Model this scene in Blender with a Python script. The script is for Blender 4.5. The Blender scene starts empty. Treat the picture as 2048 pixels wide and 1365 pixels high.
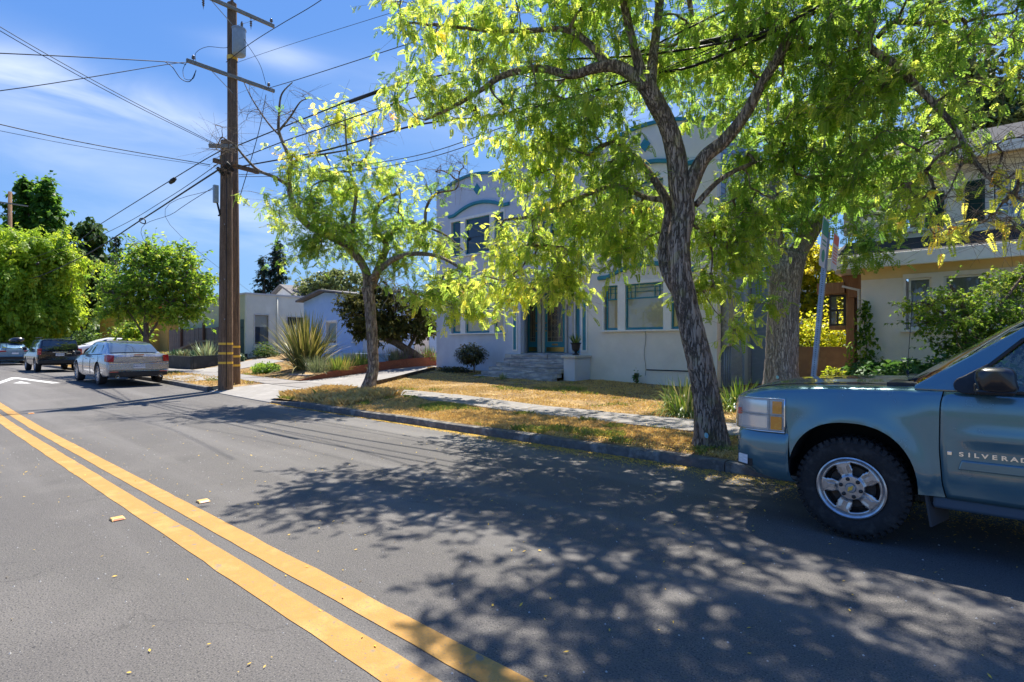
import bpy, bmesh, math, random
import numpy as np
from mathutils import Vector, Matrix
R = math.radians
sc = bpy.context.scene
COL = sc.collection
rng = np.random.default_rng(7)
random.seed(7)

# ------------------------------------------------------------------ camera, sky, sun, exposure
YAW = R(41.13); CS, CC = math.sin(YAW), math.cos(YAW)
H, F, HZ = 1.55, 1100.0, 690.0
cam = bpy.data.cameras.new('camera'); camo = bpy.data.objects.new('camera', cam); COL.objects.link(camo)
cam.sensor_width = 36; cam.lens = F / 2048 * 36; cam.shift_y = (HZ - 682.5) / 2048
cam.clip_start = .05; cam.clip_end = 3000
camo.location = (0, 0, H); camo.rotation_euler = (R(90), 0, YAW)
sc.camera = camo

SKYCURVE = ((.80, .235), (.62, .46), (.25, 1.42))
SHX, SHY = .235, -.40                     # where a point one metre up throws its shadow
to_sun = Vector((-SHX, -SHY, 1)).normalized()
sun = bpy.data.lights.new('sun', 'SUN'); suno = bpy.data.objects.new('sun', sun); COL.objects.link(suno)
sun.energy = 3.3; sun.angle = R(.53); sun.color = (1, .94, .84)
suno.rotation_euler = to_sun.to_track_quat('Z', 'Y').to_euler(); suno.location = (0, 0, 30)

W_ = bpy.data.worlds.new('World'); sc.world = W_; W_.use_nodes = True
nt = W_.node_tree; nt.nodes.clear()
def N(nt, t, **k):
    n = nt.nodes.new(t)
    for a, b in k.items():
        if a.startswith('i_'):
            n.inputs[a[2:].replace('_', ' ')].default_value = b
        else: setattr(n, a, b)
    return n
def L(nt, a, b): nt.links.new(a, b)
sky = N(nt, 'ShaderNodeTexSky'); sky.sky_type = 'NISHITA'; sky.sun_disc = False
sky.sun_elevation = math.asin(to_sun.z); sky.sun_rotation = math.atan2(to_sun.x, to_sun.y)
sky.air_density = 1.0; sky.dust_density = .4; sky.ozone_density = 3.2; sky.altitude = 60
# the photograph's rendering of the blue: each channel of the physical sky through its own power curve
sep = N(nt, 'ShaderNodeSeparateColor'); L(nt, sky.outputs[0], sep.inputs[0]); tint = N(nt, 'ShaderNodeCombineColor')
for i_, (ex_, ga_) in enumerate(SKYCURVE):
    pw = N(nt, 'ShaderNodeMath', operation='POWER'); L(nt, sep.outputs[i_], pw.inputs[0]); pw.inputs[1].default_value = ex_
    ml = N(nt, 'ShaderNodeMath', operation='MULTIPLY'); L(nt, pw.outputs[0], ml.inputs[0]); ml.inputs[1].default_value = ga_; L(nt, ml.outputs[0], tint.inputs[i_])
# wispy high cloud: stretched noise, gathered where the photograph has its streaks
tc = N(nt, 'ShaderNodeTexCoord')
def skydir(u, v):
    t = (u - 1024) / F; w = (HZ - v) / F
    return Vector((-CS + CC * t, CC + CS * t, w)).normalized()
mask = None
for (u, v, su, sv, amp) in ((150, 185, .20, .035, .85), (60, 150, .16, .04, .5), (540, 112, .07, .018, .7), (470, 440, .16, .03, .45), (560, 475, .2, .04, .4), (250, 330, .2, .05, .25), (20, 270, .12, .03, .4), (950, 200, .2, .06, .4), (1450, 150, .3, .1, .5)):
    dv = skydir(u, v); rt = Vector((dv.y, -dv.x, 0)).normalized(); up = rt.cross(dv)
    ts = []
    for ax, s in ((rt, su), (up, sv)):
        vm = N(nt, 'ShaderNodeVectorMath', operation='DOT_PRODUCT'); L(nt, tc.outputs['Generated'], vm.inputs[0]); vm.inputs[1].default_value = ax
        sb = N(nt, 'ShaderNodeMath', operation='MULTIPLY'); L(nt, vm.outputs['Value'], sb.inputs[0]); sb.inputs[1].default_value = 1 / s
        sq = N(nt, 'ShaderNodeMath', operation='MULTIPLY'); L(nt, sb.outputs[0], sq.inputs[0]); L(nt, sb.outputs[0], sq.inputs[1]); ts.append(sq)
    ad = N(nt, 'ShaderNodeMath', operation='ADD'); L(nt, ts[0].outputs[0], ad.inputs[0]); L(nt, ts[1].outputs[0], ad.inputs[1])
    ng = N(nt, 'ShaderNodeMath', operation='MULTIPLY'); L(nt, ad.outputs[0], ng.inputs[0]); ng.inputs[1].default_value = -1
    ex = N(nt, 'ShaderNodeMath', operation='EXPONENT'); L(nt, ng.outputs[0], ex.inputs[0])
    am = N(nt, 'ShaderNodeMath', operation='MULTIPLY'); L(nt, ex.outputs[0], am.inputs[0]); am.inputs[1].default_value = amp * .72
    if mask is None: mask = am
    else:
        m2 = N(nt, 'ShaderNodeMath', operation='ADD'); L(nt, mask.outputs[0], m2.inputs[0]); L(nt, am.outputs[0], m2.inputs[1]); mask = m2
mp = N(nt, 'ShaderNodeMapping'); mp.inputs['Scale'].default_value = (2.2, 2.2, 9); mp.inputs['Rotation'].default_value = (.15, .1, 0)
L(nt, tc.outputs['Generated'], mp.inputs[0])
nz = N(nt, 'ShaderNodeTexNoise'); nz.inputs['Scale'].default_value = 1.6; nz.inputs['Detail'].default_value = 7; nz.inputs['Roughness'].default_value = .52; nz.inputs['Distortion'].default_value = .5
L(nt, mp.outputs[0], nz.inputs[0])
rp = N(nt, 'ShaderNodeMapRange'); rp.inputs[1].default_value = .28; rp.inputs[2].default_value = .72; L(nt, nz.outputs[0], rp.inputs[0])
cm = N(nt, 'ShaderNodeMath', operation='MULTIPLY', use_clamp=True); L(nt, rp.outputs[0], cm.inputs[0]); L(nt, mask.outputs[0], cm.inputs[1])
cmix = N(nt, 'ShaderNodeMix', data_type='RGBA'); L(nt, cm.outputs[0], cmix.inputs[0]); L(nt, tint.outputs[0], cmix.inputs[6])
cmix.inputs[7].default_value = (3.0, 3.15, 3.4, 1)
bg = N(nt, 'ShaderNodeBackground'); bg.inputs[1].default_value = .138
ow = N(nt, 'ShaderNodeOutputWorld'); L(nt, cmix.outputs[2], bg.inputs[0]); L(nt, bg.outputs[0], ow.inputs[0])

sc.view_settings.view_transform = 'Standard'; sc.view_settings.look = 'None'
sc.view_settings.gamma = 1; sc.view_settings.use_curve_mapping = False
sc.view_settings.exposure = 1.62
sc.render.engine = 'CYCLES'
try:
    sc.cycles.use_denoising = True; sc.cycles.max_bounces = 8; sc.cycles.transparent_max_bounces = 12
    sc.cycles.caustics_reflective = False; sc.cycles.caustics_refractive = False; sc.cycles.sample_clamp_indirect = 6
except Exception: pass

# ------------------------------------------------------------------ picture <-> place
def P(u, v, Y):
    t = (u - 1024) / F; d = Y / (CC + CS * t)
    return Vector((-CS * d + CC * t * d, Y, H - (v - HZ) * d / F))
def PX(u, v, X):
    t = (u - 1024) / F; d = X / (-CS + CC * t)
    return Vector((X, (CC + CS * t) * d, H - (v - HZ) * d / F))
def Wd(u, v, d):
    t = (u - 1024) / F
    return Vector((-CS * d + CC * t * d, (CC + CS * t) * d, H - (v - HZ) * d / F))

# ------------------------------------------------------------------ materials
MATS = {}
def mat(name, col, rough=.7, metal=0, var=None, vscale=4.0, vstretch=(1, 1, 1), bump=0, bscale=30., bstretch=None, coat=0, spec=.5,
        trans=0, ior=1.45, emit=None, alpha=1, fine=None, detail=5, stain=None, stscale=.6, subs=0):
    """principled with a noise-driven colour variation, optional fine speckle, stain and bump"""
    if name in MATS: return MATS[name]
    m = bpy.data.materials.new(name); m.use_nodes = True; t = m.node_tree; b = t.nodes['Principled BSDF']
    c = (*col, 1)
    b.inputs['Base Color'].default_value = c; b.inputs['Roughness'].default_value = rough; b.inputs['Metallic'].default_value = metal
    b.inputs['Coat Weight'].default_value = coat; b.inputs['Coat Roughness'].default_value = .03
    b.inputs['Specular IOR Level'].default_value = spec; b.inputs['IOR'].default_value = ior
    b.inputs['Transmission Weight'].default_value = trans; b.inputs['Alpha'].default_value = alpha
    if emit: b.inputs['Emission Color'].default_value = (*emit[0], 1); b.inputs['Emission Strength'].default_value = emit[1]
    tcn = N(t, 'ShaderNodeTexCoord'); src = None
    def noise(scale, stretch, det, rough_=.6):
        mpn = N(t, 'ShaderNodeMapping'); mpn.inputs['Scale'].default_value = stretch; L(t, tcn.outputs['Object'], mpn.inputs[0])
        n = N(t, 'ShaderNodeTexNoise'); n.inputs['Scale'].default_value = scale; n.inputs['Detail'].default_value = det
        n.inputs['Roughness'].default_value = rough_; L(t, mpn.outputs[0], n.inputs[0]); return n
    if var:
        n = noise(vscale, vstretch, detail); cr = N(t, 'ShaderNodeValToRGB'); L(t, n.outputs[0], cr.inputs[0])
        cols = [col] + list(var) if not isinstance(var[0], float) else [col, var]
        k = len(cols); e = cr.color_ramp.elements
        e[0].position = .3; e[0].color = (*cols[0], 1); e[1].position = .7; e[1].color = (*cols[-1], 1)
        for i in range(1, k - 1):
            x = e.new(.3 + .4 * i / (k - 1)); x.color = (*cols[i], 1)
        src = cr.outputs[0]
    def over(colr, fac):
        nonlocal src
        mx = N(t, 'ShaderNodeMix', data_type='RGBA'); L(t, fac, mx.inputs[0])
        if src: L(t, src, mx.inputs[6])
        else: mx.inputs[6].default_value = c
        mx.inputs[7].default_value = (*colr, 1); src = mx.outputs[2]
    if stain:
        n = noise(stscale, (1, 1, 1), 6); mr = N(t, 'ShaderNodeMapRange'); mr.inputs[1].default_value = .5; mr.inputs[2].default_value = .72
        mr.inputs[4].default_value = .8; L(t, n.outputs[0], mr.inputs[0]); over(stain, mr.outputs[0])
    if fine:
        for fc, fs, lo, hi in fine:
            n = noise(fs, (1, 1, 1), 2, .5); mr = N(t, 'ShaderNodeMapRange'); mr.inputs[1].default_value = lo; mr.inputs[2].default_value = hi
            L(t, n.outputs[0], mr.inputs[0]); over(fc, mr.outputs[0])
    if src: L(t, src, b.inputs['Base Color'])
    if bump:
        n = noise(bscale, bstretch or (1, 1, 1), 6); bp = N(t, 'ShaderNodeBump'); bp.inputs['Strength'].default_value = min(1, bump)
        bp.inputs['Distance'].default_value = .02 * max(1, bump); L(t, n.outputs[0], bp.inputs['Height']); L(t, bp.outputs[0], b.inputs['Normal'])
    MATS[name] = m; return m

def leafmat(name, ramp, trans=.55, rough=.45, spec=.35, tcol=1.5):
    """two-sided leaf: reflecting and letting light through; the attribute rnd picks the colour of each leaf"""
    m = bpy.data.materials.new(name); m.use_nodes = True; t = m.node_tree; t.nodes.clear()
    at = N(t, 'ShaderNodeAttribute', attribute_name='rnd'); cr = N(t, 'ShaderNodeValToRGB'); L(t, at.outputs['Fac'], cr.inputs[0])
    e = cr.color_ramp.elements; e[0].position = ramp[0][0]; e[0].color = (*ramp[0][1], 1); e[1].position = ramp[-1][0]; e[1].color = (*ramp[-1][1], 1)
    for p_, c_ in ramp[1:-1]: x = e.new(p_); x.color = (*c_, 1)
    pb = N(t, 'ShaderNodeBsdfPrincipled'); pb.inputs['Roughness'].default_value = rough; pb.inputs['Specular IOR Level'].default_value = spec
    L(t, cr.outputs[0], pb.inputs['Base Color'])
    tr = N(t, 'ShaderNodeBsdfTranslucent')
    hs = N(t, 'ShaderNodeMix', data_type='RGBA', blend_type='MULTIPLY'); hs.inputs[0].default_value = 1; L(t, cr.outputs[0], hs.inputs[6])
    hs.inputs[7].default_value = (1.4 * tcol, 1.3 * tcol, .85 * tcol, 1); L(t, hs.outputs[2], tr.inputs[0])
    mx = N(t, 'ShaderNodeMixShader'); mx.inputs[0].default_value = trans; L(t, pb.outputs[0], mx.inputs[1]); L(t, tr.outputs[0], mx.inputs[2])
    o = N(t, 'ShaderNodeOutputMaterial'); L(t, mx.outputs[0], o.inputs[0]); return m

def barkmat(name, c1, c2, lichen=None, sc_=9, z=.16, dist=.03):
    m = bpy.data.materials.new(name); m.use_nodes = True; t = m.node_tree; b = t.nodes['Principled BSDF']
    b.inputs['Roughness'].default_value = .9; b.inputs['Specular IOR Level'].default_value = .15
    tcn = N(t, 'ShaderNodeTexCoord'); mpn = N(t, 'ShaderNodeMapping'); mpn.inputs['Scale'].default_value = (1, 1, z); L(t, tcn.outputs['Object'], mpn.inputs[0])
    n = N(t, 'ShaderNodeTexNoise'); n.inputs['Scale'].default_value = sc_ * 2.2; n.inputs['Detail'].default_value = 8; n.inputs['Roughness'].default_value = .65
    n.inputs['Distortion'].default_value = .2; L(t, mpn.outputs[0], n.inputs[0])
    vo = N(t, 'ShaderNodeTexVoronoi', feature='DISTANCE_TO_EDGE'); vo.inputs['Scale'].default_value = sc_ * 2.2; vo.inputs['Randomness'].default_value = 1
    va = N(t, 'ShaderNodeVectorMath', operation='ADD'); vs = N(t, 'ShaderNodeVectorMath', operation='SCALE'); vs.inputs['Scale'].default_value = .2
    L(t, n.outputs[1], vs.inputs[0]); L(t, mpn.outputs[0], va.inputs[0]); L(t, vs.outputs[0], va.inputs[1]); L(t, va.outputs[0], vo.inputs[0])
    cr = N(t, 'ShaderNodeValToRGB'); e = cr.color_ramp.elements; e[0].position = .32; e[0].color = (*c1, 1); e[1].position = .68; e[1].color = (*c2, 1)
    L(t, n.outputs[0], cr.inputs[0])
    mr = N(t, 'ShaderNodeMapRange'); mr.inputs[1].default_value = -.04; mr.inputs[2].default_value = .13; L(t, vo.outputs[0], mr.inputs[0])
    mx = N(t, 'ShaderNodeMix', data_type='RGBA'); L(t, mr.outputs[0], mx.inputs[0]); mx.inputs[6].default_value = (*[a * .35 for a in c1], 1); L(t, cr.outputs[0], mx.inputs[7])
    out = mx.outputs[2]
    if lichen:
        n2 = N(t, 'ShaderNodeTexNoise'); n2.inputs['Scale'].default_value = 5; n2.inputs['Detail'].default_value = 6; L(t, tcn.outputs['Object'], n2.inputs[0])
        m2 = N(t, 'ShaderNodeMapRange'); m2.inputs[1].default_value = .55; m2.inputs[2].default_value = .7; m2.inputs[4].default_value = .6; L(t, n2.outputs[0], m2.inputs[0])
        mx2 = N(t, 'ShaderNodeMix', data_type='RGBA'); L(t, m2.outputs[0], mx2.inputs[0]); L(t, out, mx2.inputs[6]); mx2.inputs[7].default_value = (*lichen, 1); out = mx2.outputs[2]
    L(t, out, b.inputs['Base Color'])
    ad = N(t, 'ShaderNodeMath', operation='MULTIPLY_ADD'); L(t, mr.outputs[0], ad.inputs[0]); ad.inputs[1].default_value = 1.; L(t, n.outputs[0], ad.inputs[2])
    bp = N(t, 'ShaderNodeBump'); bp.inputs['Strength'].default_value = 1; bp.inputs['Distance'].default_value = dist * .6; L(t, ad.outputs[0], bp.inputs['Height']); L(t, bp.outputs[0], b.inputs['Normal'])
    return m

# ------------------------------------------------------------------ objects
BASE = {}
def tag(o, label=None, cat=None, group=None, kind=None):
    if label: o['label'] = label
    if cat: o['category'] = cat
    if group: o['group'] = group
    if kind: o['kind'] = kind
    return o
def thing(name, base, label, cat, group=None):
    o = bpy.data.objects.new(name, None); COL.objects.link(o); o.location = base; o.empty_display_size = .2
    BASE[o.name] = Vector(base); return tag(o, label, cat, group)
def link(name, me, m, parent=None, base=None, smooth=False, kind=None):
    """mesh given in world coordinates; its origin becomes the parent's (or base)"""
    b = BASE[parent.name] if parent is not None else Vector(base if base is not None else (0, 0, 0))
    if b.length: me.transform(Matrix.Translation(-b))
    o = bpy.data.objects.new(name, me); COL.objects.link(o)
    if parent is not None: o.parent = parent
    else: o.location = b
    BASE[o.name] = b
    for mm in (m if isinstance(m, (list, tuple)) else [m]): me.materials.append(mm)
    if smooth:
        me.polygons.foreach_set('use_smooth', [True] * len(me.polygons))
        if smooth != 1:
            try: me.set_sharp_from_angle(angle=R(smooth))
            except Exception: pass
    if kind: o['kind'] = kind
    return o
def bevel(o, w, seg=2):
    md = o.modifiers.new('bevel', 'BEVEL'); md.width = w; md.segments = seg; md.limit_method = 'ANGLE'; md.angle_limit = R(35); return o

class MB:
    def __init__(s): s.v = []; s.f = []; s.mi = []
    def add(s, vs, fs, mi=0):
        n = len(s.v); s.v += [tuple(v) for v in vs]; s.f += [tuple(i + n for i in f) for f in fs]; s.mi += [mi] * len(fs); return s
    def box(s, x0, x1, y0, y1, z0, z1, mi=0):
        x0, x1 = sorted((x0, x1)); y0, y1 = sorted((y0, y1)); z0, z1 = sorted((z0, z1))
        return s.add([(x0, y0, z0), (x1, y0, z0), (x1, y1, z0), (x0, y1, z0), (x0, y0, z1), (x1, y0, z1), (x1, y1, z1), (x0, y1, z1)],
                     [(0, 3, 2, 1), (4, 5, 6, 7), (0, 1, 5, 4), (1, 2, 6, 5), (2, 3, 7, 6), (3, 0, 4, 7)], mi)
    def bar(s, a, b, w, h=None, up=(0, 0, 1), mi=0):
        a, b = Vector(a), Vector(b); h = h or w; d = (b - a).normalized(); u = Vector(up)
        if abs(d.dot(u)) > .98: u = Vector((0, 1, 0))
        r = d.cross(u).normalized() * w / 2; u2 = r.cross(d).normalized() * h / 2
        vs = [a - r - u2, a + r - u2, a + r + u2, a - r + u2, b - r - u2, b + r - u2, b + r + u2, b - r + u2]
        return s.add(vs, [(0, 1, 2, 3), (7, 6, 5, 4), (0, 4, 5, 1), (1, 5, 6, 2), (2, 6, 7, 3), (3, 7, 4, 0)], mi)
    def tube(s, pts, rad, n=8, cap=True, mi=0, jit=None):
        pts = [Vector(p) for p in pts]; rs = rad if isinstance(rad, (list, tuple)) else [rad] * len(pts)
        d0 = (pts[1] - pts[0]).normalized(); u = Vector((0, 0, 1)) if abs(d0.z) < .9 else Vector((1, 0, 0))
        r = d0.cross(u).normalized(); vs = []; k = len(pts)
        for i, p in enumerate(pts):
            d = (pts[min(i + 1, k - 1)] - pts[max(i - 1, 0)]); d = d.normalized() if d.length > 1e-9 else d0
            r = (r - d * r.dot(d)).normalized(); w = d.cross(r)
            for j in range(n):
                a = 2 * math.pi * j / n; q = rs[i] * (jit(i, j) if jit else 1)
                vs.append(p + r * math.cos(a) * q + w * math.sin(a) * q)
        fs = [(i * n + j, i * n + (j + 1) % n, (i + 1) * n + (j + 1) % n, (i + 1) * n + j) for i in range(k - 1) for j in range(n)]
        if cap: fs += [tuple(range(n))[::-1], tuple((k - 1) * n + j for j in range(n))]
        return s.add(vs, fs, mi)
    def prism(s, pts, vec, mi=0):
        """polygon (3-D points) extruded by vec"""
        n = len(pts); vec = Vector(vec); vs = [Vector(p) for p in pts]; vs += [v + vec for v in vs]
        return s.add(vs, [tuple(range(n))[::-1], tuple(range(n, 2 * n))] + [(i, (i + 1) % n, n + (i + 1) % n, n + i) for i in range(n)], mi)
    def lathe(s, prof, c, axis=(0, 0, 1), n=24, mi=0, closed=False):
        """prof: (radius, height) pairs round axis at c"""
        ax = Vector(axis).normalized(); u = Vector((1, 0, 0)) if abs(ax.x) < .9 else Vector((0, 1, 0)); u = (u - ax * u.dot(ax)).normalized(); w = ax.cross(u); c = Vector(c)
        vs = []
        for r, h in prof:
            for j in range(n):
                a = 2 * math.pi * j / n; vs.append(c + ax * h + (u * math.cos(a) + w * math.sin(a)) * r)
        k = len(prof); m = k if closed else k - 1
        fs = [(i * n + j, i * n + (j + 1) % n, ((i + 1) % k) * n + (j + 1) % n, ((i + 1) % k) * n + j) for i in range(m) for j in range(n)]
        return s.add(vs, fs, mi)
    def grid(s, rows, mi=0, closed=False):
        """rows of equal length of points"""
        n = len(rows[0]); vs = [p for r in rows for p in r]
        m = n if closed else n - 1
        fs = [(i * n + j, i * n + (j + 1) % n, (i + 1) * n + (j + 1) % n, (i + 1) * n + j) for i in range(len(rows) - 1) for j in range(m)]
        return s.add(vs, fs, mi)
    def mesh(s, name):
        me = bpy.data.meshes.new(name); me.from_pydata(s.v, [], s.f)
        if any(s.mi): me.polygons.foreach_set('material_index', s.mi)
        me.update(); return me
    def fixn(s, me):
        bm = bmesh.new(); bm.from_mesh(me); bmesh.ops.remove_doubles(bm, verts=bm.verts, dist=1e-5); bmesh.ops.recalc_face_normals(bm, faces=bm.faces); bm.to_mesh(me); bm.free()
    def build(s, name, m, parent=None, base=None, smooth=False, kind=None, bev=0, fix=False):
        me = s.mesh(name)
        if fix: s.fixn(me)
        o = link(name, me, m, parent, base, smooth, kind)
        if bev: bevel(o, bev)
        return o

def npmesh(name, verts, faces, rnd=None, fn=4):
    """fast mesh: verts (n,3), faces (m,fn); rnd one value per face"""
    me = bpy.data.meshes.new(name); nv = len(verts); nf = len(faces)
    me.vertices.add(nv); me.vertices.foreach_set('co', np.ascontiguousarray(verts, dtype=np.float32).ravel())
    me.loops.add(nf * fn); me.loops.foreach_set('vertex_index', np.ascontiguousarray(faces, dtype=np.int32).ravel())
    me.polygons.add(nf); me.polygons.foreach_set('loop_start', np.arange(0, nf * fn, fn, dtype=np.int32))
    me.polygons.foreach_set('loop_total', np.full(nf, fn, dtype=np.int32))
    me.update(calc_edges=True)
    if rnd is not None:
        a = me.attributes.new('rnd', 'FLOAT', 'FACE'); a.data.foreach_set('value', np.ascontiguousarray(rnd, dtype=np.float32))
    return me
def textmesh(body, size, depth, name, bold=0):
    cu = bpy.data.curves.new(name, 'FONT'); cu.body = body; cu.size = size; cu.extrude = depth; cu.offset = bold * size; cu.align_x = 'CENTER'; cu.align_y = 'CENTER'
    o = bpy.data.objects.new(name, cu); COL.objects.link(o); dg = bpy.context.evaluated_depsgraph_get()
    me = bpy.data.meshes.new_from_object(o.evaluated_get(dg)); bpy.data.objects.remove(o); bpy.data.curves.remove(cu); me.materials.clear(); return me
def put_text(body, size, depth, name, m, parent, pos, xdir, up, base=None, stretch=1.0, bold=0):
    """lettering lying on a surface: xdir is the reading direction"""
    me = textmesh(body, size, depth, name, bold); x = Vector(xdir).normalized(); y = Vector(up).normalized(); z = x.cross(y)
    M = Matrix((x * stretch, y, z)).transposed().to_4x4(); M.translation = Vector(pos); me.transform(M)
    return link(name, me, m, parent, base)
# ================================================================== THE GROUND
def sst(a, b, x):
    t = np.clip((np.asarray(x, float) - a) / (b - a), 0, 1); return t * t * (3 - 2 * t)
def zr(x): return .17 * sst(-12, -26, x)
CURB, WALK0, WALK1, FACE = 6.73, 8.5, 9.75, 15.5
def gz(x, y):
    x = np.asarray(x, float); y = np.asarray(y, float); r = zr(x)
    ap = sst(-18.9, -18.2, x) * (1 - sst(-14.9, -14.2, x))                 # dropped kerb at the driveway
    top = r + .13 - .10 * ap * (1 - sst(6.9, 8.6, y))
    top = top + .10 * np.exp(-((x + 11.5) / 3.2) ** 2) * sst(6.9, 8.4, y) + .02 * sst(6.9, 8.6, y)
    far = .30 + .024 * np.clip(-x - 6, 0, 13) + .5 * sst(-20, -31, x) + .45 * sst(-5, -2.6, x)
    k = sst(9.6, 15.3, y) * .6 + .4 * np.clip((y - 9.75) / 5.5, 0, 1)
    up = top * (1 - k) + np.maximum(far, top) * k
    return np.where(y <= CURB + .02, r, up)
def G(x, y): return float(gz(x, y))
def Gp(u, v, z=0.):
    d = (H - z) * F / (v - HZ); return Wd(u, v, d)

def sheet(name, xs, ys, dz, m, kind='structure', parent=None, zf=gz, lbl=None):
    X, Y = np.meshgrid(xs, ys); Z = zf(X, Y) + dz; n, k = len(xs), len(ys)
    V = np.stack([X.ravel(), Y.ravel(), Z.ravel()], 1)
    i, j = np.meshgrid(np.arange(n - 1), np.arange(k - 1)); a = (j * n + i).ravel()
    me = npmesh(name, V, np.stack([a, a + 1, a + n + 1, a + n], 1)); return link(name, me, m, parent, smooth=True, kind=kind)

asphalt = mat('asphalt', (0.140, 0.130, 0.120), .88, var=((0.127, 0.119, 0.110), (0.165, 0.153, 0.141)), vscale=.55, spec=.3, bump=.55, bscale=120, detail=8,
              stain=(0.112, 0.104, 0.099), stscale=.35,
              fine=(((0.061, 0.060, 0.061), 95, .50, .66), ((0.324, 0.305, 0.284), 130, .64, .72), ((0.048, 0.047, 0.047), 38, .66, .74)))
# wheel tracks, tar and old oil: long soft streaks along the lane and a few thin cracks
t_ = asphalt.node_tree; b_ = t_.nodes['Principled BSDF']; src_ = b_.inputs['Base Color'].links[0].from_socket; tc_n = N(t_, 'ShaderNodeTexCoord')
def streak(scale, stretch, lo, hi, colr, amt, det=5):
    global src_
    mp_ = N(t_, 'ShaderNodeMapping'); mp_.inputs['Scale'].default_value = stretch; L(t_, tc_n.outputs['Object'], mp_.inputs[0]); n_ = N(t_, 'ShaderNodeTexNoise'); n_.inputs['Scale'].default_value = scale; n_.inputs['Detail'].default_value = det; L(t_, mp_.outputs[0], n_.inputs[0])
    mr_ = N(t_, 'ShaderNodeMapRange'); mr_.inputs[1].default_value = lo; mr_.inputs[2].default_value = hi; mr_.inputs[4].default_value = amt; L(t_, n_.outputs[0], mr_.inputs[0])
    mx_ = N(t_, 'ShaderNodeMix', data_type='RGBA'); L(t_, mr_.outputs[0], mx_.inputs[0]); L(t_, src_, mx_.inputs[6]); mx_.inputs[7].default_value = (*colr, 1); src_ = mx_.outputs[2]
streak(1., (.06, 1.1, 1), .48, .66, (.205, .195, .185), .5); streak(1., (.10, .8, 1), .54, .7, (.10, .096, .094), .55); streak(1.3, (1, 1, 1), .66, .74, (.08, .075, .072), .5)
vo_ = N(t_, 'ShaderNodeTexVoronoi', feature='DISTANCE_TO_EDGE'); vo_.inputs['Scale'].default_value = .42; nn_ = N(t_, 'ShaderNodeTexNoise'); nn_.inputs['Scale'].default_value = 1.7; nn_.inputs['Detail'].default_value = 6; L(t_, tc_n.outputs['Object'], nn_.inputs[0])
ad_ = N(t_, 'ShaderNodeVectorMath', operation='ADD'); L(t_, tc_n.outputs['Object'], ad_.inputs[0]); L(t_, nn_.outputs[1], ad_.inputs[1]); L(t_, ad_.outputs[0], vo_.inputs[0])
mr_ = N(t_, 'ShaderNodeMapRange'); mr_.inputs[1].default_value = .0015; mr_.inputs[2].default_value = .005; mr_.inputs[3].default_value = .35; mr_.inputs[4].default_value = 0; L(t_, vo_.outputs[0], mr_.inputs[0])
n3_ = N(t_, 'ShaderNodeTexNoise'); n3_.inputs['Scale'].default_value = .5; L(t_, tc_n.outputs['Object'], n3_.inputs[0]); m3_ = N(t_, 'ShaderNodeMapRange'); m3_.inputs[1].default_value = .5; m3_.inputs[2].default_value = .62; L(t_, n3_.outputs[0], m3_.inputs[0])
mm_ = N(t_, 'ShaderNodeMath', operation='MULTIPLY'); L(t_, mr_.outputs[0], mm_.inputs[0]); L(t_, m3_.outputs[0], mm_.inputs[1]); mx_ = N(t_, 'ShaderNodeMix', data_type='RGBA'); L(t_, mm_.outputs[0], mx_.inputs[0]); L(t_, src_, mx_.inputs[6]); mx_.inputs[7].default_value = (.05, .048, .047, 1); L(t_, mx_.outputs[2], b_.inputs['Base Color'])
soil = mat('soil', (.24, .16, .09), .95, var=((.18, .12, .07), (.38, .26, .13), (.46, .33, .16)), vscale=2.2, bump=1.6, bscale=40, spec=.1,
           fine=(((.42, .29, .12), 60, .55, .64), ((.07, .045, .03), 45, .6, .7)))
concrete = mat('concrete', (.28, .262, .245), .85, var=((.225, .21, .195), (.335, .315, .295)), vscale=3.5, bump=.4, bscale=90, spec=.25, stain=(.23, .21, .19), stscale=1.7,
               fine=(((.2, .19, .18), 120, .6, .7),))
kerbm = mat('kerb stone', (.19, .175, .16), .9, var=((.12, .11, .10), (.30, .28, .25)), vscale=5, bump=1, bscale=50, spec=.2)
farground = mat('far ground', (.09, .10, .045), .95, var=((.06, .08, .03), (.16, .13, .06)), vscale=.2)
yellow = mat('yellow road paint', (.45, .255, .075), .78, var=((.39, .215, .06), (.50, .30, .10)), vscale=3, bump=.4, bscale=130, spec=.3,
             fine=(((.22, .19, .15), 7, .66, .72), ((.16, .15, .14), 55, .66, .74), ((.30, .20, .09), 90, .56, .7)))
white_paint = mat('white road paint', (.62, .61, .58), .75, var=((.5, .49, .47), (.7, .69, .66)), vscale=6, bump=.3, bscale=130, fine=(((.14, .14, .14), 40, .62, .7),))

# the far ground: one sheet out to the horizon, just under everything else
gx = np.unique(np.concatenate([np.arange(-900, -120, 60), np.arange(-120, 61, 3.), np.arange(60, 900, 60)]))
gy = np.unique(np.concatenate([np.arange(-900, -60, 60), np.arange(-60, -8, 4), np.arange(-8, 60, 3.), np.arange(60, 900, 60)]))
sheet('ground', gx, gy, -.06, farground, zf=lambda x, y: np.minimum(gz(x, y), zr(x)))
rx = np.arange(-150, 60.1, 1.)
def roadz(x, y):
    return zr(x)
sheet('road', rx, np.linspace(-9, CURB + .01, 12), 0, asphalt, zf=roadz)
sheet('yard_soil', np.arange(-60, 16.1, .4), np.arange(6.86, 40, .4), 0, soil)

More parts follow.
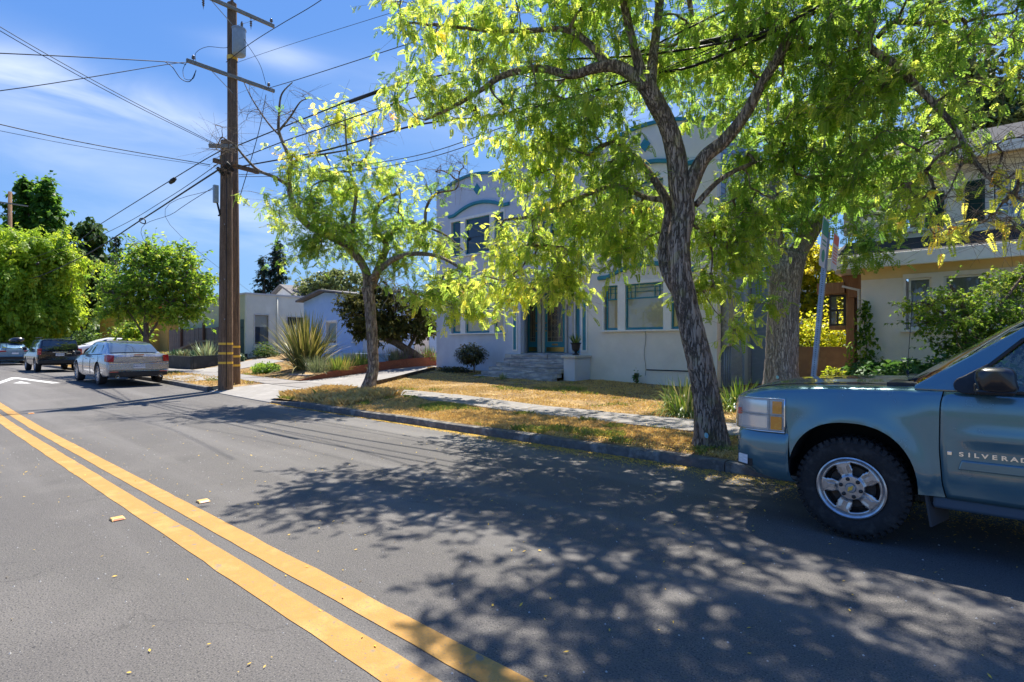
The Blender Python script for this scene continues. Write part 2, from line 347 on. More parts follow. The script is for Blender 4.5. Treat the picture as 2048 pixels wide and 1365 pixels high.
# painted lines
def line(name, y0, y1, m, x0=-110, x1=5, par=None):
    rng_ = np.random.default_rng(int(y0 * 100)); xs = np.arange(x0, x1, .25); mb = MB()
    a = y0 + rng_.normal(0, .003, len(xs)); b = y1 + rng_.normal(0, .003, len(xs)); z = zr(xs) + .004
    return mb.grid([[(x, q, zz) for x, q, zz in zip(xs, a, z)], [(x, q, zz) for x, q, zz in zip(xs, b, z)]]).build(name, m, par, kind='structure')
line('centre_line', 1.51, 1.69, yellow); line('centre_line', 1.80, 1.97, yellow)
def decal(name, px, m, dz=.004):
    pts = []
    for u, v in px:
        p = Gp(u, v, 0.); p = Gp(u, v, float(zr(p.x)) + dz); p = Gp(u, v, float(zr(p.x)) + dz); pts.append(p)
    return MB().add(pts, [tuple(range(len(pts)))]).build(name, m, kind='structure')
decal('chevron_marking', [(-40, 773), (0, 763.5), (22, 755.5), (36, 755.5), (36, 758.5), (27, 758.8), (0, 768), (-40, 778)], white_paint)
decal('chevron_marking', [(36, 755.5), (121, 766.2), (104, 767.3), (36, 758.5)], white_paint)
decal('triangle_marking', [(26, 767), (41, 763), (63, 767.5)], white_paint)
marker_m = mat('yellow ceramic', (.72, .45, .13), .5, var=((.6, .34, .1), (.78, .55, .22)), vscale=40, bump=.2)
refl = mat('amber reflector', (.5, .12, .02), .2, coat=1)
mk0 = None
for i, (x, y, lab) in enumerate(((-5.86, 2.08, 'yellow raised road marker right of the double line, nearest the truck side'), (-5.84, 1.37, 'yellow raised road marker on the camera side of the double line'), (-15.9, 2.15, 'distant yellow raised road marker beyond the double line, near the pole shadow'))):
    if mk0 is None:
        mk0 = thing('road_marker', (x, y, float(zr(x)) + .004), lab, 'road marker', 'raised markers along the centre line')
        q = MB(); a, b, h = .055, .052, .018
        q.add([(x - a, y - b, .004), (x + a, y - b, .004), (x + a, y + b, .004), (x - a, y + b, .004), (x - a + .022, y - b + .006, .004 + h), (x + a - .022, y - b + .006, .004 + h), (x + a - .022, y + b - .006, .004 + h), (x - a + .022, y + b - .006, .004 + h)],
              [(0, 3, 2, 1), (4, 5, 6, 7), (0, 1, 5, 4), (1, 2, 6, 5), (2, 3, 7, 6), (3, 0, 4, 7)]).build('marker_body', marker_m, mk0, bev=.004)
        for s in (1, -1):
            X = lambda k: x + s * (a - .022 * k + .0015)
            MB().add([(X(.12), y - .04, .0075), (X(.12), y + .04, .0075), (X(.88), y + .036, .0195), (X(.88), y - .036, .0195)], [(0, 1, 2, 3) if s > 0 else (3, 2, 1, 0)]).build('reflector', refl, mk0)
    else:
        o = mk0.copy(); COL.objects.link(o); o.location = (x, y, float(zr(x)) + .004); o['label'] = lab
        for ch in list(mk0.children): c = ch.copy(); COL.objects.link(c); c.parent = o

# kerb in separate lengths, dropped where the driveway crosses
kerb = thing('kerb', (-6, CURB, 0), None, None); kerb['kind'] = 'structure'
ke = [-46.0, -43., -40., -37., -34., -31., -28., -25., -22., -18.6]; ke2 = [-14.3, -11.4, -8.45, -5.5, -2.45, .6, 3.6, 6.6]
def kerb_piece(x0, x1, h0=.13, h1=.13):
    xs = np.linspace(x0 + .006, x1 - .006, 14); rows = []; ph = rng.uniform(0, 9)
    for x in xs:
        k = (x - x0) / (x1 - x0); z = float(zr(x)); h = h0 + (h1 - h0) * min(1, k * 2.2) + .005 * math.sin(x * 2.3 + ph); w = .006 * math.sin(x * 3.1 + ph)
        rows.append([(x, CURB + w, z - .05), (x, CURB + w, z + h - .03), (x, CURB + .012 + w, z + h - .008), (x, CURB + .035 + w, z + h), (x, CURB + .15, z + h), (x, CURB + .15, z - .05)])
    q = MB().grid(rows); n = len(q.v); q.add(rows[0], [(0, 1, 2, 3, 4, 5)]); q.add(rows[-1], [(5, 4, 3, 2, 1, 0)])
    q.build('kerb_stone', kerbm, kerb, smooth=40)
for a, b in zip(ke[:-1], ke[1:]): kerb_piece(a, b)
for i, (a, b) in enumerate(zip(ke2[:-1], ke2[1:])): kerb_piece(a, b, .06 if i == 0 else .13, .13)

# sidewalk slabs, each lying a little differently
walk = thing('sidewalk', (-10, 9.1, .2), None, None); walk['kind'] = 'structure'
wx = -48.0; k = 0
while wx < 8:
    w = 1.5; off = rng.normal(0, .006, 4); y0, y1 = WALK0 + .006, WALK1 - .006; a, b = wx + .008, wx + w - .008
    mb = MB(); rows = []
    for yy, o0, o1 in ((y0, off[0], off[1]), ((y0 + y1) / 2, (off[0] + off[2]) / 2, (off[1] + off[3]) / 2), (y1, off[2], off[3])):
        rows.append([(xx, yy, G(xx, yy) + .03 + o0 * (1 - s) + o1 * s) for s, xx in ((0, a), (.5, (a + b) / 2), (1, b))])
    mb.grid(rows); per = [rows[0][0], rows[0][1], rows[0][2], rows[1][2], rows[2][2], rows[2][1], rows[2][0], rows[1][0]]
    n = len(per); mb.add(per + [(p[0], p[1], p[2] - .08) for p in per], [(i, n + i, n + (i + 1) % n, (i + 1) % n) for i in range(n)])
    mb.build('sidewalk_slab', concrete, walk); wx += w

# driveway and its apron
drv = mat('driveway concrete', (.30, .282, .262), .85, var=((.245, .23, .21), (.355, .335, .31)), vscale=1.6, bump=.4, bscale=80, stain=(.26, .24, .22), stscale=.9, fine=(((.22, .21, .2), 110, .6, .7),))
dw = thing('driveway', (-16.5, 10, .2), None, None); dw['kind'] = 'structure'
def quadslab(p, name, m, par, dz=.02, nx=6, ny=6, th=.07, base=None):
    p = [Vector((*q, 0)) for q in p]; rows = []
    for j in range(ny + 1):
        a = p[0].lerp(p[3], j / ny); b = p[1].lerp(p[2], j / ny); rows.append([(lambda q: (q.x, q.y, G(q.x, q.y) + dz))(a.lerp(b, i / nx)) for i in range(nx + 1)])
    mb = MB().grid(rows); per = rows[0] + [r[-1] for r in rows[1:]] + rows[-1][-2::-1] + [r[0] for r in rows[-2:0:-1]]; n = len(per)
    mb.add(per + [(q[0], q[1], q[2] - th) for q in per], [(i, n + i, n + (i + 1) % n, (i + 1) % n) for i in range(n)])
    return mb.build(name, m, par, base)
quadslab([(-18.5, 6.745), (-14.3, 6.745), (-14.7, 8.49), (-18.4, 8.49)], 'apron_slab', drv, dw)
xl = lambda y: -18.62 - .0 * y
xr = lambda y: -14.9 - (y - 9.8) * .42 if y < 14.9 else -17.95
ys = [9.76, 11.6, 13.4, 15.2, 17.4, 20]
for a, b in zip(ys[:-1], ys[1:]):
    quadslab([(xl(a), a + .008), (max(xr(a), -18.0) if a > 14.9 else xr(a), a + .008), (xr(b), b - .008), (xl(b), b - .008)], 'driveway_slab', drv, dw)
# path to the cream house and the second driveway further left
quadslab([(-28.9, 9.77), (-26.2, 9.77), (-26.6, 13.2), (-29.2, 13.2)], 'front_path', drv, None)['kind'] = 'structure'
quadslab([(-24.6, 6.9), (-21.3, 6.9), (-21.3, 8.49), (-24.6, 8.49)], 'curb_path', drv, None)['kind'] = 'structure'

# ------------------------------------------------------------------ grass, litter
def vnoise(x, y, s, seed=0):
    g = np.random.default_rng(seed).random((64, 64)); X = (x * s) % 64; Y = (y * s) % 64; i = X.astype(int); j = Y.astype(int); fx = X - i; fy = Y - j
    fx = fx * fx * (3 - 2 * fx); fy = fy * fy * (3 - 2 * fy); i1 = (i + 1) % 64; j1 = (j + 1) % 64
    return (g[i, j] * (1 - fx) + g[i1, j] * fx) * (1 - fy) + (g[i, j1] * (1 - fx) + g[i1, j1] * fx) * fy
grassm = leafmat('dry grass', [(0, (.60, .44, .19)), (.3, (.74, .55, .25)), (.5, (.52, .33, .13)), (.62, (.44, .38, .12)), (.8, (.28, .32, .08)), (1, (.17, .27, .05))], trans=.3, rough=.6, spec=.2, tcol=.9)
def blades(name, n, xr_, yr_, hmin, hmax, w, seed, green=.25, keep=None, base=None, zf=gz, reddish=0, lab=None):
    g = np.random.default_rng(seed); x = g.uniform(*xr_, n); y = g.uniform(*yr_, n)
    dn = vnoise(x, y, 1.3, seed) * .6 + vnoise(x, y, 4.1, seed + 1) * .4
    ok = g.random(n) < np.clip((dn - .22) * 3, .12, 1)
    if keep is not None: ok &= keep(x, y)
    x, y, dn = x[ok], y[ok], dn[ok]; n = len(x)
    gr = vnoise(x, y, .9, seed + 5) * .55 + vnoise(x, y, 2.7, seed + 6) * .45; isg = gr > (1 - green) * .82
    h = g.uniform(hmin, hmax, n) * (.55 + dn) * np.where(isg, 1.5, 1.)
    a = g.uniform(0, 2 * math.pi, n); ln = g.uniform(.2, 1.1, n) * h; z = zf(x, y)
    dx, dy = np.cos(a), np.sin(a); b = g.uniform(0, 2 * math.pi, n); sx, sy = np.cos(b) * w / 2, np.sin(b) * w / 2
    V = np.empty((n, 4, 3)); V[:, 0] = np.stack([x - sx, y - sy, z - .01], 1); V[:, 1] = np.stack([x + sx, y + sy, z - .01], 1)
    V[:, 2] = np.stack([x + dx * ln * .4 + sx * .7, y + dy * ln * .4 + sy * .7, z + h * .65], 1); V[:, 3] = np.stack([x + dx * ln, y + dy * ln, z + h * (1 - .15 * ln / h)], 1)
    r = np.where(isg, g.uniform(.55, 1, n), g.uniform(0, .55, n)); r = np.clip(r - reddish * g.random(n), 0, 1)
    Fc = np.arange(n * 4).reshape(n, 4); me = npmesh(name, V.reshape(-1, 3), Fc, r)
    o = link(name, me, grassm, kind='stuff'); return tag(o, lab, 'grass')
nearv = lambda x, y: ~((x > -18.6) & (x < -14.2))
blades('verge_grass', 60000, (-14.2, .5), (6.9, 8.52), .02, .055, .012, 3, .24, keep=lambda x, y: (np.abs(y - 7.7) < .83), lab='dry straw coloured grass with green tufts between kerb and sidewalk')
blades('verge_weeds', 9000, (-14.4, -11.2), (7.0, 8.6), .07, .2, .012, 13, .08, reddish=.1, lab='tall reddish dry weeds at the kerb end beside the small tree')
blades('verge_grass_far', 12000, (-46, -18.8), (6.9, 8.5), .03, .08, .018, 4, .2, lab='dry yellow grass strip behind the parked cars')
inlawn = lambda x, y: (x > np.where(y < 15, -14.85 - (y - 9.8) * .42, -18)) & ~((x > -14.2) & (x < -9.9) & (y > 13.9))
blades('front_lawn', 70000, (-18, -1), (9.78, 15.45), .015, .045, .014, 5, .12, keep=inlawn, lab='dry golden lawn in front of the grey blue duplex')
blades('left_lawn', 14000, (-28, -19), (9.8, 14.6), .02, .06, .02, 6, .2, keep=lambda x, y: (x > -26) & (x < -19.2), lab='yellow dry lawn in front of the cream house')
blades('far_lawn', 9000, (-60, -31), (9.9, 14), .04, .1, .03, 8, .6, lab='rough green ground behind the fence by the yellow house')
litterm = leafmat('fallen leaves', [(0, (.72, .45, .05)), (.45, (.80, .55, .10)), (.7, (.50, .26, .05)), (1, (.30, .13, .04))], trans=.2, rough=.6, spec=.3, tcol=.8)
def litter(name, pts, size, seed, z0=.006, tilt=.25, rr=(0, 1), lab=None, zf=gz):
    g = np.random.default_rng(seed); x, y = pts; n = len(x); z = zf(x, y) + z0 + g.random(n) * .006
    a = g.uniform(0, 2 * math.pi, n); l = size * g.uniform(.6, 1.3, n); w = l * g.uniform(.3, .5, n)
    dx = np.stack([np.cos(a), np.sin(a), g.normal(0, tilt, n)], 1) * (l / 2)[:, None]; dy = np.stack([-np.sin(a), np.cos(a), g.normal(0, tilt, n)], 1) * (w / 2)[:, None]
    c = np.stack([x, y, z], 1); V = np.stack([c - dx, c - dy, c + dx, c + dy], 1).reshape(-1, 3)
    o = link(name, npmesh(name, V, np.arange(n * 4).reshape(n, 4), g.uniform(*rr, n)), litterm, kind='stuff'); return tag(o, lab, 'leaf litter')
g = np.random.default_rng(11); n = 16000; x = g.uniform(-9.5, 3, n); wdt = .05 + .16 * sst(-9, -3.5, x) + .16 * sst(-3, -1, x)
y = CURB - np.abs(g.normal(0, 1, n)) * wdt - .005
litter('gutter_leaves', (x, y), .022, 12, rr=(0, .6), lab='drift of small yellow leaves lying in the gutter along the kerb', zf=lambda x, y: zr(x))
n = 1500; x = g.uniform(-14.3, -9, n); y = CURB - np.abs(g.normal(0, .05, n)); litter('gutter_leaves_far', (x, y), .03, 13, rr=(.1, .8), lab='thin line of dry leaves along the far gutter', zf=lambda x, y: zr(x))
n = 750; x = g.uniform(-12, 1.2, n); y = CURB - g.random(n) ** 1.6 * 6.3; litter('road_leaves', (x, y), .026, 14, rr=(0, .45), lab='scattered small yellow leaves on the asphalt', zf=lambda x, y: zr(x))
n = 9000; x = g.normal(-3.2, 2.0, n); y = g.uniform(6.9, 8.45, n); litter('verge_leaves', (x, y), .03, 15, z0=.02, tilt=.5, rr=(.2, 1), lab='orange and brown fallen leaves round the foot of the large tree')
n = 9000; x = g.uniform(-10, 0, n); y = g.uniform(9.8, 15.3, n); litter('lawn_leaves', (x, y), .035, 16, z0=.02, tilt=.5, rr=(.2, 1), lab='brown fallen leaves on the lawn below the house wall')
n = 600; x = g.uniform(-12, 0, n); y = g.uniform(8.5, 9.75, n); litter('sidewalk_leaves', (x, y), .03, 17, z0=.035, rr=(.1, 1), lab='dry leaves lying on the sidewalk slabs')
peb = mat('pebble', (.42, .41, .39), .8); n = 900
x = g.uniform(-11, 1.5, n); y = g.uniform(.3, 6.6, n); s = g.uniform(.003, .008, n); mb = MB()
for a, b, c in zip(x, y, s): z = float(zr(a)); mb.add([(a - c, b, z), (a, b - c, z), (a + c, b, z), (a, b + c, z), (a, b, z + c)], [(0, 1, 4), (1, 2, 4), (2, 3, 4), (3, 0, 4)])
tag(mb.build('road_grit', peb, kind='stuff'), 'tiny pale stones loose on the asphalt', 'grit')
# ================================================================== BUILDINGS
stucco_sky_tint = mat('sky tinted grey blue stucco', (.60, .63, .72), .9, var=((.56, .59, .68), (.64, .67, .76)), vscale=1.3, bump=.7, bscale=55, spec=.2, stain=(.50, .52, .58), stscale=.8)  # blue of the sky light mixed into the colour: left wing, porch front, pillar
stucco_grey = mat('pale grey stucco', (.78, .74, .68), .9, var=((.74, .70, .64), (.81, .77, .71)), vscale=1.3, bump=.7, bscale=55, spec=.2, stain=(.64, .61, .56), stscale=.7)
siding_blue = mat('blue painted boards', (.26, .35, .48), .7, var=((.23, .32, .45), (.3, .39, .52)), vscale=2, vstretch=(1, 1, 4), bump=.3, bscale=30)
teal = mat('teal paint', (.03, .22, .28), .5, var=((.026, .2, .26), (.04, .25, .31)), vscale=3, bump=.15, bscale=40)
trimw = mat('white trim paint', (.80, .78, .74), .6, var=((.75, .73, .69), (.84, .82, .78)), vscale=3, bump=.2, bscale=60)
trimg = mat('beige trim paint', (.56, .54, .50), .6, var=((.5, .48, .44), (.6, .58, .54)), vscale=3)
stone = mat('weathered step stone', (.42, .41, .42), .85, var=((.26, .255, .26), (.46, .44, .44), (.66, .61, .55)), vscale=2.5, vstretch=(1, 1, 5), bump=1, bscale=35, stain=(.14, .14, .13), stscale=1.3)
blindm = mat('roller blind', (.92, .80, .56), .8, var=((.88, .76, .52), (.94, .84, .62)), vscale=2, vstretch=(6, 1, 1))
slatm = mat('blind slat', (.93, .88, .72), .6)
dark = mat('dark room', (.015, .015, .018), .9)
brass = mat('brass', (.55, .36, .10), .3, metal=1, var=((.4, .25, .07), (.65, .45, .15)), vscale=20)
iron = mat('black iron', (.02, .02, .021), .55, var=((.015, .015, .016), (.04, .035, .03)), vscale=20, bump=.3, bscale=90)
gutterm = mat('grey metal', (.33, .34, .34), .45, metal=.6, var=((.27, .28, .28), (.4, .41, .41)), vscale=8)
def glassmat(name, tint, refl_=1.0, rough=.01):
    m = bpy.data.materials.new(name); m.use_nodes = True; t = m.node_tree; t.nodes.clear()
    tr = N(t, 'ShaderNodeBsdfTransparent'); tr.inputs[0].default_value = (*tint, 1); gl = N(t, 'ShaderNodeBsdfGlossy'); gl.inputs['Roughness'].default_value = rough
    gl.inputs[0].default_value = (.95, .97, 1, 1); fr = N(t, 'ShaderNodeFresnel'); fr.inputs[0].default_value = 1.5
    ml = N(t, 'ShaderNodeMath', operation='MULTIPLY', use_clamp=True); L(t, fr.outputs[0], ml.inputs[0]); ml.inputs[1].default_value = 1.8 * refl_
    mx = N(t, 'ShaderNodeMixShader'); L(t, ml.outputs[0], mx.inputs[0]); L(t, tr.outputs[0], mx.inputs[1]); L(t, gl.outputs[0], mx.inputs[2])
    o = N(t, 'ShaderNodeOutputMaterial'); L(t, mx.outputs[0], o.inputs[0]); return m
glass = glassmat('window glass', (.93, .95, .94)); tglass = glassmat('tinted car glass', (.45, .55, .50), 1.3)

def wall_y(mb, x0, x1, z0, z1, y, th, holes, mi=0):
    """wall facing -Y with rectangular openings; only outer faces and the reveals of the openings"""
    xs = sorted({x0, x1, *[min(max(h[k], x0), x1) for h in holes for k in (0, 1)]}); zs = sorted({z0, z1, *[min(max(h[k], z0), z1) for h in holes for k in (2, 3)]})
    ins = lambda a, b: any(h[0] < a < h[1] and h[2] < b < h[3] for h in holes)
    solid = {}
    for i in range(len(xs) - 1):
        for j in range(len(zs) - 1): solid[i, j] = not ins((xs[i] + xs[i + 1]) / 2, (zs[j] + zs[j + 1]) / 2)
    for (i, j), s in solid.items():
        if not s: continue
        a, b, c, d = xs[i], xs[i + 1], zs[j], zs[j + 1]
        mb.add([(a, y, c), (b, y, c), (b, y, d), (a, y, d)], [(0, 1, 2, 3)], mi); mb.add([(a, y + th, c), (b, y + th, c), (b, y + th, d), (a, y + th, d)], [(3, 2, 1, 0)], mi)
        if not solid.get((i - 1, j)): mb.add([(a, y, c), (a, y + th, c), (a, y + th, d), (a, y, d)], [(3, 2, 1, 0)], mi)
        if not solid.get((i + 1, j)): mb.add([(b, y, c), (b, y + th, c), (b, y + th, d), (b, y, d)], [(0, 1, 2, 3)], mi)
        if not solid.get((i, j - 1)): mb.add([(a, y, c), (b, y, c), (b, y + th, c), (a, y + th, c)], [(3, 2, 1, 0)], mi)
        if not solid.get((i, j + 1)): mb.add([(a, y, d), (b, y, d), (b, y + th, d), (a, y + th, d)], [(0, 1, 2, 3)], mi)
    return mb
def frame_rect(mb, x0, x1, z0, z1, y0, y1, w, ws=None):
    ws = ws or w; mb.box(x0, x0 + w, y0, y1, z0 + ws, z1 - w); mb.box(x1 - w, x1, y0, y1, z0 + ws, z1 - w); mb.box(x0, x1, y0, y1, z0, z0 + ws); mb.box(x0, x1, y0, y1, z1 - w, z1); return mb

B0 = thing('duplex_house', (-11.8, FACE, .3), 'two storey sky tinted grey blue stucco duplex with curved parapet, teal trim and stone steps', 'house')
WL, PL, PR, WR = -17.8, -13.6, -10.1, -5.88
panes_l = [(-16.78, -16.30), (-16.02, -14.67), (-14.42, -13.98)]
panes_r = [(-9.48, -9.03), (-8.76, -7.47), (-7.22, -6.78)]
up_l = [(5.22, 6.62)]
hl = [(-16.9, -13.9, 2.02, 3.46), (-16.9, -13.9, 5.17, 6.66)]; hr = [(-9.58, -6.68, 2.02, 3.52), (-9.58, -6.68, 5.17, 6.66)]
mb = MB(); wall_y(mb, WL, PL + .35, .2, 7.9, FACE, .22, hl); wall_y(mb, PR - .35, WR, .1, 7.9, FACE, .22, hr, 1)
# porch front between the wings, opening with an arched head
cx, hw = (-13.12 - 10.5) / 2, (13.12 - 10.5) / 2
arch = [(cx + hw * math.cos(a), 3.42 + .5 * math.sin(a)) for a in np.linspace(math.pi, 0, 21)]
top = [(PL + .35, 7.9), (PR - .35, 7.9)]
poly = [(PL + .35, .2), (-13.12, .2)] + arch + [(-10.5, .2), (PR - .35, .2), (PR - .35, 7.9), (PL + .35, 7.9)]
mb.prism([(x, FACE + .001, z) for x, z in [(-13.25, .2), (-13.12, .2)] + arch[:1] + [(-13.12, 3.42)][:0] + [(-13.25, 3.42)]], (0, .22, 0))
mb.prism([(x, FACE + .001, z) for x, z in [(-10.5, .2), (-10.45, .2), (-10.45, 3.42), (-10.5, 3.42)]], (0, .22, 0))
for i in range(20):
    a, b = arch[i], arch[i + 1]; mb.add([(a[0], FACE + .001, a[1]), (b[0], FACE + .001, b[1]), (b[0], FACE + .001, 5.0), (a[0], FACE + .001, 5.0)], [(0, 1, 2, 3)]); mb.add([(a[0], FACE, a[1]), (b[0], FACE, b[1]), (b[0], FACE + .3, b[1]), (a[0], FACE + .3, a[1])], [(0, 1, 2, 3)])
wall_y(mb, -13.25, -10.45, 5.0, 7.9, FACE + .001, .22, [(-12.5, -11.1, 5.3, 6.6)])
mb.add([(-13.25, FACE + .001, 3.42), (-13.12, FACE + .001, 3.42), (-13.12, FACE + .001, 5.), (-13.25, FACE + .001, 5.)], [(0, 1, 2, 3)])
mb.add([(-10.5, FACE + .001, 3.42), (-10.45, FACE + .001, 3.42), (-10.45, FACE + .001, 5.), (-10.5, FACE + .001, 5.)], [(0, 1, 2, 3)])
# sides, back, roof, porch recess
mb.box(WL, WL + .22, FACE + .22, 26, .2, 7.9); mb.box(WL, WR, 26, 26.2, .2, 7.9, 1); mb.box(WL + .22, WR - .22, FACE + .22, 26, 7.3, 7.45)
mb.box(-13.95, -13.73, FACE + .22, 16.6, 1.2, 4.2); mb.box(-10.35, -10.12, FACE + .22, 16.6, 1.2, 4.2); mb.box(-13.95, -10.12, 16.72, 16.9, 1.2, 4.2); mb.box(-14, -10.1, FACE + .3, 16.9, 4.2, 4.3)
mb.box(-17.4, -6.1, FACE + .3, 25.9, 4.75, 4.85)
mb.build('wall', [stucco_sky_tint, stucco_grey], B0)
def parapet(x0, x1, ends, peak, name, m):
    n = 24; up = []
    for i in range(n + 1):
        t = i / n; x = x0 + (x1 - x0) * t; s = max(0, math.sin(math.pi * min(max((t - .12) / .76, 0), 1))); up.append((x, ends + (peak - ends) * s ** .8))
    q = MB(); q.prism([(x, FACE, z) for x, z in [(x0, 7.9), (x1, 7.9)] + up[::-1]], (0, .22, 0)); q.build('parapet', m, B0, fix=True)
    c = MB()
    rows = [[(x, FACE - .07, z - .02), (x, FACE - .07, z + .085), (x, FACE + .28, z + .085), (x, FACE + .28, z - .02)] for x, z in up]; c.grid(rows, closed=True); c.add(rows[0], [(0, 1, 2, 3)]); c.add(rows[-1], [(3, 2, 1, 0)])
    c.build('coping', teal, B0)
parapet(WL, PL - .02, 8.0, 8.3, 'left', stucco_sky_tint); parapet(PL, PR, 8.1, 8.85, 'mid', stucco_sky_tint); parapet(PR + .02, WR, 8.0, 8.3, 'right', stucco_grey)
MB().prism([(-15.55, FACE - .004, 7.72), (-15.37, FACE - .004, 7.5), (-15.19, FACE - .004, 7.72), (-15.37, FACE - .004, 7.94)], (0, -.03, 0)).build('diamond_tile', teal, B0, fix=True)
MB().prism([(-8.25, FACE - .004, 7.72), (-8.07, FACE - .004, 7.5), (-7.89, FACE - .004, 7.72), (-8.07, FACE - .004, 7.94)], (0, -.03, 0)).build('diamond_tile', teal, B0, fix=True)
def arch_trim(x0, x1, z, rise):
    rows = []
    for i in range(29):
        t = i / 28; x = x0 + (x1 - x0) * t; s = math.sin(math.pi * min(max((t - .1) / .8, 0), 1)); zz = z + rise * s ** .9
        rows.append([(x, FACE - .09, zz), (x, FACE - .09, zz + .1), (x, FACE - .003, zz + .13), (x, FACE - .003, zz - .02)])
    c = MB().grid(rows, closed=True); c.add(rows[0], [(0, 1, 2, 3)]); c.add(rows[-1], [(3, 2, 1, 0)]); c.build('arch_trim', teal, B0)
arch_trim(-17.0, -13.65, 6.80, .32); arch_trim(-9.75, -6.45, 6.80, .32); arch_trim(-17.0, -13.65, 3.6, .32); arch_trim(-9.75, -6.45, 3.68, .32)
def window(par, y, x0, x1, z0, z1, panes, trim, sash, blind=None, mullion=True, muntin=None, blind_to=0., open_=False, sill=True, slats=False, gl=None, bz=0):
    """a window group: outer trim with posts between the panes, sill; per pane a sash, glass, blind"""
    q = MB(); w = .06; yo = y - .035; yi = y + .10
    q.box(x0 - .02, x1 + .02, yo, yi, z1 - w, z1 + .04); q.box(x0 - .02, x0 + w * .6, yo + .003, yi, z0 + .0, z1 - w); q.box(x1 - w * .6, x1 + .02, yo + .003, yi, z0 + .0, z1 - w)
    for (a, b), (c, d) in zip(panes[:-1], panes[1:]): q.box(b, c, yo + .006, yi + .06, z0, z1 - w)
    f = q.build('window', trim, par)
    if sill: MB().box(x0 - .06, x1 + .06, y - .085, y + .04, z0 - .055, z0 - .002).build('sill', trim, f, bev=.006)
    sm = MB(); gm = MB()
    for i, (a, b) in enumerate(panes):
        frame_rect(sm, a, b, z0 + .001, z1 - w - .001, y + .045, y + .085, .042, .07)
        if muntin:
            zt = z1 - w - (z1 - z0) * .30; sm.box(a + .042, b - .042, y + .047, y + .083, zt - .02, zt + .02)
            wd = b - a
            for k in ((.3, .7) if wd < .8 else (.12, .24, .76, .88)): xx = a + wd * k; sm.box(xx - .009, xx + .009, y + .05, y + .08, zt + .02, z1 - w - .043)
            for k in (.45, .72): zz = zt + (z1 - w - zt) * k; sm.box(a + .042, b - .042, y + .054, y + .076, zz - .008, zz + .008)
        gm.add([(a + .03, y + .066, z0 + .04), (b - .03, y + .066, z0 + .04), (b - .03, y + .066, z1 - w - .03), (a + .03, y + .066, z1 - w - .03)], [(0, 1, 2, 3)])
        if blind:
            top_ = z1 - .02; bot = z0 + .03 + bz
            if slats and b - a > .8:
                s = MB(); zz = bot
                while zz < top_: s.add([(a + .02, y + .10, zz), (b - .02, y + .10, zz), (b - .02, y + .112, zz + .03), (a + .02, y + .112, zz + .03)], [(0, 1, 2, 3)]); zz += .027
                s.build('blind', slatm, f, kind='stuff')
            else:
                rows = [[(a - .01, y + .14 + .004 * math.sin(k), bot), (a - .01, y + .14 + .004 * math.sin(k), top_)] for k in (0,)]
                n = 14; xs = np.linspace(a - .01, b + .01, n); MB().grid([[(x, y + .105 + .004 * math.sin(i * 1.9), bot) for i, x in enumerate(xs)], [(x, y + .105 + .004 * math.sin(i * 1.9), top_) for i, x in enumerate(xs)]]).build('blind', blind, f, smooth=True)
    sm.build('sash', sash, f); gm.build('pane', gl or glass, f)
    return f
window(B0, FACE, -16.9, -13.9, 2.02, 3.46, panes_l, trimw, teal, blindm, muntin=True)
window(B0, FACE, -9.58, -6.68, 2.02, 3.52, panes_r, trimw, teal, blindm, muntin=True, slats=True)
window(B0, FACE, -16.9, -13.9, 5.17, 6.66, panes_l, trimw, teal)
window(B0, FACE, -9.58, -6.68, 5.17, 6.66, panes_r, trimw, teal, blindm)
window(B0, FACE + .001, -12.5, -11.1, 5.3, 6.6, [(-12.42, -11.85), (-11.75, -11.18)], trimw, teal)
for a in (-13.5, -10.42): # narrow framed panels either side of the porch
    q = frame_rect(MB(), a, a + .24, 1.32, 3.05, FACE - .035, FACE - .002, .05); f = q.build('panel_frame', trimw, B0); MB().box(a + .05, a + .19, FACE - .02, FACE - .003, 1.37, 3.0).build('panel_inset', teal, f)
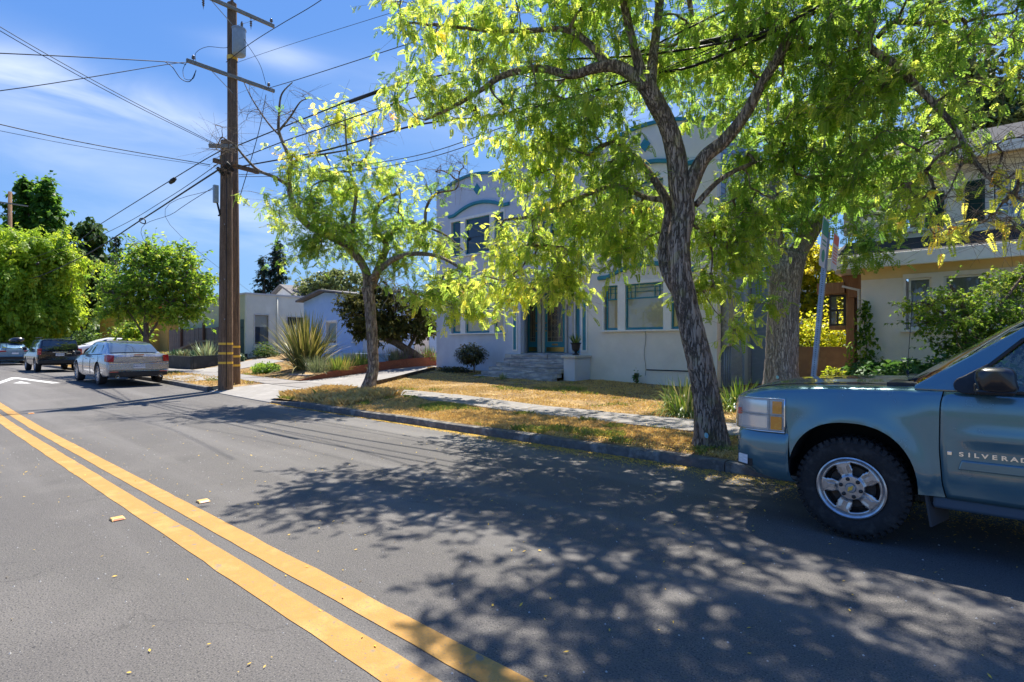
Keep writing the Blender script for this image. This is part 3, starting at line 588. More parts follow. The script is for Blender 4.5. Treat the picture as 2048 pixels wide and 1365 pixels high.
# porch back: doors, casings, kick plates, leaded glass
YB = 16.72
leadglass = mat('leaded door glass', (.06, .05, .035), .25, var=((.035, .035, .03), (.16, .10, .04), (.05, .05, .04)), vscale=5, coat=.6)
lead = mat('lead came', (.42, .36, .22), .4, metal=.6)
def door(x0, x1, z0, z1, pattern=1):
    q = MB(); q.box(x0, x1, YB - .07, YB - .02, z0, z1); d = q.build('door', teal, B0, bev=.005)
    gx0, gx1, g0, g1 = x0 + .14, x1 - .12, z0 + .42, z1 - .22
    MB().box(gx0, gx1, YB - .078, YB - .071, g0, g1).build('door_glass', leadglass, d)
    q = MB(); frame_rect(q, gx0 - .015, gx1 + .015, g0 - .015, g1 + .015, YB - .09, YB - .079, .015)
    for k in (.26, .74): x = gx0 + (gx1 - gx0) * k; q.box(x - .006, x + .006, YB - .088, YB - .0795, g0, g1)
    for k in (.1, .9): z = g0 + (g1 - g0) * k; q.box(gx0, gx1, YB - .087, YB - .08, z - .006, z + .006)
    if pattern:
        c = (gx0 + gx1) / 2; w = (gx1 - gx0) * .22
        for k in range(5):
            z = g0 + (g1 - g0) * (.2 + .13 * k)
            q.bar((c - w, YB - .084, z), (c, YB - .084, z + .11), .008, .006); q.bar((c + w, YB - .084, z), (c, YB - .084, z + .11), .008, .006)
            q.bar((c - w, YB - .085, z + .11), (c, YB - .085, z), .008, .006); q.bar((c + w, YB - .085, z + .11), (c, YB - .085, z), .008, .006)
        q.box(c - .005, c + .005, YB - .086, YB - .0795, g0 + .2, g1 - .2)
    q.build('leading', lead, d)
    MB().box(x0 + .06, x1 - .05, YB - .078, YB - .0705, z0 + .03, z0 + .2).build('kick_plate', brass, d)
    if pattern: MB().box((x0 + x1) / 2 - .14, (x0 + x1) / 2 + .14, YB - .08, YB - .0705, z0 + .27, z0 + .33).build('letter_slot', brass, d, bev=.003)
    xk = x0 + .055 if pattern else x1 - .055
    for z, r in ((z0 + 1.12, .028), (z0 + .95, .02), (z0 + .82, .03)): MB().lathe([(0, -.04), (r, -.03), (r, -.005), (r * .5, 0), (r * .5, .005)], (xk, YB - .075, z), (0, 1, 0), 12).build('door_knob', brass, d, smooth=True)
door(-12.86, -11.93, 1.26, 3.5); door(-13.72, -13.22, 1.26, 3.45, 0)
q = MB(); [q.box(a, b, YB - .1, YB - .001, 1.25, 3.62) for a, b in ((-13.21, -13.05), (-12.99, -12.87), (-11.92, -11.84), (-11.60, -11.52))]; q.box(-13.0, -11.5, YB - .103, YB - .001, 3.52, 3.62); q.build('door_casing', trimg, B0)
MB().box(-11.44, -11.2, YB - .05, YB - .002, 1.26, 3.5).build('side_door', teal, B0); q = MB(); q.box(-11.19, -11.11, YB - .1, YB - .001, 1.25, 3.6); q.box(-11.51, -11.45, YB - .098, YB - .001, 1.25, 3.6); q.build('door_casing', trimw, B0)
mbx = MB().box(-13.71 + .02, -13.6, 16.0, 16.25, 2.15, 2.95).build('mailbox', trimw, B0, bev=.01); [MB().box(-13.598, -13.592, 16.08, 16.17, z, z + .06).build('letter_flap', iron, mbx) for z in (2.82, 2.7)]; frame_rect(MB(), 15.95, 16.3, 2.1, 3.0, 0, .02, .04)
lamp = MB().lathe([(.001, .16), (.06, .13), (.075, 0), (.05, -.03), (.001, -.04)], (-11.75, YB - .13, 3.05), n=12).build('porch_lamp', mat('porch lamp glass', (.7, .6, .4), .3), B0, smooth=True)
# steps, landing, pillar
MB().box(-13.7, -10.52, 15.52, YB - .1, .9, 1.24).build('landing', stone, B0, bev=.01)
for i in range(6):
    z1 = 1.2 - .145 * i; y1 = 15.5 - .25 * i; y0 = y1 - .27; xa = -13.35 - .14 * i; xb = -10.52; nb = 3; cuts = [xa] + sorted(rng.uniform(xa + .6, xb - .5, nb - 1)) + [xb]
    for a, b in zip(cuts[:-1], cuts[1:]):
        MB().box(a + .004, b - .004, y0 + rng.uniform(-.008, .008), 15.5 if i < 1 else y1 - .001, z1 - .145 + .002, z1 - rng.uniform(0, .008)).build('step_stone', stone, B0, bev=.008)
MB().box(-10.5, -10.06, 14.57, 15.49, .25, 1.12).build('pillar', stucco_sky_tint, B0, bev=.01); MB().box(-10.56, -10.0, 14.50, 15.49, 1.125, 1.21).build('pillar_cap', trimg, B0, bev=.012)
MB().box(-13.72, -13.1, 15.3, 15.49, 1.06, 1.21).build('pier_cap', trimg, B0, bev=.012)
# right flank of the duplex: boards, corner boards, pipes
q = MB(); z = .15
while z < 7.8: q.add([(WR, FACE + .22, z), (WR, 20.6, z), (WR, 20.6, z + .17), (WR, FACE + .22, z + .17), (WR + .018, FACE + .22, z), (WR + .018, 20.6, z)], [(0, 1, 5, 4), (4, 5, 2, 3)]); z += .17
q.build('siding', siding_blue, B0, kind='stuff'); MB().box(WR - .22, WR - .001, FACE + .221, 26, .1, 7.9).build('flank_wall', siding_blue, B0)
for y0, y1, x1, m in ((15.44, 15.72, .03, stucco_grey), (17.66, 17.95, .05, mat('light blue trim', (.35, .46, .62), .6)), (19.7, 19.95, .07, trimw), (20.3, 20.62, .05, trimg)): MB().box(WR + .001, WR + x1 + .02, y0, y1, .1, 7.85).build('corner_board', m, B0)
MB().box(WR + .02, WR + .5, 18.5, 19.1, .3, 7.2).build('bay_wall', siding_blue, B0)
MB().box(WR + .02, WR + .12, 16.2, 17.2, 5.0, 6.6).build('flank_window', trimw, B0)
mt = thing('electric_meters', (WR + .1, 16.1, 1.5), 'grey electric meter cabinet with three round meters on the blue side wall', 'meter cabinet')
MB().box(WR + .022, WR + .26, 15.78, 16.16, 1.5, 3.3).build('cabinet', gutterm, mt, bev=.012)
mglass = mat('meter glass', (.5, .52, .5), .15, coat=1)
for z in (1.85, 2.15, 2.45): o = MB().lathe([(.001, .14), (.07, .13), (.085, .04), (.1, .03), (.1, 0)], (WR + .02, 16.55, z), (1, 0, 0), 20).build('meter', mglass, mt, smooth=40); MB().box(WR + .021, WR + .1, 16.38, 16.72, z - .13, z + .13).build('meter_socket', gutterm, mt, bev=.01)
pipe = MB(); [pipe.tube([(WR + .1 + .02 * i, 15.85 + .11 * i, 1.5), (WR + .1 + .02 * i, 15.85 + .11 * i, .3)], .022, 8) for i in range(4)]; pipe.build('conduit', siding_blue, mt, smooth=True)
gp = MB().tube([(-8.0, FACE - .06, .78), (-6.2, FACE - .06, .78)], .018, 8).build('garden_pipe', iron, None, (-7, FACE, .78), smooth=True); tag(gp, 'thin dark pipe running low along the grey wall', 'pipe')
cd = MB(); pts = [Vector((-8.07, FACE - .02, 2.0 - .2 * i - 0)) + Vector((.03 * math.sin(i * 1.3), 0, 0)) for i in range(8)]; cd.tube(pts, .006, 5); tag(cd.build('loose_cable', iron, None, (-8, FACE, 1.5)), 'loose cable hanging below the ground floor window', 'cable')

# ------------------------------------------------------------------ cream flat-roofed house, left
cream = mat('cream stucco', (.70, .68, .56), .9, var=((.65, .63, .52), (.74, .72, .6)), vscale=1, bump=.5, bscale=50, stain=(.58, .57, .48), stscale=.5)
creamy = mat('yellow green stucco', (.52, .52, .30), .9, var=((.47, .47, .27), (.56, .56, .33)), vscale=1)
B1 = thing('cream_house', (-34, 14.5, 1), 'small flat roofed cream stucco house behind the utility poles', 'house')
def wall_x(mb, y0, y1, z0, z1, x, th, holes, mi=0):
    """wall facing +X: same as wall_y turned a quarter"""
    t = MB(); wall_y(t, y0, y1, z0, z1, 0, th, holes, mi); mb.add([(x - v[1], v[0], v[2]) for v in t.v], [f for f in t.f], mi); return mb
q = MB(); CX0, CX1, CY0, CY1, CZ = -41.0, -30.6, 13.05, 24.0, 4.3
wall_x(q, CY0, CY1, .6, CZ, CX1, .2, [(13.45, 14.3, 1.55, 3.25), (15.3, 16.6, 2.3, 3.2)]); wall_y(q, CX0, CX1 - .2, .6, CZ, CY0, .2, [(-31.3, -30.95, 1.1, 2.9), (-33.6, -32.3, 1.1, 3.1)], 1)
q.box(CX0, CX0 + .2, CY0 + .2, CY1, .6, CZ); q.box(CX0 + .2, CX1 - .2, CY1 - .2, CY1, .6, CZ); q.box(CX0 + .2, CX1 - .2, CY0 + .2, CY1 - .2, 3.9, 4.0); q.build('wall', [cream, creamy], B1)
MB().box(CX0 - .06, CX1 + .06, CY0 - .06, CY1 + .06, CZ + .001, CZ + .1).build('roof_cap', trimg, B1)
def window_x(par, x, y0, y1, z0, z1, trim, nm=1, blind=None):
    t = MB(); frame_rect(t, y0, y1, z0, z1, -.03, .1, .05); [t.box(y0 + (y1 - y0) * k / (nm + 1) - .02, y0 + (y1 - y0) * k / (nm + 1) + .02, .03, .08, z0 + .05, z1 - .05) for k in range(1, nm + 1)]
    f = MB().add([(x - v[1], v[0], v[2]) for v in t.v], t.f).build('window', trim, par, fix=True)
    MB().add([(x - .07, y0, z0), (x - .07, y1, z0), (x - .07, y1, z1), (x - .07, y0, z1)], [(0, 1, 2, 3)]).build('pane', glass, f)
    if blind: MB().add([(x - .14, y0, z0 + blind), (x - .14, y1, z0 + blind), (x - .14, y1, z1), (x - .14, y0, z1)], [(0, 1, 2, 3)]).build('blind', slatm, f)
window_x(B1, CX1, 13.45, 14.3, 1.55, 3.25, trimg, 0, 1.0); window_x(B1, CX1, 15.3, 16.6, 2.3, 3.2, trimg, 1)
MB().tube([(CX1 + .05, 14.75, 4.2), (CX1 + .05, 14.75, 1.0)], .035, 8).build('downpipe', cream, B1, smooth=True)
MB().box(CX1 - .75, CX1 - .3, CY0 - .02, CY0 + .03, 1.0, 2.95).build('door', mat('dark green door', (.02, .06, .04), .5), B1); MB().box(-33.6, -32.3, CY0 + .05, CY0 + .1, 1.1, 3.1).build('garage_door', mat('green garage', (.02, .07, .05), .5), B1)
put_text('1139', .14, .01, 'house_number', iron, B1, (-31.15, CY0 - .02, 2.5), (1, 0, 0), (0, 0, 1))

# ------------------------------------------------------------------ light blue gabled house
lblue = mat('light blue stucco', (.38, .56, .86), .9, var=((.35, .52, .82), (.41, .6, .89)), vscale=1.2, bump=.5, bscale=40, spec=.2)
B2 = thing('light_blue_house', (-25, 15, .8), 'single storey light blue house with a low gable behind the spiky plant', 'house')
GX0, GX1, GY = -28.06, -22.5, 15.0; pk = -25.9
q = MB(); wall_y(q, GX0, GX1, .5, 3.75, GY, .2, [(-25.75, -24.75, 1.55, 2.75), (-23.3, -22.9, 1.7, 2.6)]); wall_x(q, GY + .2, 23, .5, 3.75, GX1, .2, [(15.9, 16.9, 1.7, 2.9), (18.1, 19.1, 1.0, 3.0)])
q.prism([(GX0, GY, 3.751), (GX1, GY, 3.751), (GX1, GY, 3.85), (pk, GY, 4.25), (GX0, GY, 3.85)], (0, .2, 0)); q.box(GX0, GX0 + .2, GY + .2, 23, .5, 3.75); q.box(GX0 + .2, GX1 - .2, 22.8, 23, .5, 3.75); q.build('wall', lblue, B2)
roofm = mat('grey shingle', (.20, .19, .18), .9, var=((.14, .13, .13), (.26, .25, .23)), vscale=8, bump=.8, bscale=30)
q = MB()
for a, b in (((GX0 - .25, 3.84), (pk, 4.30)), ((pk, 4.30), (GX1 + .25, 3.84))): q.prism([(a[0], GY - .35, a[1]), (b[0], GY - .35, b[1]), (b[0], GY - .35, b[1] + .09), (a[0], GY - .35, a[1] + .09)], (0, 8.4, 0))
q.build('roof', roofm, B2, fix=True)
window(B2, GY, -25.75, -24.75, 1.55, 2.75, [(-25.68, -24.82)], trimw, trimw); window(B2, GY, -23.3, -22.9, 1.7, 2.6, [(-23.26, -22.94)], trimw, trimw)
window_x(B2, GX1, 15.9, 16.9, 1.7, 2.9, trimw, 1); MB().box(GX1 - .08, GX1 - .03, 18.1, 19.1, 1.0, 3.0).build('door', trimw, B2)
q = MB(); q.box(-22.3, -19.2, 13.9, 14.05, .55, 1.1); q.box(-22.35, -19.15, 13.85, 14.1, 1.1, 1.17); tag(q.build('porch_wall', mat('pale blue painted wall', (.42, .55, .75), .8), None, (-21, 14, .6)), 'low pale blue garden wall with a flat cap behind the flower bed', 'wall')

# ------------------------------------------------------------------ far houses, left
yel = mat('ochre yellow stucco', (.72, .42, .10), .9, var=((.66, .38, .09), (.78, .47, .13)), vscale=.8, bump=.3, bscale=30)
B3 = thing('yellow_house', (-58, 14, .8), 'bright ochre yellow stucco house with an arched porch far down the street', 'house')
q = MB(); wall_y(q, -62, -50.5, .3, 4.6, 13.2, .3, []); q.box(-62, -50.5, 13.5, 22, .3, 4.6); q.box(-50.5, -48.3, 14.6, 22, .3, 3.9); q.build('wall', yel, B3)
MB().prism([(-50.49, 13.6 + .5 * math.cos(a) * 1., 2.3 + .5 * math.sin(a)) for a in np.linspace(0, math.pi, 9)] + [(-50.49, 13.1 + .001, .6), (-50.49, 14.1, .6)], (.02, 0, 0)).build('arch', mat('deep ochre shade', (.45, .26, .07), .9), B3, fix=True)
MB().box(-62.3, -48.2, 13.0, 22.3, 4.6, 4.8).build('roof', mat('clay roof', (.35, .15, .08), .8), B3)
beige = mat('olive beige stucco', (.42, .37, .24), .9, var=((.38, .33, .21), (.46, .41, .27)), vscale=.8)
B4 = thing('beige_house', (-46, 17, .8), 'olive beige stucco house with white paned windows behind the round street tree', 'house')
hs = [(-47.2 + 1.25 * i, -47.2 + 1.25 * i + .8, 1.9, 4.2) for i in range(3)]
q = MB(); wall_y(q, -48.2, -40.2, .5, 4.9, 16.2, .25, hs); q.box(-48.2, -47.9, 16.45, 24, .5, 4.9); q.box(-40.5, -40.2, 16.45, 24, .5, 4.9); q.box(-47.9, -40.5, 23.7, 24, .5, 4.9); q.build('wall', beige, B4)
for a, b, c, d in hs:
    f = frame_rect(MB(), a, b, c, d, 16.18, 16.3, .06).box(a, b, 16.19, 16.29, 3.0, 3.08).box((a + b) / 2 - .03, (a + b) / 2 + .03, 16.195, 16.285, c, 3.0).build('window', trimw, B4); MB().add([(a, 16.26, c), (b, 16.26, c), (b, 16.26, d), (a, 16.26, d)], [(0, 1, 2, 3)]).build('pane', glass, f)
MB().box(-48.5, -40.0, 15.9, 24.2, 4.9, 5.1).build('roof', mat('brown roof', (.16, .12, .09), .9), B4)
B5 = thing('white_house', (-36, 19, 1), 'pale white gabled house glimpsed between the fence and the street tree', 'house')
q = MB(); wall_y(q, -41, -33.4, .6, 4.0, 18.4, .25, [(-36.6, -36.0, 1.8, 3.4), (-35.3, -34.7, 1.8, 3.4)]); q.box(-33.65, -33.4, 18.65, 24.5, .6, 4.0); q.prism([(-41, 18.4, 4.0), (-33.4, 18.4, 4.0), (-37.2, 18.4, 5.6)], (0, .25, 0)); q.build('wall', trimw, B5)
q = MB(); q.prism([(-41.3, 18.1, 3.9), (-37.2, 18.1, 5.62), (-37.2, 18.1, 5.75), (-41.3, 18.1, 4.05)], (0, 6, 0)); q.prism([(-33.1, 18.1, 3.9), (-37.2, 18.1, 5.62), (-37.2, 18.1, 5.75), (-33.1, 18.1, 4.05)], (0, 6, 0)); q.build('roof', roofm, B5, fix=True)
for a in (-36.6, -35.3): f = frame_rect(MB(), a, a + .6, 1.8, 3.4, 18.38, 18.5, .05).build('window', trimg, B5); MB().add([(a, 18.46, 1.8), (a + .6, 18.46, 1.8), (a + .6, 18.46, 3.4), (a, 18.46, 3.4)], [(0, 1, 2, 3)]).build('pane', glass, f)

# board fence, picket rail, low walls, edging
wood = mat('weathered fence wood', (.22, .19, .16), .9, var=((.14, .115, .095), (.28, .25, .21)), vscale=4, vstretch=(4, 4, .5), bump=.8, bscale=25, bstretch=(6, 6, .4))
FN = thing('board_fence', (-36, 14, 1), 'weathered grey board fence between the street tree and the utility poles', 'fence')
me0 = None
for i in range(46):
    x = -41.4 + i * .2; b = Vector((x, 12.6, 1.0 + rng.normal(0, .015)))
    if me0 is None: o = MB().box(x, x + .185, 12.6, 12.625, .95, 2.55).build('board', wood, FN); me0 = o.data; x00 = x
    else: o = bpy.data.objects.new('board', me0); COL.objects.link(o); o.parent = FN; o.location = (x - x00, rng.normal(0, .006), rng.normal(0, .02))
for x in (-38.9, -35.2, -32.6): MB().box(x, x + .13, 12.45, 12.58, .9, 2.85).build('post', mat('brown post', (.12, .06, .035), .8), FN)
MB().box(-41.4, -32.2, 12.63, 12.67, 2.2, 2.3).box(-41.4, -32.2, 12.63, 12.67, 1.3, 1.4).build('rail', wood, FN)
RL = thing('stair_rail', (-33, 11.2, 1), 'sloping grey wooden stair railing with thin slats above the planting bed', 'railing')
q = MB(); q.bar((-36.6, 11.3, 1.15), (-32.4, 11.3, 1.75), .07, .1); q.bar((-32.4, 11.3, 1.75), (-29.9, 11.6, 1.75), .07, .1); q.build('handrail', wood, RL)
for i in range(28):
    x = -36.4 + i * .15; z = 1.15 + (x + 36.6) / 4.2 * .6; MB().box(x, x + .05, 11.28, 11.32, .7, z).build('slat', wood, RL)
darkwall = mat('dark board wall', (.045, .05, .055), .8, var=((.03, .035, .04), (.07, .075, .08)), vscale=3, bump=.5)
q = MB(); q.box(-34, -29.4, 9.86, 10.0, .2, .98); q.bar((-29.47, 10.0, .6), (-30.2, 12.9, .68), .14, .78); tag(q.build('retaining_wall', darkwall, None, (-30, 10, .4)), 'low dark painted retaining wall holding the succulent bed', 'wall')
redwood = mat('redwood plank', (.36, .105, .045), .75, var=((.27, .075, .035), (.42, .14, .06)), vscale=3, vstretch=(.6, 2, 8), bump=.6, bscale=20, bstretch=(1, 1, 8))
ED = thing('plank_edging', (-18.6, 12, .4), 'red brown plank edging rising beside the driveway', 'garden edging')
pts = [(-18.72, 9.9, .06), (-18.72, 11.5, .3), (-18.72, 13.0, .36), (-18.72, 14.6, .38), (-18.72, 16.6, .42)]
for (x, y, h), (x2, y2, h2) in zip(pts[:-1], pts[1:]):
    a, b = G(x + .2, y) + .0, G(x2 + .2, y2); MB().add([(x - .03, y + .004, a - .1), (x + .03, y + .004, a - .1), (x + .03, y + .004, a + h), (x - .03, y + .004, a + h), (x2 - .03, y2 - .004, b - .1), (x2 + .03, y2 - .004, b - .1), (x2 + .03, y2 - .004, b + h2), (x2 - .03, y2 - .004, b + h2)], [(0, 1, 2, 3), (7, 6, 5, 4), (0, 4, 5, 1), (1, 5, 6, 2), (2, 6, 7, 3), (3, 7, 4, 0)]).build('plank', redwood, ED)
# raised bed behind the edging
q = MB(); rows = []
for y in np.linspace(9.9, 19, 12): hgt = np.interp(y, [p[1] for p in pts], [p[2] for p in pts]); rows.append([(x, y, G(-18.9, y) + hgt * .8 - .02 + rng.normal(0, .02)) for x in np.linspace(-18.76, -22.4, 7)])
q.grid(rows).build('bed_soil', soil, smooth=True, kind='structure')
LE = thing('lawn_edging', (-15.5, 11.5, .3), 'dark weathered board edging along the left side of the dry lawn', 'garden edging')
for a, b in ((9.95, 11.5), (11.51, 13.2), (13.21, 14.6)):
    xa, xb = -14.86 - (a - 9.8) * .42, -14.86 - (b - 9.8) * .42; MB().bar((xa, a, G(xa, a) + .03), (xb, b, G(xb, b) + .03), .04, .2).build('board', mat('dark edging board', (.10, .07, .05), .9, var=((.06, .045, .03), (.16, .12, .08)), vscale=5), LE)
tag(MB().box(-20.6, -19.2, 10.4, 11.2, .15, .42).build('concrete_step', concrete, None, (-20, 10.8, .2), bev=.01), 'single flat concrete step left of the red plank edging', 'step')

# ------------------------------------------------------------------ right house
rstucco = mat('off white stucco', (.82, .78, .70), .9, var=((.79, .75, .67), (.84, .80, .72)), vscale=1.2, bump=.6, bscale=50, stain=(.66, .62, .55), stscale=.8)
ryellow = mat('pale yellow stucco', (.80, .64, .34), .9, var=((.76, .60, .31), (.83, .67, .37)), vscale=1.2, bump=.5, bscale=50)  # yellower and a little darker than the wall stucco; frieze and soffits
shingle = mat('black shingle', (.045, .045, .05), .9, var=((.03, .03, .033), (.075, .075, .08)), vscale=12, vstretch=(1, 3, 1), bump=1, bscale=35)
brown = mat('brown stained wood', (.30, .16, .085), .75, var=((.24, .12, .06), (.36, .2, .11)), vscale=3, vstretch=(4, 4, .6), bump=.3)
taupe = mat('taupe wood', (.14, .10, .08), .8, var=((.11, .08, .06), (.18, .13, .1)), vscale=3)
B6 = thing('white_stucco_house', (3, 15.5, .8), 'two storey off white stucco house with dark shingle porch roof and green shutters', 'house')
RY, RX = 15.5, -2.38; zE = 3.42
rw = P(1805, 660, RY), P(2100, 545, RY)
wx0 = P(1808, 0, RY).x; g1a, g1b = P(1817, 0, RY).x, P(1863, 0, RY).x; g2a, g2b = P(1888, 0, RY).x, P(1968, 0, RY).x; g3a, g3b = P(1995, 0, RY).x, P(2045, 0, RY).x
wz0 = P(1808, 660, RY).z; wz1 = P(1808, 553, RY).z
q = MB(); wall_y(q, RX, 8, .3, zE - .32, RY, .2, [(wx0, g3b + .1, wz0, wz1)]); q.build('wall', rstucco, B6)
q = MB(); q.box(RX, 8, RY, RY + .2, zE - .318, zE + .35); q.build('frieze', ryellow, B6)
MB().box(RX, RX + .2, RY + .2, 24, .3, zE + .3).box(RX + .2, 8, 23.8, 24, .3, 8).build('side_wall', rstucco, B6)
window(B6, RY, wx0, g3b + .1, wz0, wz1, [(g1a, g1b), (g2a, g2b), (g3a, g3b)], trimw, trimw, mat('sheer curtain', (.40, .36, .38), .9, var=((.3, .27, .3), (.46, .42, .43)), vscale=9, vstretch=(5, 1, .3)))
# lower roof with white fascia
yF = RY - .5; q = MB(); q.prism([(RX - .55, yF, zE + .14), (RX - .55, yF, zE + .22), (RX - .55, RY + 1.35, zE + .82), (RX - .55, RY + 1.35, zE + .70)], (11, 0, 0)); q.build('porch_roof', shingle, B6, fix=True)
MB().box(RX - .6, 8, yF - .1, yF - .001, zE - .1, zE + .2).build('gutter', trimw, B6, bev=.015); MB().box(RX - .6, RX - .551, yF, RY + 1.3, zE - .02, zE + .2).build('bargeboard', trimw, B6); MB().box(RX - .55, 8, yF, RY - .001, zE - .04, zE + .0).build('soffit', ryellow, B6)
# upper storey set back
UY = RY + 1.2
ux = lambda u: P(u, 0, UY).x
uz = lambda u, v: P(u, v, UY).z
q = MB(); w1 = (ux(1800), ux(1848), uz(1846, 458), uz(1846, 405)); w2 = (ux(1984), ux(2110), uz(2000, 436), uz(2000, 352)); UX0 = RX - .25; zT = uz(1985, 330)
wall_y(q, UX0, 8, zE + .3, zT + .35, UY, .2, [w1, w2]); q.box(UX0, UX0 + .2, UY + .2, 24, zE + .3, zT + .3); q.build('upper_wall', rstucco, B6)
window(B6, UY, *w1, [(w1[0] + .06, w1[1] - .06)], trimw, trimw)
w2m = (w2[0] + w2[1]) / 2
bluegl = glassmat('sky reflecting glass', (.5, .55, .6), 3.5)
f = window(B6, UY, *w2, [(w2[0] + .06, w2[1] - .06)], trimw, trimw, gl=bluegl)
q = MB(); zc = (w2[2] + w2[3]) / 2; q.box(w2[0] + .08, w2[1] - .08, UY + .04, UY + .064, zc - .03, zc + .03)
for k in (1, 2, 3): x = w2[0] + .06 + (w2[1] - w2[0] - .12) * k / 4; q.box(x - .012, x + .012, UY + .042, UY + .062, w2[2] + .07, w2[3] - .1)
for k in (.25, .75): z = w2[2] + (w2[3] - w2[2]) * k; q.box(w2[0] + .08, w2[1] - .08, UY + .044, UY + .06, z - .012, z + .012)
q.build('muntin', trimw, f)
gsh = mat('dark green shutter', (.015, .045, .035), .5, bump=.2)
for a, b, u0 in ((ux(1852), ux(1889), 1870), (ux(1930), ux(1970), 1950)):
    z0, z1 = uz(u0, 455 if u0 < 1900 else 444), uz(u0, 385 if u0 < 1900 else 362); s = frame_rect(MB(), a, b, z0, z1, UY - .05, UY - .003, .05).build('shutter', gsh, B6); q = MB(); z = z0 + .06
    while z < z1 - .06: q.add([(a + .05, UY - .04, z), (b - .05, UY - .04, z), (b - .05, UY - .015, z + .05), (a + .05, UY - .015, z + .05)], [(0, 1, 2, 3)]); z += .045
    q.build('louvre', gsh, s, kind='stuff')
MB().box(UX0 - .7, 9, UY - .6, UY - .5, zT + .12, zT + .36).build('eave_board', trimw, B6); MB().box(UX0 - .68, 9, UY - .5, UY - .001, zT + .2, zT + .26).build('upper_soffit', ryellow, B6)
MB().prism([(UX0 - .7, UY - .6, zT + .37), (UX0 - .7, UY + 3.5, zT + 1.9), (UX0 - .7, UY + 7.5, zT + .37)], (12, 0, 0)).build('roof', shingle, B6, fix=True)
a = P(1688, 380, UY); b = P(1716, 470, UY); MB().box(a.x, UX0 - .02, UY - .05, UY, b.z, a.z + .7).build('side_eave_panel', mat('tan boards', (.50, .42, .36), .8), B6)
# wooden side porch, bay and low wall
SP = thing('side_porch', (RX - .5, 16.5, .7), 'brown stained wooden side porch with a small black framed bay window', 'porch')
sx = lambda u, y=16.2: P(u, 0, y).x
MB().box(sx(1692), sx(1708), 16.2, 16.4, .3, 3.2).build('post', brown, SP); MB().box(sx(1708), RX - .02, 16.32, 16.5, .3, 3.3).build('dark_panel', taupe, SP)
MB().prism([(sx(1684), 16.1, 3.3), (RX, 16.1, 3.3), (RX, 16.1, 2.75), (sx(1700), 16.1, 2.75)], (0, 1.3, 0)).build('beam_board', brown, SP, fix=True); MB().box(sx(1680), RX - .01, 15.6, 17.3, 3.31, 3.42).build('roof_board', trimg, SP)
bx0, bx1 = sx(1658), sx(1691); bz0, bz1 = P(1670, 652, 16.2).z, P(1670, 590, 16.2).z; blackf = mat('black frame', (.02, .02, .022), .5)
MB().box(bx0 - .25, bx1, 16.05, 16.9, bz1 + .02, bz1 + .3).build('bay_roof', brown, SP); q = frame_rect(MB(), bx0, bx1, bz0, bz1, 16.2, 16.26, .05).box(bx0, bx1, 16.205, 16.25, (bz0 + bz1) / 2 - .03, (bz0 + bz1) / 2 + .03); q.box((bx0 + bx1) / 2 - .02, (bx0 + bx1) / 2 + .02, 16.21, 16.25, bz0, (bz0 + bz1) / 2); q.box(bx0, bx0 + .05, 16.26, 16.8, bz0, bz1); q.build('bay_frame', blackf, SP); MB().box(bx0, bx1, 16.2, 16.85, bz0 - .1, bz0 - .003).build('bay_base', brown, SP)
MB().add([(bx0, 16.23, bz0), (bx1, 16.23, bz0), (bx1, 16.23, bz1), (bx0, 16.23, bz1)], [(0, 1, 2, 3)]).build('pane', glass, SP)
MB().bar((sx(1690), 15.9, 3.02), (RX - .05, 15.75, 2.88), .06, .05).tube([(RX - .06, 15.62, 2.86), (RX - .06, 15.62, .8)], .035, 8).build('downpipe', trimg, SP)
fw = mat('brown garden wall', (.27, .17, .09), .85, var=((.21, .13, .07), (.33, .22, .12)), vscale=2, bump=.4)
q = MB().box(P(1592, 0, 17.2).x, P(1692, 0, 17.2).x, 17.2, 17.35, .4, P(1640, 694, 17.2).z); tag(q.build('garden_wall', fw, None, (-4, 17.2, .5)), 'low brown garden wall between the thick tree and the side porch', 'wall')
# ================================================================== VEHICLES
def paint(name, col, metal=.5, rough=.32, flake=True):
    m = bpy.data.materials.new(name); m.use_nodes = True; t = m.node_tree; b = t.nodes['Principled BSDF']
    b.inputs['Base Color'].default_value = (*col, 1); b.inputs['Metallic'].default_value = metal; b.inputs['Roughness'].default_value = rough
    b.inputs['Coat Weight'].default_value = .9; b.inputs['Coat Roughness'].default_value = .025
    tcn = N(t, 'ShaderNodeTexCoord'); n = N(t, 'ShaderNodeTexNoise'); n.inputs['Scale'].default_value = 6; n.inputs['Detail'].default_value = 6; L(t, tcn.outputs['Object'], n.inputs[0])
    mr = N(t, 'ShaderNodeMapRange'); mr.inputs[1].default_value = .4; mr.inputs[2].default_value = .75; mr.inputs[3].default_value = rough - .03; mr.inputs[4].default_value = rough + .12; L(t, n.outputs[0], mr.inputs[0]); L(t, mr.outputs[0], b.inputs['Roughness'])
    mr2 = N(t, 'ShaderNodeMapRange'); mr2.inputs[1].default_value = .45; mr2.inputs[2].default_value = .8; mr2.inputs[3].default_value = .0; mr2.inputs[4].default_value = .16; L(t, n.outputs[0], mr2.inputs[0])
    mx = N(t, 'ShaderNodeMix', data_type='RGBA'); L(t, mr2.outputs[0], mx.inputs[0]); mx.inputs[6].default_value = (*col, 1); mx.inputs[7].default_value = (.22, .2, .17, 1); L(t, mx.outputs[2], b.inputs['Base Color'])
    return m
tyrem = mat('tyre rubber', (.035, .034, .033), .8, var=((.026, .025, .025), (.06, .056, .052)), vscale=12, bump=.3, bscale=120, spec=.3)
blackp = mat('black plastic', (.018, .018, .02), .45, bump=.15, bscale=200, var=((.015, .015, .016), (.035, .034, .034)), vscale=8)
under = mat('underbody black', (.01, .01, .01), .9)
alloy = mat('alloy wheel', (.62, .62, .62), .28, metal=.85, var=((.45, .44, .43), (.72, .72, .72)), vscale=9)
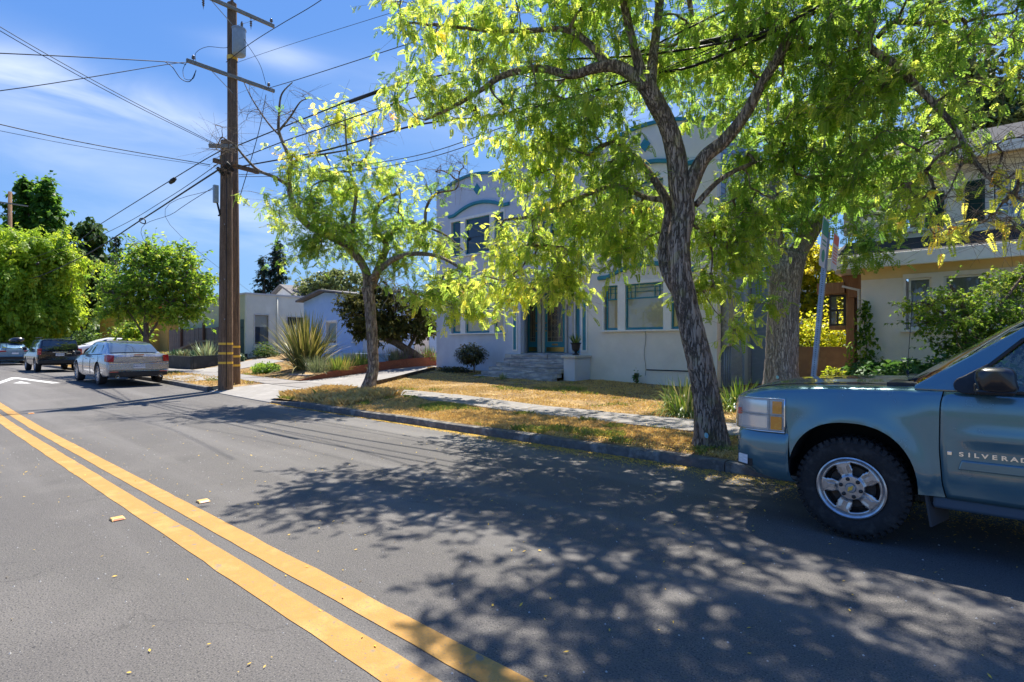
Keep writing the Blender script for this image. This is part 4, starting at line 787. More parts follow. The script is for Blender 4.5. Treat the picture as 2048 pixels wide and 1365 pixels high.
alloyd = mat('dull alloy', (.35, .35, .35), .5, metal=.7)
chrome = mat('chrome', (.8, .8, .8), .12, metal=1)
autoglass = mat('dark car window', (.012, .016, .018), .04, coat=1, spec=1)
redlens = mat('red tail lamp', (.42, .012, .015), .15, coat=1, var=((.32, .008, .01), (.55, .03, .03)), vscale=25)
redbright = mat('red lens bright', (.75, .10, .08), .2, coat=1)
amber = mat('amber lens', (.95, .36, .03), .3, coat=.6, var=((.9, .30, .02), (1, .46, .06)), vscale=30, bump=.3, bscale=90)
clearback = mat('lamp reflector', (.88, .88, .88), .3, metal=.1, var=((.7, .71, .72), (.92, .92, .92)), vscale=14, vstretch=(1, 1, 4))
platem = mat('number plate', (.72, .73, .74), .4)
plateink = mat('plate ink', (.02, .03, .12), .5)

def boolcut(o, cutter_mb):
    me = cutter_mb.mesh('cut'); cutter_mb.fixn(me); c = bpy.data.objects.new('cut', me); COL.objects.link(c); me.materials.append(under)
    if o.parent: c.location = BASE[o.parent.name] - BASE[o.parent.name]
    bpy.context.view_layer.update(); c.matrix_world = Matrix.Identity(4)
    md = o.modifiers.new('cut', 'BOOLEAN'); md.operation = 'DIFFERENCE'; md.object = c; md.solver = 'EXACT'
    try: md.material_mode = 'TRANSFER'
    except Exception: pass
    bpy.context.view_layer.update(); dg = bpy.context.evaluated_depsgraph_get(); n = bpy.data.meshes.new_from_object(o.evaluated_get(dg), preserve_all_data_layers=True, depsgraph=dg)
    o.modifiers.clear(); old = o.data; o.data = n; bpy.data.objects.remove(c); bpy.data.meshes.remove(old)

def wheel(par, c, R_, rr, w, side, spokes=10, T=lambda p: p, ax=(0, 1, 0), rimmat=None, style='thin'):
    """c wheel centre at the outer face; side = unit vector pointing out of the car"""
    c = Vector(c); a = Vector(side); q = MB()
    q.lathe([(rr, -w + .01), (R_ * .93, -w), (R_, -w + .03), (R_, -.03), (R_ * .965, -.005), (R_ * .86, .004), (rr + .012, -.004), (rr, -.015)], c, a, 36); ty = q.build('tyre', tyrem, par, smooth=40, fix=True)
    rm = rimmat or alloy
    q = MB().lathe([(rr, -.012), (rr, .0), (rr - .012, .002), (rr - .02, -.02), (rr - .03, -.09), (rr * .35, -.10), (.001, -.1)], c, a, 36); q.build('rim', alloyd, ty, smooth=40, fix=True)
    u = Vector((0, 0, 1)); w_ = a.cross(u).normalized(); s = MB()
    for k in range(spokes):
        th = 2 * math.pi * k / spokes + .2; d = u * math.cos(th) + w_ * math.sin(th); t = a.cross(d)
        hw0, hw1 = (rr * .10, rr * .05) if spokes > 6 else (rr * .16, rr * .12)
        s.add([c + d * rr * .12 - t * hw0 - a * .02, c + d * rr * .12 + t * hw0 - a * .02, c + d * rr * .96 + t * hw1 - a * .006, c + d * rr * .96 - t * hw1 - a * .006,
               c + d * rr * .12 - t * hw0 - a * .05, c + d * rr * .12 + t * hw0 - a * .05, c + d * rr * .96 + t * hw1 - a * .05, c + d * rr * .96 - t * hw1 - a * .05], [(3, 2, 1, 0), (4, 5, 6, 7), (0, 1, 5, 4), (1, 2, 6, 5), (2, 3, 7, 6), (3, 0, 4, 7)])
    s.lathe([(.001, -.008), (rr * .2, -.012), (rr * .24, -.04)], c, a, 16); s.build('spokes', rm, ty, fix=True)
    return ty

def far_car(name, base, yaw_dir, label, Lc, Wc, stations, gh, paintm, wheels, R_, rr, spokes, zf=0., wins=(), rear=(), low=None, group=None, cat='car', roofbox=False):
    """body lofted from stations (l, half width, z bottom, z top); gh: greenhouse stations (l, half width base, z base, half width top, z top); l runs from the rear"""
    f = Vector(yaw_dir).normalized(); s = Vector((0, 0, 1)).cross(f)   # s points to the car's left
    b = Vector(base); T = lambda l, w, z: b + f * l + s * w + Vector((0, 0, z))
    t = thing(name, base, label, cat, group)
    rows = []
    for l, w, zb, zt in stations:
        half = [(0, zb), (.80 * w, zb), (.93 * w, zb + .05), (.985 * w, zb + .16), (w, zb + (zt - zb) * .45), (.995 * w, zb + (zt - zb) * .68), (.975 * w, zt - .13), (.93 * w, zt - .03), (.86 * w, zt), (.5 * w, zt + .018), (0, zt + .025)]
        full = half + [(-a, z) for a, z in half[-2:0:-1]]; rows.append([T(l, a, z) for a, z in full])
    q = MB().grid(rows, closed=True); n = len(rows[0]); q.add(rows[0], [tuple(range(n))]); q.add(rows[-1], [tuple(range(n))[::-1]])
    body = q.build('body', [paintm, under], t, smooth=38, fix=True)
    cut = MB()
    for l in wheels:
        for sd in (1, -1):
            pr = [T(l + (R_ + .05) * math.cos(a), sd * (Wc + .05), R_ + (R_ + .05) * math.sin(a)) for a in np.linspace(0, math.pi, 15)] + [T(l - R_ - .05, sd * (Wc + .05), -.1), T(l + R_ + .05, sd * (Wc + .05), -.1)]
            cut.prism(pr, s * (-sd * .32))
    boolcut(body, cut)
    try: body.data.set_sharp_from_angle(angle=R(38))
    except Exception: pass
    rows = []
    for l, w0, z0, w1, z1 in gh:
        half = [(w0, z0), (w1 + .02, z1 - .09), (w1, z1 - .045), (w1 * .9, z1 - .01), (w1 * .5, z1 + .01), (0, z1 + .016)]; rows.append([T(l, a, z) for a, z in half + [(-a, z) for a, z in half[-2::-1]]])
    q = MB().grid(rows); q.build('cabin', paintm, t, smooth=30)
    ls = [g[0] for g in gh]
    def side(l, z, off=.006, sd=1):
        w0, z0, w1, z1 = (np.interp(l, ls, [g[i] for g in gh]) for i in (1, 2, 3, 4)); k = min(max((z - z0) / max(z1 - .09 - z0, .01), 0), 1); return T(l, sd * (w0 + (w1 + .02 - w0) * k + off), z)
    for poly in wins:
        for sd in (1, -1):
            fs = tuple(range(len(poly))); MB().add([side(l, z, sd=sd) for l, z in poly], [fs if sd < 0 else fs[::-1]]).build('side_window', autoglass, t)
    for l in wheels:
        for sd in (1, -1): wheel(t, T(l, sd * (Wc - .015), R_), R_, rr, .22, s * sd, spokes)
    return t, T, side

Z0 = .20
silver = paint('silver paint', (.38, .41, .46), .8, .27)
SX, SY = -21.77, 5.72
st = [(0.03, .80, .42, .80), (.0, .86, .36, .93), (.04, .91, .30, 1.0), (.16, .93, .26, 1.03), (.45, .945, .24, 1.05), (1.0, .95, .22, 1.04), (1.8, .95, .2, 1.03), (2.8, .95, .2, 1.02), (3.6, .95, .22, 1.0), (4.2, .94, .24, .95), (4.7, .90, .28, .86), (4.95, .82, .36, .76), (5.04, .7, .42, .66)]
gh = [(.50, .80, 1.04, .73, 1.06), (.80, .84, 1.04, .70, 1.25), (1.10, .86, 1.04, .68, 1.38), (1.5, .87, 1.03, .67, 1.455), (2.1, .88, 1.02, .67, 1.49), (2.7, .88, 1.01, .67, 1.465), (3.1, .87, 1.0, .68, 1.37), (3.5, .85, 1.0, .71, 1.2), (3.95, .80, .98, .75, 1.0)]
t, T, sd_ = far_car('parked_sedan', (SX, SY, Z0), (-1, 0, 0), 'silver four door sedan parked at the kerb, first car left of the utility poles', 5.04, .95, st, gh, silver, (1.03, 4.08), .37, .255, 10,
    wins=(((1.02, 1.10), (1.95, 1.07), (1.95, 1.36), (1.3, 1.34)), ((2.02, 1.07), (3.3, 1.05), (2.75, 1.34), (2.02, 1.37))), cat='car')
def rearpanel(T, pts, name, m, par, smooth=False): # points given as (l, w, z)
    return MB().add([T(*p) for p in pts], [tuple(range(len(pts)))]).build(name, m, par)
# rear window lies on the sloping rear of the cabin
rw_ = [[(.47, .66), (.78, .60), (1.17, .53)]]
rows = [[T(l - .03, w * k, z + .012 * (1 - k * k)) for k in (-1, -.5, 0, .5, 1)] for l, w, z in ((.52, .715, 1.085), (.80, .665, 1.255), (1.10, .635, 1.39), (1.28, .61, 1.425))]
MB().grid(rows).build('rear_window', mat('rear glass sky tint', (.05, .07, .10), .05, coat=1, spec=1), t, smooth=True)
for s_ in (1, -1):
    q = MB(); pr = [T(-.012, s_ * .90, .78), T(-.03, s_ * .72, .78), T(-.03, s_ * .70, 1.0), T(.01, s_ * .88, 1.02)]; pr2 = [p + Vector((-.05, 0, 0)) for p in pr]
    q.add(pr + pr2 + [T(.16, s_ * .935, .80), T(.16, s_ * .93, 1.0)], [(0, 1, 2, 3), (0, 3, 9, 8), (4, 5, 1, 0), (3, 2, 6, 7)]); tl = q.build('tail_lamp', redlens, t, fix=True)
MB().box(0, 1, 0, 1, 0, 1)
def tbox(par, T, l0, l1, w0, w1, z0, z1, name, m, bev=0):
    c = [T(l, w, z) for z in (z0, z1) for l, w in ((l0, w0), (l1, w0), (l1, w1), (l0, w1))]
    return MB().add(c, [(0, 3, 2, 1), (4, 5, 6, 7), (0, 1, 5, 4), (1, 2, 6, 5), (2, 3, 7, 6), (3, 0, 4, 7)]).build(name, m, par, bev=bev, fix=True)
tbox(t, T, -.05, .12, -.84, .84, .30, .46, 'lower_bumper', blackp, .02); tbox(t, T, -.055, .05, -.88, .88, .50, .74, 'bumper', silver, .035)
tbox(t, T, -.075, -.05, -.17, .17, .56, .68, 'number_plate', platem, .004)
tbox(t, T, -.045, .02, -.14, .14, 1.005, 1.03, 'brake_lamp', redlens); tbox(t, T, -.042, -.02, -.24, .24, .9, .915, 'badge', chrome); tbox(t, T, -.06, -.04, -.86, .86, .735, .75, 'chrome_strip', chrome)
tbox(t, T, -.058, -.04, .6, .84, .44, .46, 'reflector_strip', redbright); tbox(t, T, -.058, -.04, -.84, -.6, .44, .46, 'reflector_strip', redbright)
for s_ in (1, -1): MB().lathe([(.05, 0), (.055, 0), (.055, .15), (.05, .15)], T(-.07, s_ * .62, .29), (-1, 0, 0), 14).build('exhaust_tip', chrome, t, smooth=40)
put_text('9AN1971', .085, .002, 'plate_text', plateink, t, T(-.077, 0, .62), (0, 1, 0), (0, 0, 1))
for s_ in (1, -1): tbox(t, T, 3.2, 3.4, s_ * .96, s_ * 1.12, 1.0, 1.13, 'mirror', blackp, .03)
for l in (.98, 2.02, 3.02): q = MB(); q.tube([T(l, .952, .35), T(l, .956, .7), T(l, .935, .98)], .004, 4); q.build('door_seam', under, t)
for l in (1.55, 2.6): tbox(t, T, l, l + .2, .945, .975, .86, .89, 'door_handle', chrome, .006)
MB().add([T(1.2, 0, 1.475), T(1.32, .03, 1.48), T(1.32, -.03, 1.48), T(1.24, 0, 1.56)], [(0, 1, 3), (0, 3, 2), (1, 2, 3)]).build('roof_aerial', blackp, t)

navy = paint('black navy paint', (.012, .016, .024), .5, .25)
VX, VY = -35.3, 5.88
st = [(.02, .80, .45, 1.0), (.0, .84, .42, 1.02), (.05, .87, .38, 1.05), (.3, .88, .34, 1.06), (1.2, .88, .3, 1.07), (2.6, .88, .3, 1.07), (3.2, .88, .3, 1.06), (3.9, .87, .34, 1.02), (4.3, .83, .4, .98), (4.4, .76, .46, .9)]
gh = [(.03, .80, 1.04, .70, 1.06), (.10, .81, 1.04, .69, 1.35), (.2, .82, 1.04, .68, 1.62), (.5, .83, 1.05, .67, 1.67), (2.4, .83, 1.05, .67, 1.66), (2.75, .81, 1.05, .68, 1.5), (3.35, .78, 1.05, .72, 1.07)]
t, T, sd_ = far_car('parked_suv', (VX, VY, .19), (-1, 0, 0), 'black boxy sport utility vehicle parked in front of the silver sedan', 4.4, .88, st, gh, navy, (.8, 3.43), .35, .22, 5,
    wins=(((.32, 1.13), (.95, 1.12), (.95, 1.55), (.4, 1.55)), ((1.05, 1.12), (1.9, 1.12), (1.9, 1.56), (1.05, 1.56)), ((2.0, 1.12), (3.0, 1.1), (2.55, 1.5), (2.0, 1.56))), cat='car')
rows = [[T(l - .02, w * k, z) for k in (-1, -.5, 0, .5, 1)] for l, w, z in ((.04, .70, 1.12), (.10, .66, 1.35), (.19, .62, 1.55))]
MB().grid(rows).build('rear_window', autoglass, t, smooth=True)
for s_ in (1, -1): tbox(t, T, -.03, .12, s_ * .72, s_ * .88, .86, 1.16, 'tail_lamp', redlens, .01); tbox(t, T, -.036, .0, s_ * .75, s_ * .85, .98, 1.05, 'reverse_lamp', redbright, .004)
tbox(t, T, -.09, .06, -.86, .86, .42, .60, 'bumper', blackp, .03); tbox(t, T, -.035, -.01, -.17, .17, .80, .93, 'number_plate', platem, .004); tbox(t, T, -.05, -.01, -.3, .3, .97, 1.0, 'tailgate_handle', chrome, .008); tbox(t, T, -.06, .02, -.45, -.25, .9, .93, 'badge', chrome)
for s_ in (1, -1): tbox(t, T, .6, 2.3, s_ * .58, s_ * .62, 1.70, 1.735, 'roof_rail', blackp, .01); tbox(t, T, 2.75, 2.95, s_ * .9, s_ * 1.07, 1.08, 1.24, 'mirror', blackp, .03)
put_text('7JVX618', .085, .002, 'plate_text', plateink, t, T(-.037, 0, .865), (0, 1, 0), (0, 0, 1))

pblue = paint('pale blue paint', (.14, .27, .42), .5, .3)
t, T, sd_ = far_car('parked_hatchback', (-49.2, 5.85, .2), (-1, 0, 0), 'blue hatchback with a black roof cargo box at the left edge of the street', 4.5, .9,
    [(.02, .80, .42, .85), (.0, .85, .36, .98), (.06, .88, .3, 1.0), (.5, .9, .25, 1.02), (1.5, .9, .22, 1.0), (3.2, .9, .22, .98), (4.1, .86, .3, .85), (4.45, .72, .4, .7)],
    [(.1, .76, .98, .66, 1.0), (.5, .80, .99, .62, 1.26), (1.2, .82, 1.0, .60, 1.42), (2.2, .82, .98, .6, 1.45), (2.8, .8, .98, .62, 1.3), (3.6, .74, .95, .68, .97)], pblue, (.85, 3.6), .33, .21, 5,
    wins=(((.7, 1.06), (1.7, 1.05), (1.7, 1.33), (1.1, 1.3)), ((1.8, 1.05), (3.0, 1.02), (2.5, 1.3), (1.8, 1.35))))
rows = [[T(l - .02, w * k, z) for k in (-1, 0, 1)] for l, w, z in ((.12, .66, 1.03), (.5, .60, 1.24), (1.0, .56, 1.36))]; MB().grid(rows).build('rear_window', autoglass, t, smooth=True)
for s_ in (1, -1): tbox(t, T, -.03, .1, s_ * .45, s_ * .88, .88, .96, 'tail_lamp', redlens, .01)
tbox(t, T, -.05, .04, -.86, .86, .36, .56, 'bumper', blackp, .03); tbox(t, T, -.035, -.01, -.17, .17, .72, .83, 'number_plate', platem, .004)
for l in (1.2, 2.3): tbox(t, T, l, l + .06, -.7, .7, 1.47, 1.50, 'roof_bar', blackp)
o = thing('roof_box', T(1.7, -.25, 1.5), 'glossy black cargo box carried on the blue hatchback roof', 'roof box')
rows = [[T(1.7 + l, -.25 + .38 * k * math.cos(a), 1.52 + hh * (.19 + .17 * math.sin(a)) + .0) for a in np.linspace(-math.pi / 2, math.pi * 1.5, 17)] for l, k, hh in ((-.95, .3, .5), (-.9, .8, .85), (-.6, 1, 1), (.3, 1, 1), (.75, .85, .8), (.95, .4, .4))]
q = MB().grid(rows); q.build('box_shell', paint('black gloss', (.012, .012, .015), 0, .2), o, smooth=True)

whitep = paint('white paint', (.72, .72, .72), 0, .35)
t, T, sd_ = far_car('driveway_car', (-49.5, 13.2, .62), (0, -1, 0), 'white hatchback parked nose out on a driveway beyond the dark sport utility vehicle', 4.3, .9,
    [(.02, .80, .42, .85), (.0, .85, .36, .98), (.06, .88, .3, 1.0), (.5, .9, .25, 1.02), (1.5, .9, .22, 1.0), (3.2, .9, .22, .98), (3.9, .86, .3, .85), (4.25, .72, .4, .7)],
    [(.1, .76, .98, .66, 1.0), (.5, .80, .99, .62, 1.26), (1.2, .82, 1.0, .60, 1.42), (2.2, .82, .98, .6, 1.45), (2.8, .8, .98, .62, 1.3), (3.6, .74, .95, .68, .97)], whitep, (.85, 3.4), .33, .21, 5,
    wins=(((.7, 1.06), (1.7, 1.05), (1.7, 1.33), (1.1, 1.3)), ((1.8, 1.05), (3.0, 1.02), (2.5, 1.3), (1.8, 1.35))))

# ------------------------------------------------------------------ the pickup at the right edge
steel = paint('steel blue metallic paint', (.095, .20, .245), .5, .2)
TK = thing('pickup_truck', (.9, 5.95, 0), 'steel blue pickup truck with alloy wheels parked at the kerb at the right edge', 'pickup truck')
YN, YC = 5.0, 5.95; WXc, WZc = -.845, .415
def xgap(z): return float(np.interp(z, [.40, .55, .8, 1.12, 1.32], [-.240, -.272, -.289, -.284, -.243]))
def hwx(x): return 1 - .24 * max(0, (-1.46 - x) / .34) ** 2.4
def sy(x, z):
    """distance of the near flank inwards from YN"""
    rr = math.hypot((x + .85) / .445, (z - .45) / .49); o = 0
    if z > 1.0: o += .55 * (z - 1.0) ** 2 * 1.6
    if z < .62: o += .5 * (.62 - z) ** 2
    o -= .020 * math.exp(-((rr - 1.0) / .20) ** 2) * float(sst(-1.42, -1.25, x))
    o += .022 * float(sst(-.50, -.32, x)) * float(1 - sst(1.0, 1.2, z) * .6)
    o -= .012 * math.exp(-((z - .90) / .05) ** 2) * float(sst(-.25, -.05, x))
    return o
def topz(x): return float(np.interp(x, [-1.80, -1.74, -1.66, -1.55, -1.4, -1.0, -.5, -.2], [1.075, 1.125, 1.155, 1.185, 1.21, 1.235, 1.25, 1.255]))
K1 = 18
def section(s):
    row = []
    xf = -1.79 + s * (1.79 - .25); zt = topz(xf); zb = .80 if xf < -1.27 else .45; zs = zt - .075
    def X(z): return -1.79 + s * (1.79 + xgap(z) - .004)
    for k in range(K1): z = zb + (zs - zb) * k / (K1 - 1); x = X(z); row.append((x, YC - (YC - YN) * hwx(x) + sy(x, z), z))
    x = X(zs); y0 = row[-1][1]
    for a in np.linspace(0, math.pi / 2, 7)[1:]: row.append((X(zs + .06 * math.sin(a)), y0 + .11 * (1 - math.cos(a)), zs + .06 * math.sin(a)))
    y1 = y0 + .11
    for k in range(1, 9): f = k / 8; row.append((X(zt), y1 + (YC - y1) * f, zs + .06 + .04 * math.sin(f * math.pi / 2) - .012 * math.exp(-((f - .32) / .09) ** 2)))
    return row + [(x, 2 * YC - y, z) for x, y, z in row[-2::-1]]
S_ = sorted(set(list(np.linspace(0, .12, 10)) + list(np.linspace(.12, 1, 56)))); rows = [section(s) for s in S_]
q = MB().grid(rows, closed=True); n = len(rows[0]); q.add(rows[0], [tuple(range(n))]); q.add(rows[-1], [tuple(range(n))[::-1]])
fr = q.build('front_body', [steel, under], TK, smooth=45, fix=True)
cut = MB(); pr = [(-.85 + .44 * math.copysign(abs(math.cos(a)) ** .86, math.cos(a)), .45 + .487 * math.sin(a) ** .9) for a in np.linspace(0, math.pi, 33)] + [(-1.29, .1), (-.41, .1)]
cut.prism([(x, 4.8, z) for x, z in pr], (0, .62, 0)); cut.prism([(x, 7.1, z) for x, z in pr], (0, -.62, 0)); boolcut(fr, cut)
try: fr.data.set_sharp_from_angle(angle=R(42))
except Exception: pass
q = MB(); rows = [[(x, YN + sy(x * 1.0, z) * .6 + dy, z) for dy in (-.004, .05)] for x, z in pr[:33]]; q.grid(rows).build('wheel_arch_lip', under, TK, smooth=True)
seam = [r[K1 + 6 - 1 + 1] for r in rows] if False else None
sm = [section(s)[K1 + 6] for s in np.linspace(.10, .98, 30)]; MB().tube([(x, y, z - .0005) for x, y, z in sm], .0035, 5).build('hood_seam', under, TK)
# badge and small weathered marks are left to the paint; cowl, wipers, aerial
MB().box(-.62, -.26, 5.14, 6.76, 1.20, 1.262).build('cowl', blackp, TK, bev=.01)
for y in (5.35, 6.05): MB().tube([(-.50, y, 1.27), (-.36, y + .12, 1.30), (-.12, y + .55, 1.44)], .009, 6).build('wiper', blackp, TK, smooth=True)
MB().tube([(-.62, 6.62, 1.24), (-.63, 6.62, 1.30)], .012, 8).build('aerial_base', blackp, TK); MB().tube([(-.63, 6.62, 1.29), (-.58, 6.63, 2.1)], .003, 5).build('aerial', blackp, TK)
# head lamp
MB().box(-1.345, -1.31, 5.10, 6.80, .42, .84).box(-1.31, -.38, 5.44, 5.46, .42, .92).box(-1.31, -.38, 6.44, 6.46, .42, .92).build('wheel_well_liner', under, TK)
def patch(x0, x1, z0, z1, off, name, m, par, nx=14, nz=5, slant=0):
    rows = []
    for j in range(nz + 1):
        z = z0 + (z1 - z0) * j / nz; r = []
        for i in range(nx + 1):
            x = x0 + (x1 - x0) * i / nx + slant * (z - z0); y = YC - (YC - YN) * hwx(x) + sy(x, z); dx = .01; y2 = YC - (YC - YN) * hwx(x + dx) + sy(x + dx, z); nrm = Vector((y2 - y, -dx, 0)).normalized(); r.append((x + nrm.x * off, y + nrm.y * off, z))
        rows.append(r)
    return MB().grid(rows).build(name, m, par, smooth=True)
hl_ = patch(-1.745, -1.315, .815, 1.085, .003, 'headlamp', clearback, TK)
MB_ = [patch(-1.69, -1.455, a, b, .008, 'reflector', m, hl_) for a, b, m in ((.835, .935, mat('bright reflector', (.9, .9, .9), .18, metal=.5)), (.965, 1.07, mat('bright reflector', (.9, .9, .9))))]
patch(-1.41, -1.335, .965, 1.07, .019, 'turn_lamp', amber, hl_, 4, 3); patch(-1.425, -1.335, .83, .94, .019, 'turn_lamp', amber, hl_, 4, 3)
patch(-1.442, -1.436, .82, 1.08, .010, 'lamp_divider', alloyd, hl_, 2, 3); patch(-1.74, -1.32, .947, .953, .011, 'lamp_divider', alloyd, hl_, 12, 1)
patch(-1.748, -1.318, .81, 1.09, .016, 'lamp_lens', glassmat('lamp lens', (.97, .98, .98), .45, .03), hl_)
q = MB(); [q.tube([(x, YC - (YC - YN) * hwx(x) + sy(x, z) - .014, z) for x in np.linspace(-1.745, -1.315, 12)], .006, 5) for z in (.81, 1.09)]; q.tube([(-1.315, YC - (YC - YN) * hwx(-1.315) + sy(-1.315, z) - .012, z) for z in np.linspace(.81, 1.09, 6)], .006, 5); q.build('lamp_frame', chrome, hl_, smooth=True)
# bumper wrapped round the front
plan = []
for a in np.linspace(0, 1, 40):
    if a < .38: x = -1.285 - (.42) * (a / .38); y = YC - (YC - YN) * hwx(x) * 1.0
    elif a <= .62: k = (a - .38) / .24; x = -1.705 - .1 * math.sin(math.pi * k) ** .6; y = None
    else: x = -1.285 - (.42) * ((1 - a) / .38); y = YC + (YC - YN) * hwx(x)
    plan.append([x, y])
yl = [p[1] for p in plan if p[1] is not None]; ya = max(v for v in yl if v < YC); yb = min(v for v in yl if v > YC)
ks = [i for i, p in enumerate(plan) if p[1] is None]
for j, i in enumerate(ks): plan[i][1] = ya + (yb - ya) * (j + 1) / (len(ks) + 1)
rows = []
for x, y in plan:
    c = Vector((-1.0, YC, 0)); d = Vector((x, y, 0)) - c; d.z = 0; d.normalize(); fx = float(sst(-1.35, -1.75, x)); r = []
    for z, o in ((.812, -.05), (.80, -.015), (.785, .0), (.70, .012), (.60, .012), (.50, -.002), (.45, -.03), (.41, -.075), (.405, -.16)):
        zz = z + .05 * fx * (1 if z < .5 else 0); r.append((x + d.x * o - .03 * fx, y + d.y * o * .6 - (.008 if y < YC else -.008), zz))
    rows.append(r)
bp = MB().grid(rows).build('bumper', steel, TK, smooth=50, fix=True); md = bp.modifiers.new('thick', 'SOLIDIFY'); md.thickness = .012; md.offset = 0
def bpatch(x0, x1, z0, z1, off, name, m): 
    r_ = [[(x - .03 * float(sst(-1.35, -1.75, x)), YC - (YC - YN) * hwx(x) - .008 - off, z) for x in np.linspace(x0, x1, 8)] for z in np.linspace(z0, z1, 4)]
    return MB().grid(r_).build(name, m, TK, smooth=True)
bpatch(-1.70, -1.56, .49, .60, .010, 'fog_lamp_recess', blackp); bpatch(-1.69, -1.60, .505, .585, .016, 'fog_lamp', clearback)
q = MB(); [q.box(-1.83, -1.77, 5.35, 6.55, z, z + .03) for z in (.86, .93, 1.0)]; q.box(-1.80, -1.74, 5.3, 6.6, .82, 1.06); q.build('grille', blackp, TK); MB().box(-1.845, -1.78, 5.32, 6.58, .935, .975).build('grille_bar', chrome, TK, bev=.008)
MB().box(-1.73, -1.66, 5.085, 5.13, .93, .99).build('side_marker', redbright, TK, bev=.006)
# door
rows = []
for j in range(21):
    z = .445 + (1.212 - .445) * j / 20; x0 = xgap(z) + .004; rows.append([(x0 + (.98 - x0) * i / 30, YN + sy(x0 + (.98 - x0) * i / 30, z), z) for i in range(31)])
dr = MB().grid(rows).build('door', steel, TK, smooth=True); md = dr.modifiers.new('thick', 'SOLIDIFY'); md.thickness = .03; md.offset = -1
q = MB(); q.box(-.40, 2.0, 5.06, 6.84, .40, 1.17); q.build('door_frame', under, TK)
MB().box(-.33, 4.2, 5.05, 5.16, .36, .45).build('rocker_panel', mat('dull lower paint', (.05, .08, .11), .5), TK, bev=.02)
sy0 = YN + sy(.0, .7)
MB().prism([(-.185, sy0 - .022, .665), (1.0, sy0 - .022, .665), (1.0, sy0 - .022, .735), (-.165, sy0 - .022, .735)], (0, .03, 0)).build('side_moulding', steel, TK, fix=True, bev=.009)
MB().box(-.02, 1.0, YN + .035, YN + .075, 1.213, 1.235).build('belt_seal', blackp, TK, bev=.004)
# badge lettering
for ch, x in zip('SILVERADO', (-.165, -.122, -.083, -.038, .012, .062, .112, .162, .212)):
    put_text(ch, .042, .003, 'badge_letter', chrome, dr, (x, YN + sy(x, .775) - .006, .775), (1, 0, 0), (0, 0, 1), stretch=1.35, bold=.03)
MB().box(-.243, -.218, YN + sy(-.23, .775) - .007, YN + sy(-.23, .775), .762, .788).build('badge_square', chrome, dr, bev=.002)
# pillars, roof, glass
yz = lambda z: YN + .052 + .30 * max(0, z - 1.22)
wsl = [(-.44, 1.25), (-.20, 1.42), (.16, 1.672), (.50, 1.875)]
inn = [(.56, 1.82), (.16, 1.585), (-.02, 1.40), (-.07, 1.30), (-.075, 1.212), (-.243, 1.212), (-.44, 1.215)]
for sgn in (1, -1):
    Y = lambda y: y if sgn > 0 else 2 * YC - y
    o_ = [(x, Y(yz(z)), z) for x, z in wsl + inn]; i_ = [(x + (.03 if k < 4 else 0), Y(yz(z) + .06), z) for k, (x, z) in enumerate(wsl + inn)]; n = len(o_)
    MB().add(o_ + i_, [tuple(range(n)), tuple(range(n, 2 * n))[::-1]] + [(i, (i + 1) % n, n + (i + 1) % n, n + i) for i in range(n)]).build('pillar', steel, TK, fix=True, bev=.012)
    g_ = [(-.07, 1.215), (1.0, 1.215), (1.0, 1.82), (.56, 1.82), (.16, 1.585), (-.02, 1.40)]
    MB().add([(x, Y(yz(z) + .03), z) for x, z in g_], [tuple(range(6))]).build('side_window', tglass, TK)
    MB().tube([(x, Y(yz(z) + .008), z) for x, z in ((1.0, 1.83), (.56, 1.83), (.16, 1.585), (-.02, 1.40), (-.07, 1.30), (-.07, 1.22))], .014, 6).build('window_seal', blackp, TK, smooth=True)
    MB().add([(x, Y(yz(z) + d), z) for d in (-.002, .07) for x, z in ((1.0, 1.2), (1.1, 1.2), (1.1, 1.86), (1.0, 1.86))], [(0, 1, 2, 3), (7, 6, 5, 4), (0, 4, 5, 1), (1, 5, 6, 2), (2, 6, 7, 3), (3, 7, 4, 0)]).build('pillar', steel, TK, fix=True)
    MB().add([(x, Y(yz(z) + d), z) for d in (-.002, .07) for x, z in ((1.75, 1.2), (2.1, 1.2), (2.0, 1.86), (1.72, 1.86))], [(0, 1, 2, 3), (7, 6, 5, 4), (0, 4, 5, 1), (1, 5, 6, 2), (2, 6, 7, 3), (3, 7, 4, 0)]).build('pillar', steel, TK, fix=True)
    MB().add([(x, Y(yz(z) + .03), z) for x, z in ((1.1, 1.215), (1.78, 1.215), (1.74, 1.82), (1.1, 1.82))], [(0, 1, 2, 3)]).build('side_window', tglass, TK)
rows = []
for x, z in wsl:
    ya = yz(z) + .035; r = []
    for k in np.linspace(-1, 1, 13): r.append((x - .10 * (1 - k * k) * 1.0 + .01, YC + (YC - ya) * k, z + .01 * (1 - k * k)))
    rows.append(r)
MB().grid(rows).build('windscreen', tglass, TK, smooth=True)
rows = []
for x, z in ((.49, 1.872), (.56, 1.90), (.8, 1.925), (1.5, 1.93), (1.95, 1.915), (2.05, 1.86)): rows.append([(x, YC + (YC - yz(1.85)) * k, z - .045 * abs(k) ** 3) for k in np.linspace(-1, 1, 13)])
ro = MB().grid(rows).build('roof', steel, TK, smooth=True); md = ro.modifiers.new('thick', 'SOLIDIFY'); md.thickness = .04; md.offset = -1
MB().add([(2.1, 5.2, 1.2), (2.1, 6.7, 1.2), (2.03, 6.6, 1.86), (2.03, 5.3, 1.86)], [(0, 1, 2, 3)]).build('rear_window', tglass, TK)
greyint = mat('grey cloth interior', (.09, .09, .095), .9)
MB().box(-.28, .12, 5.15, 6.75, 1.0, 1.26).build('dashboard', mat('dashboard', (.05, .05, .052), .7), TK, bev=.05)
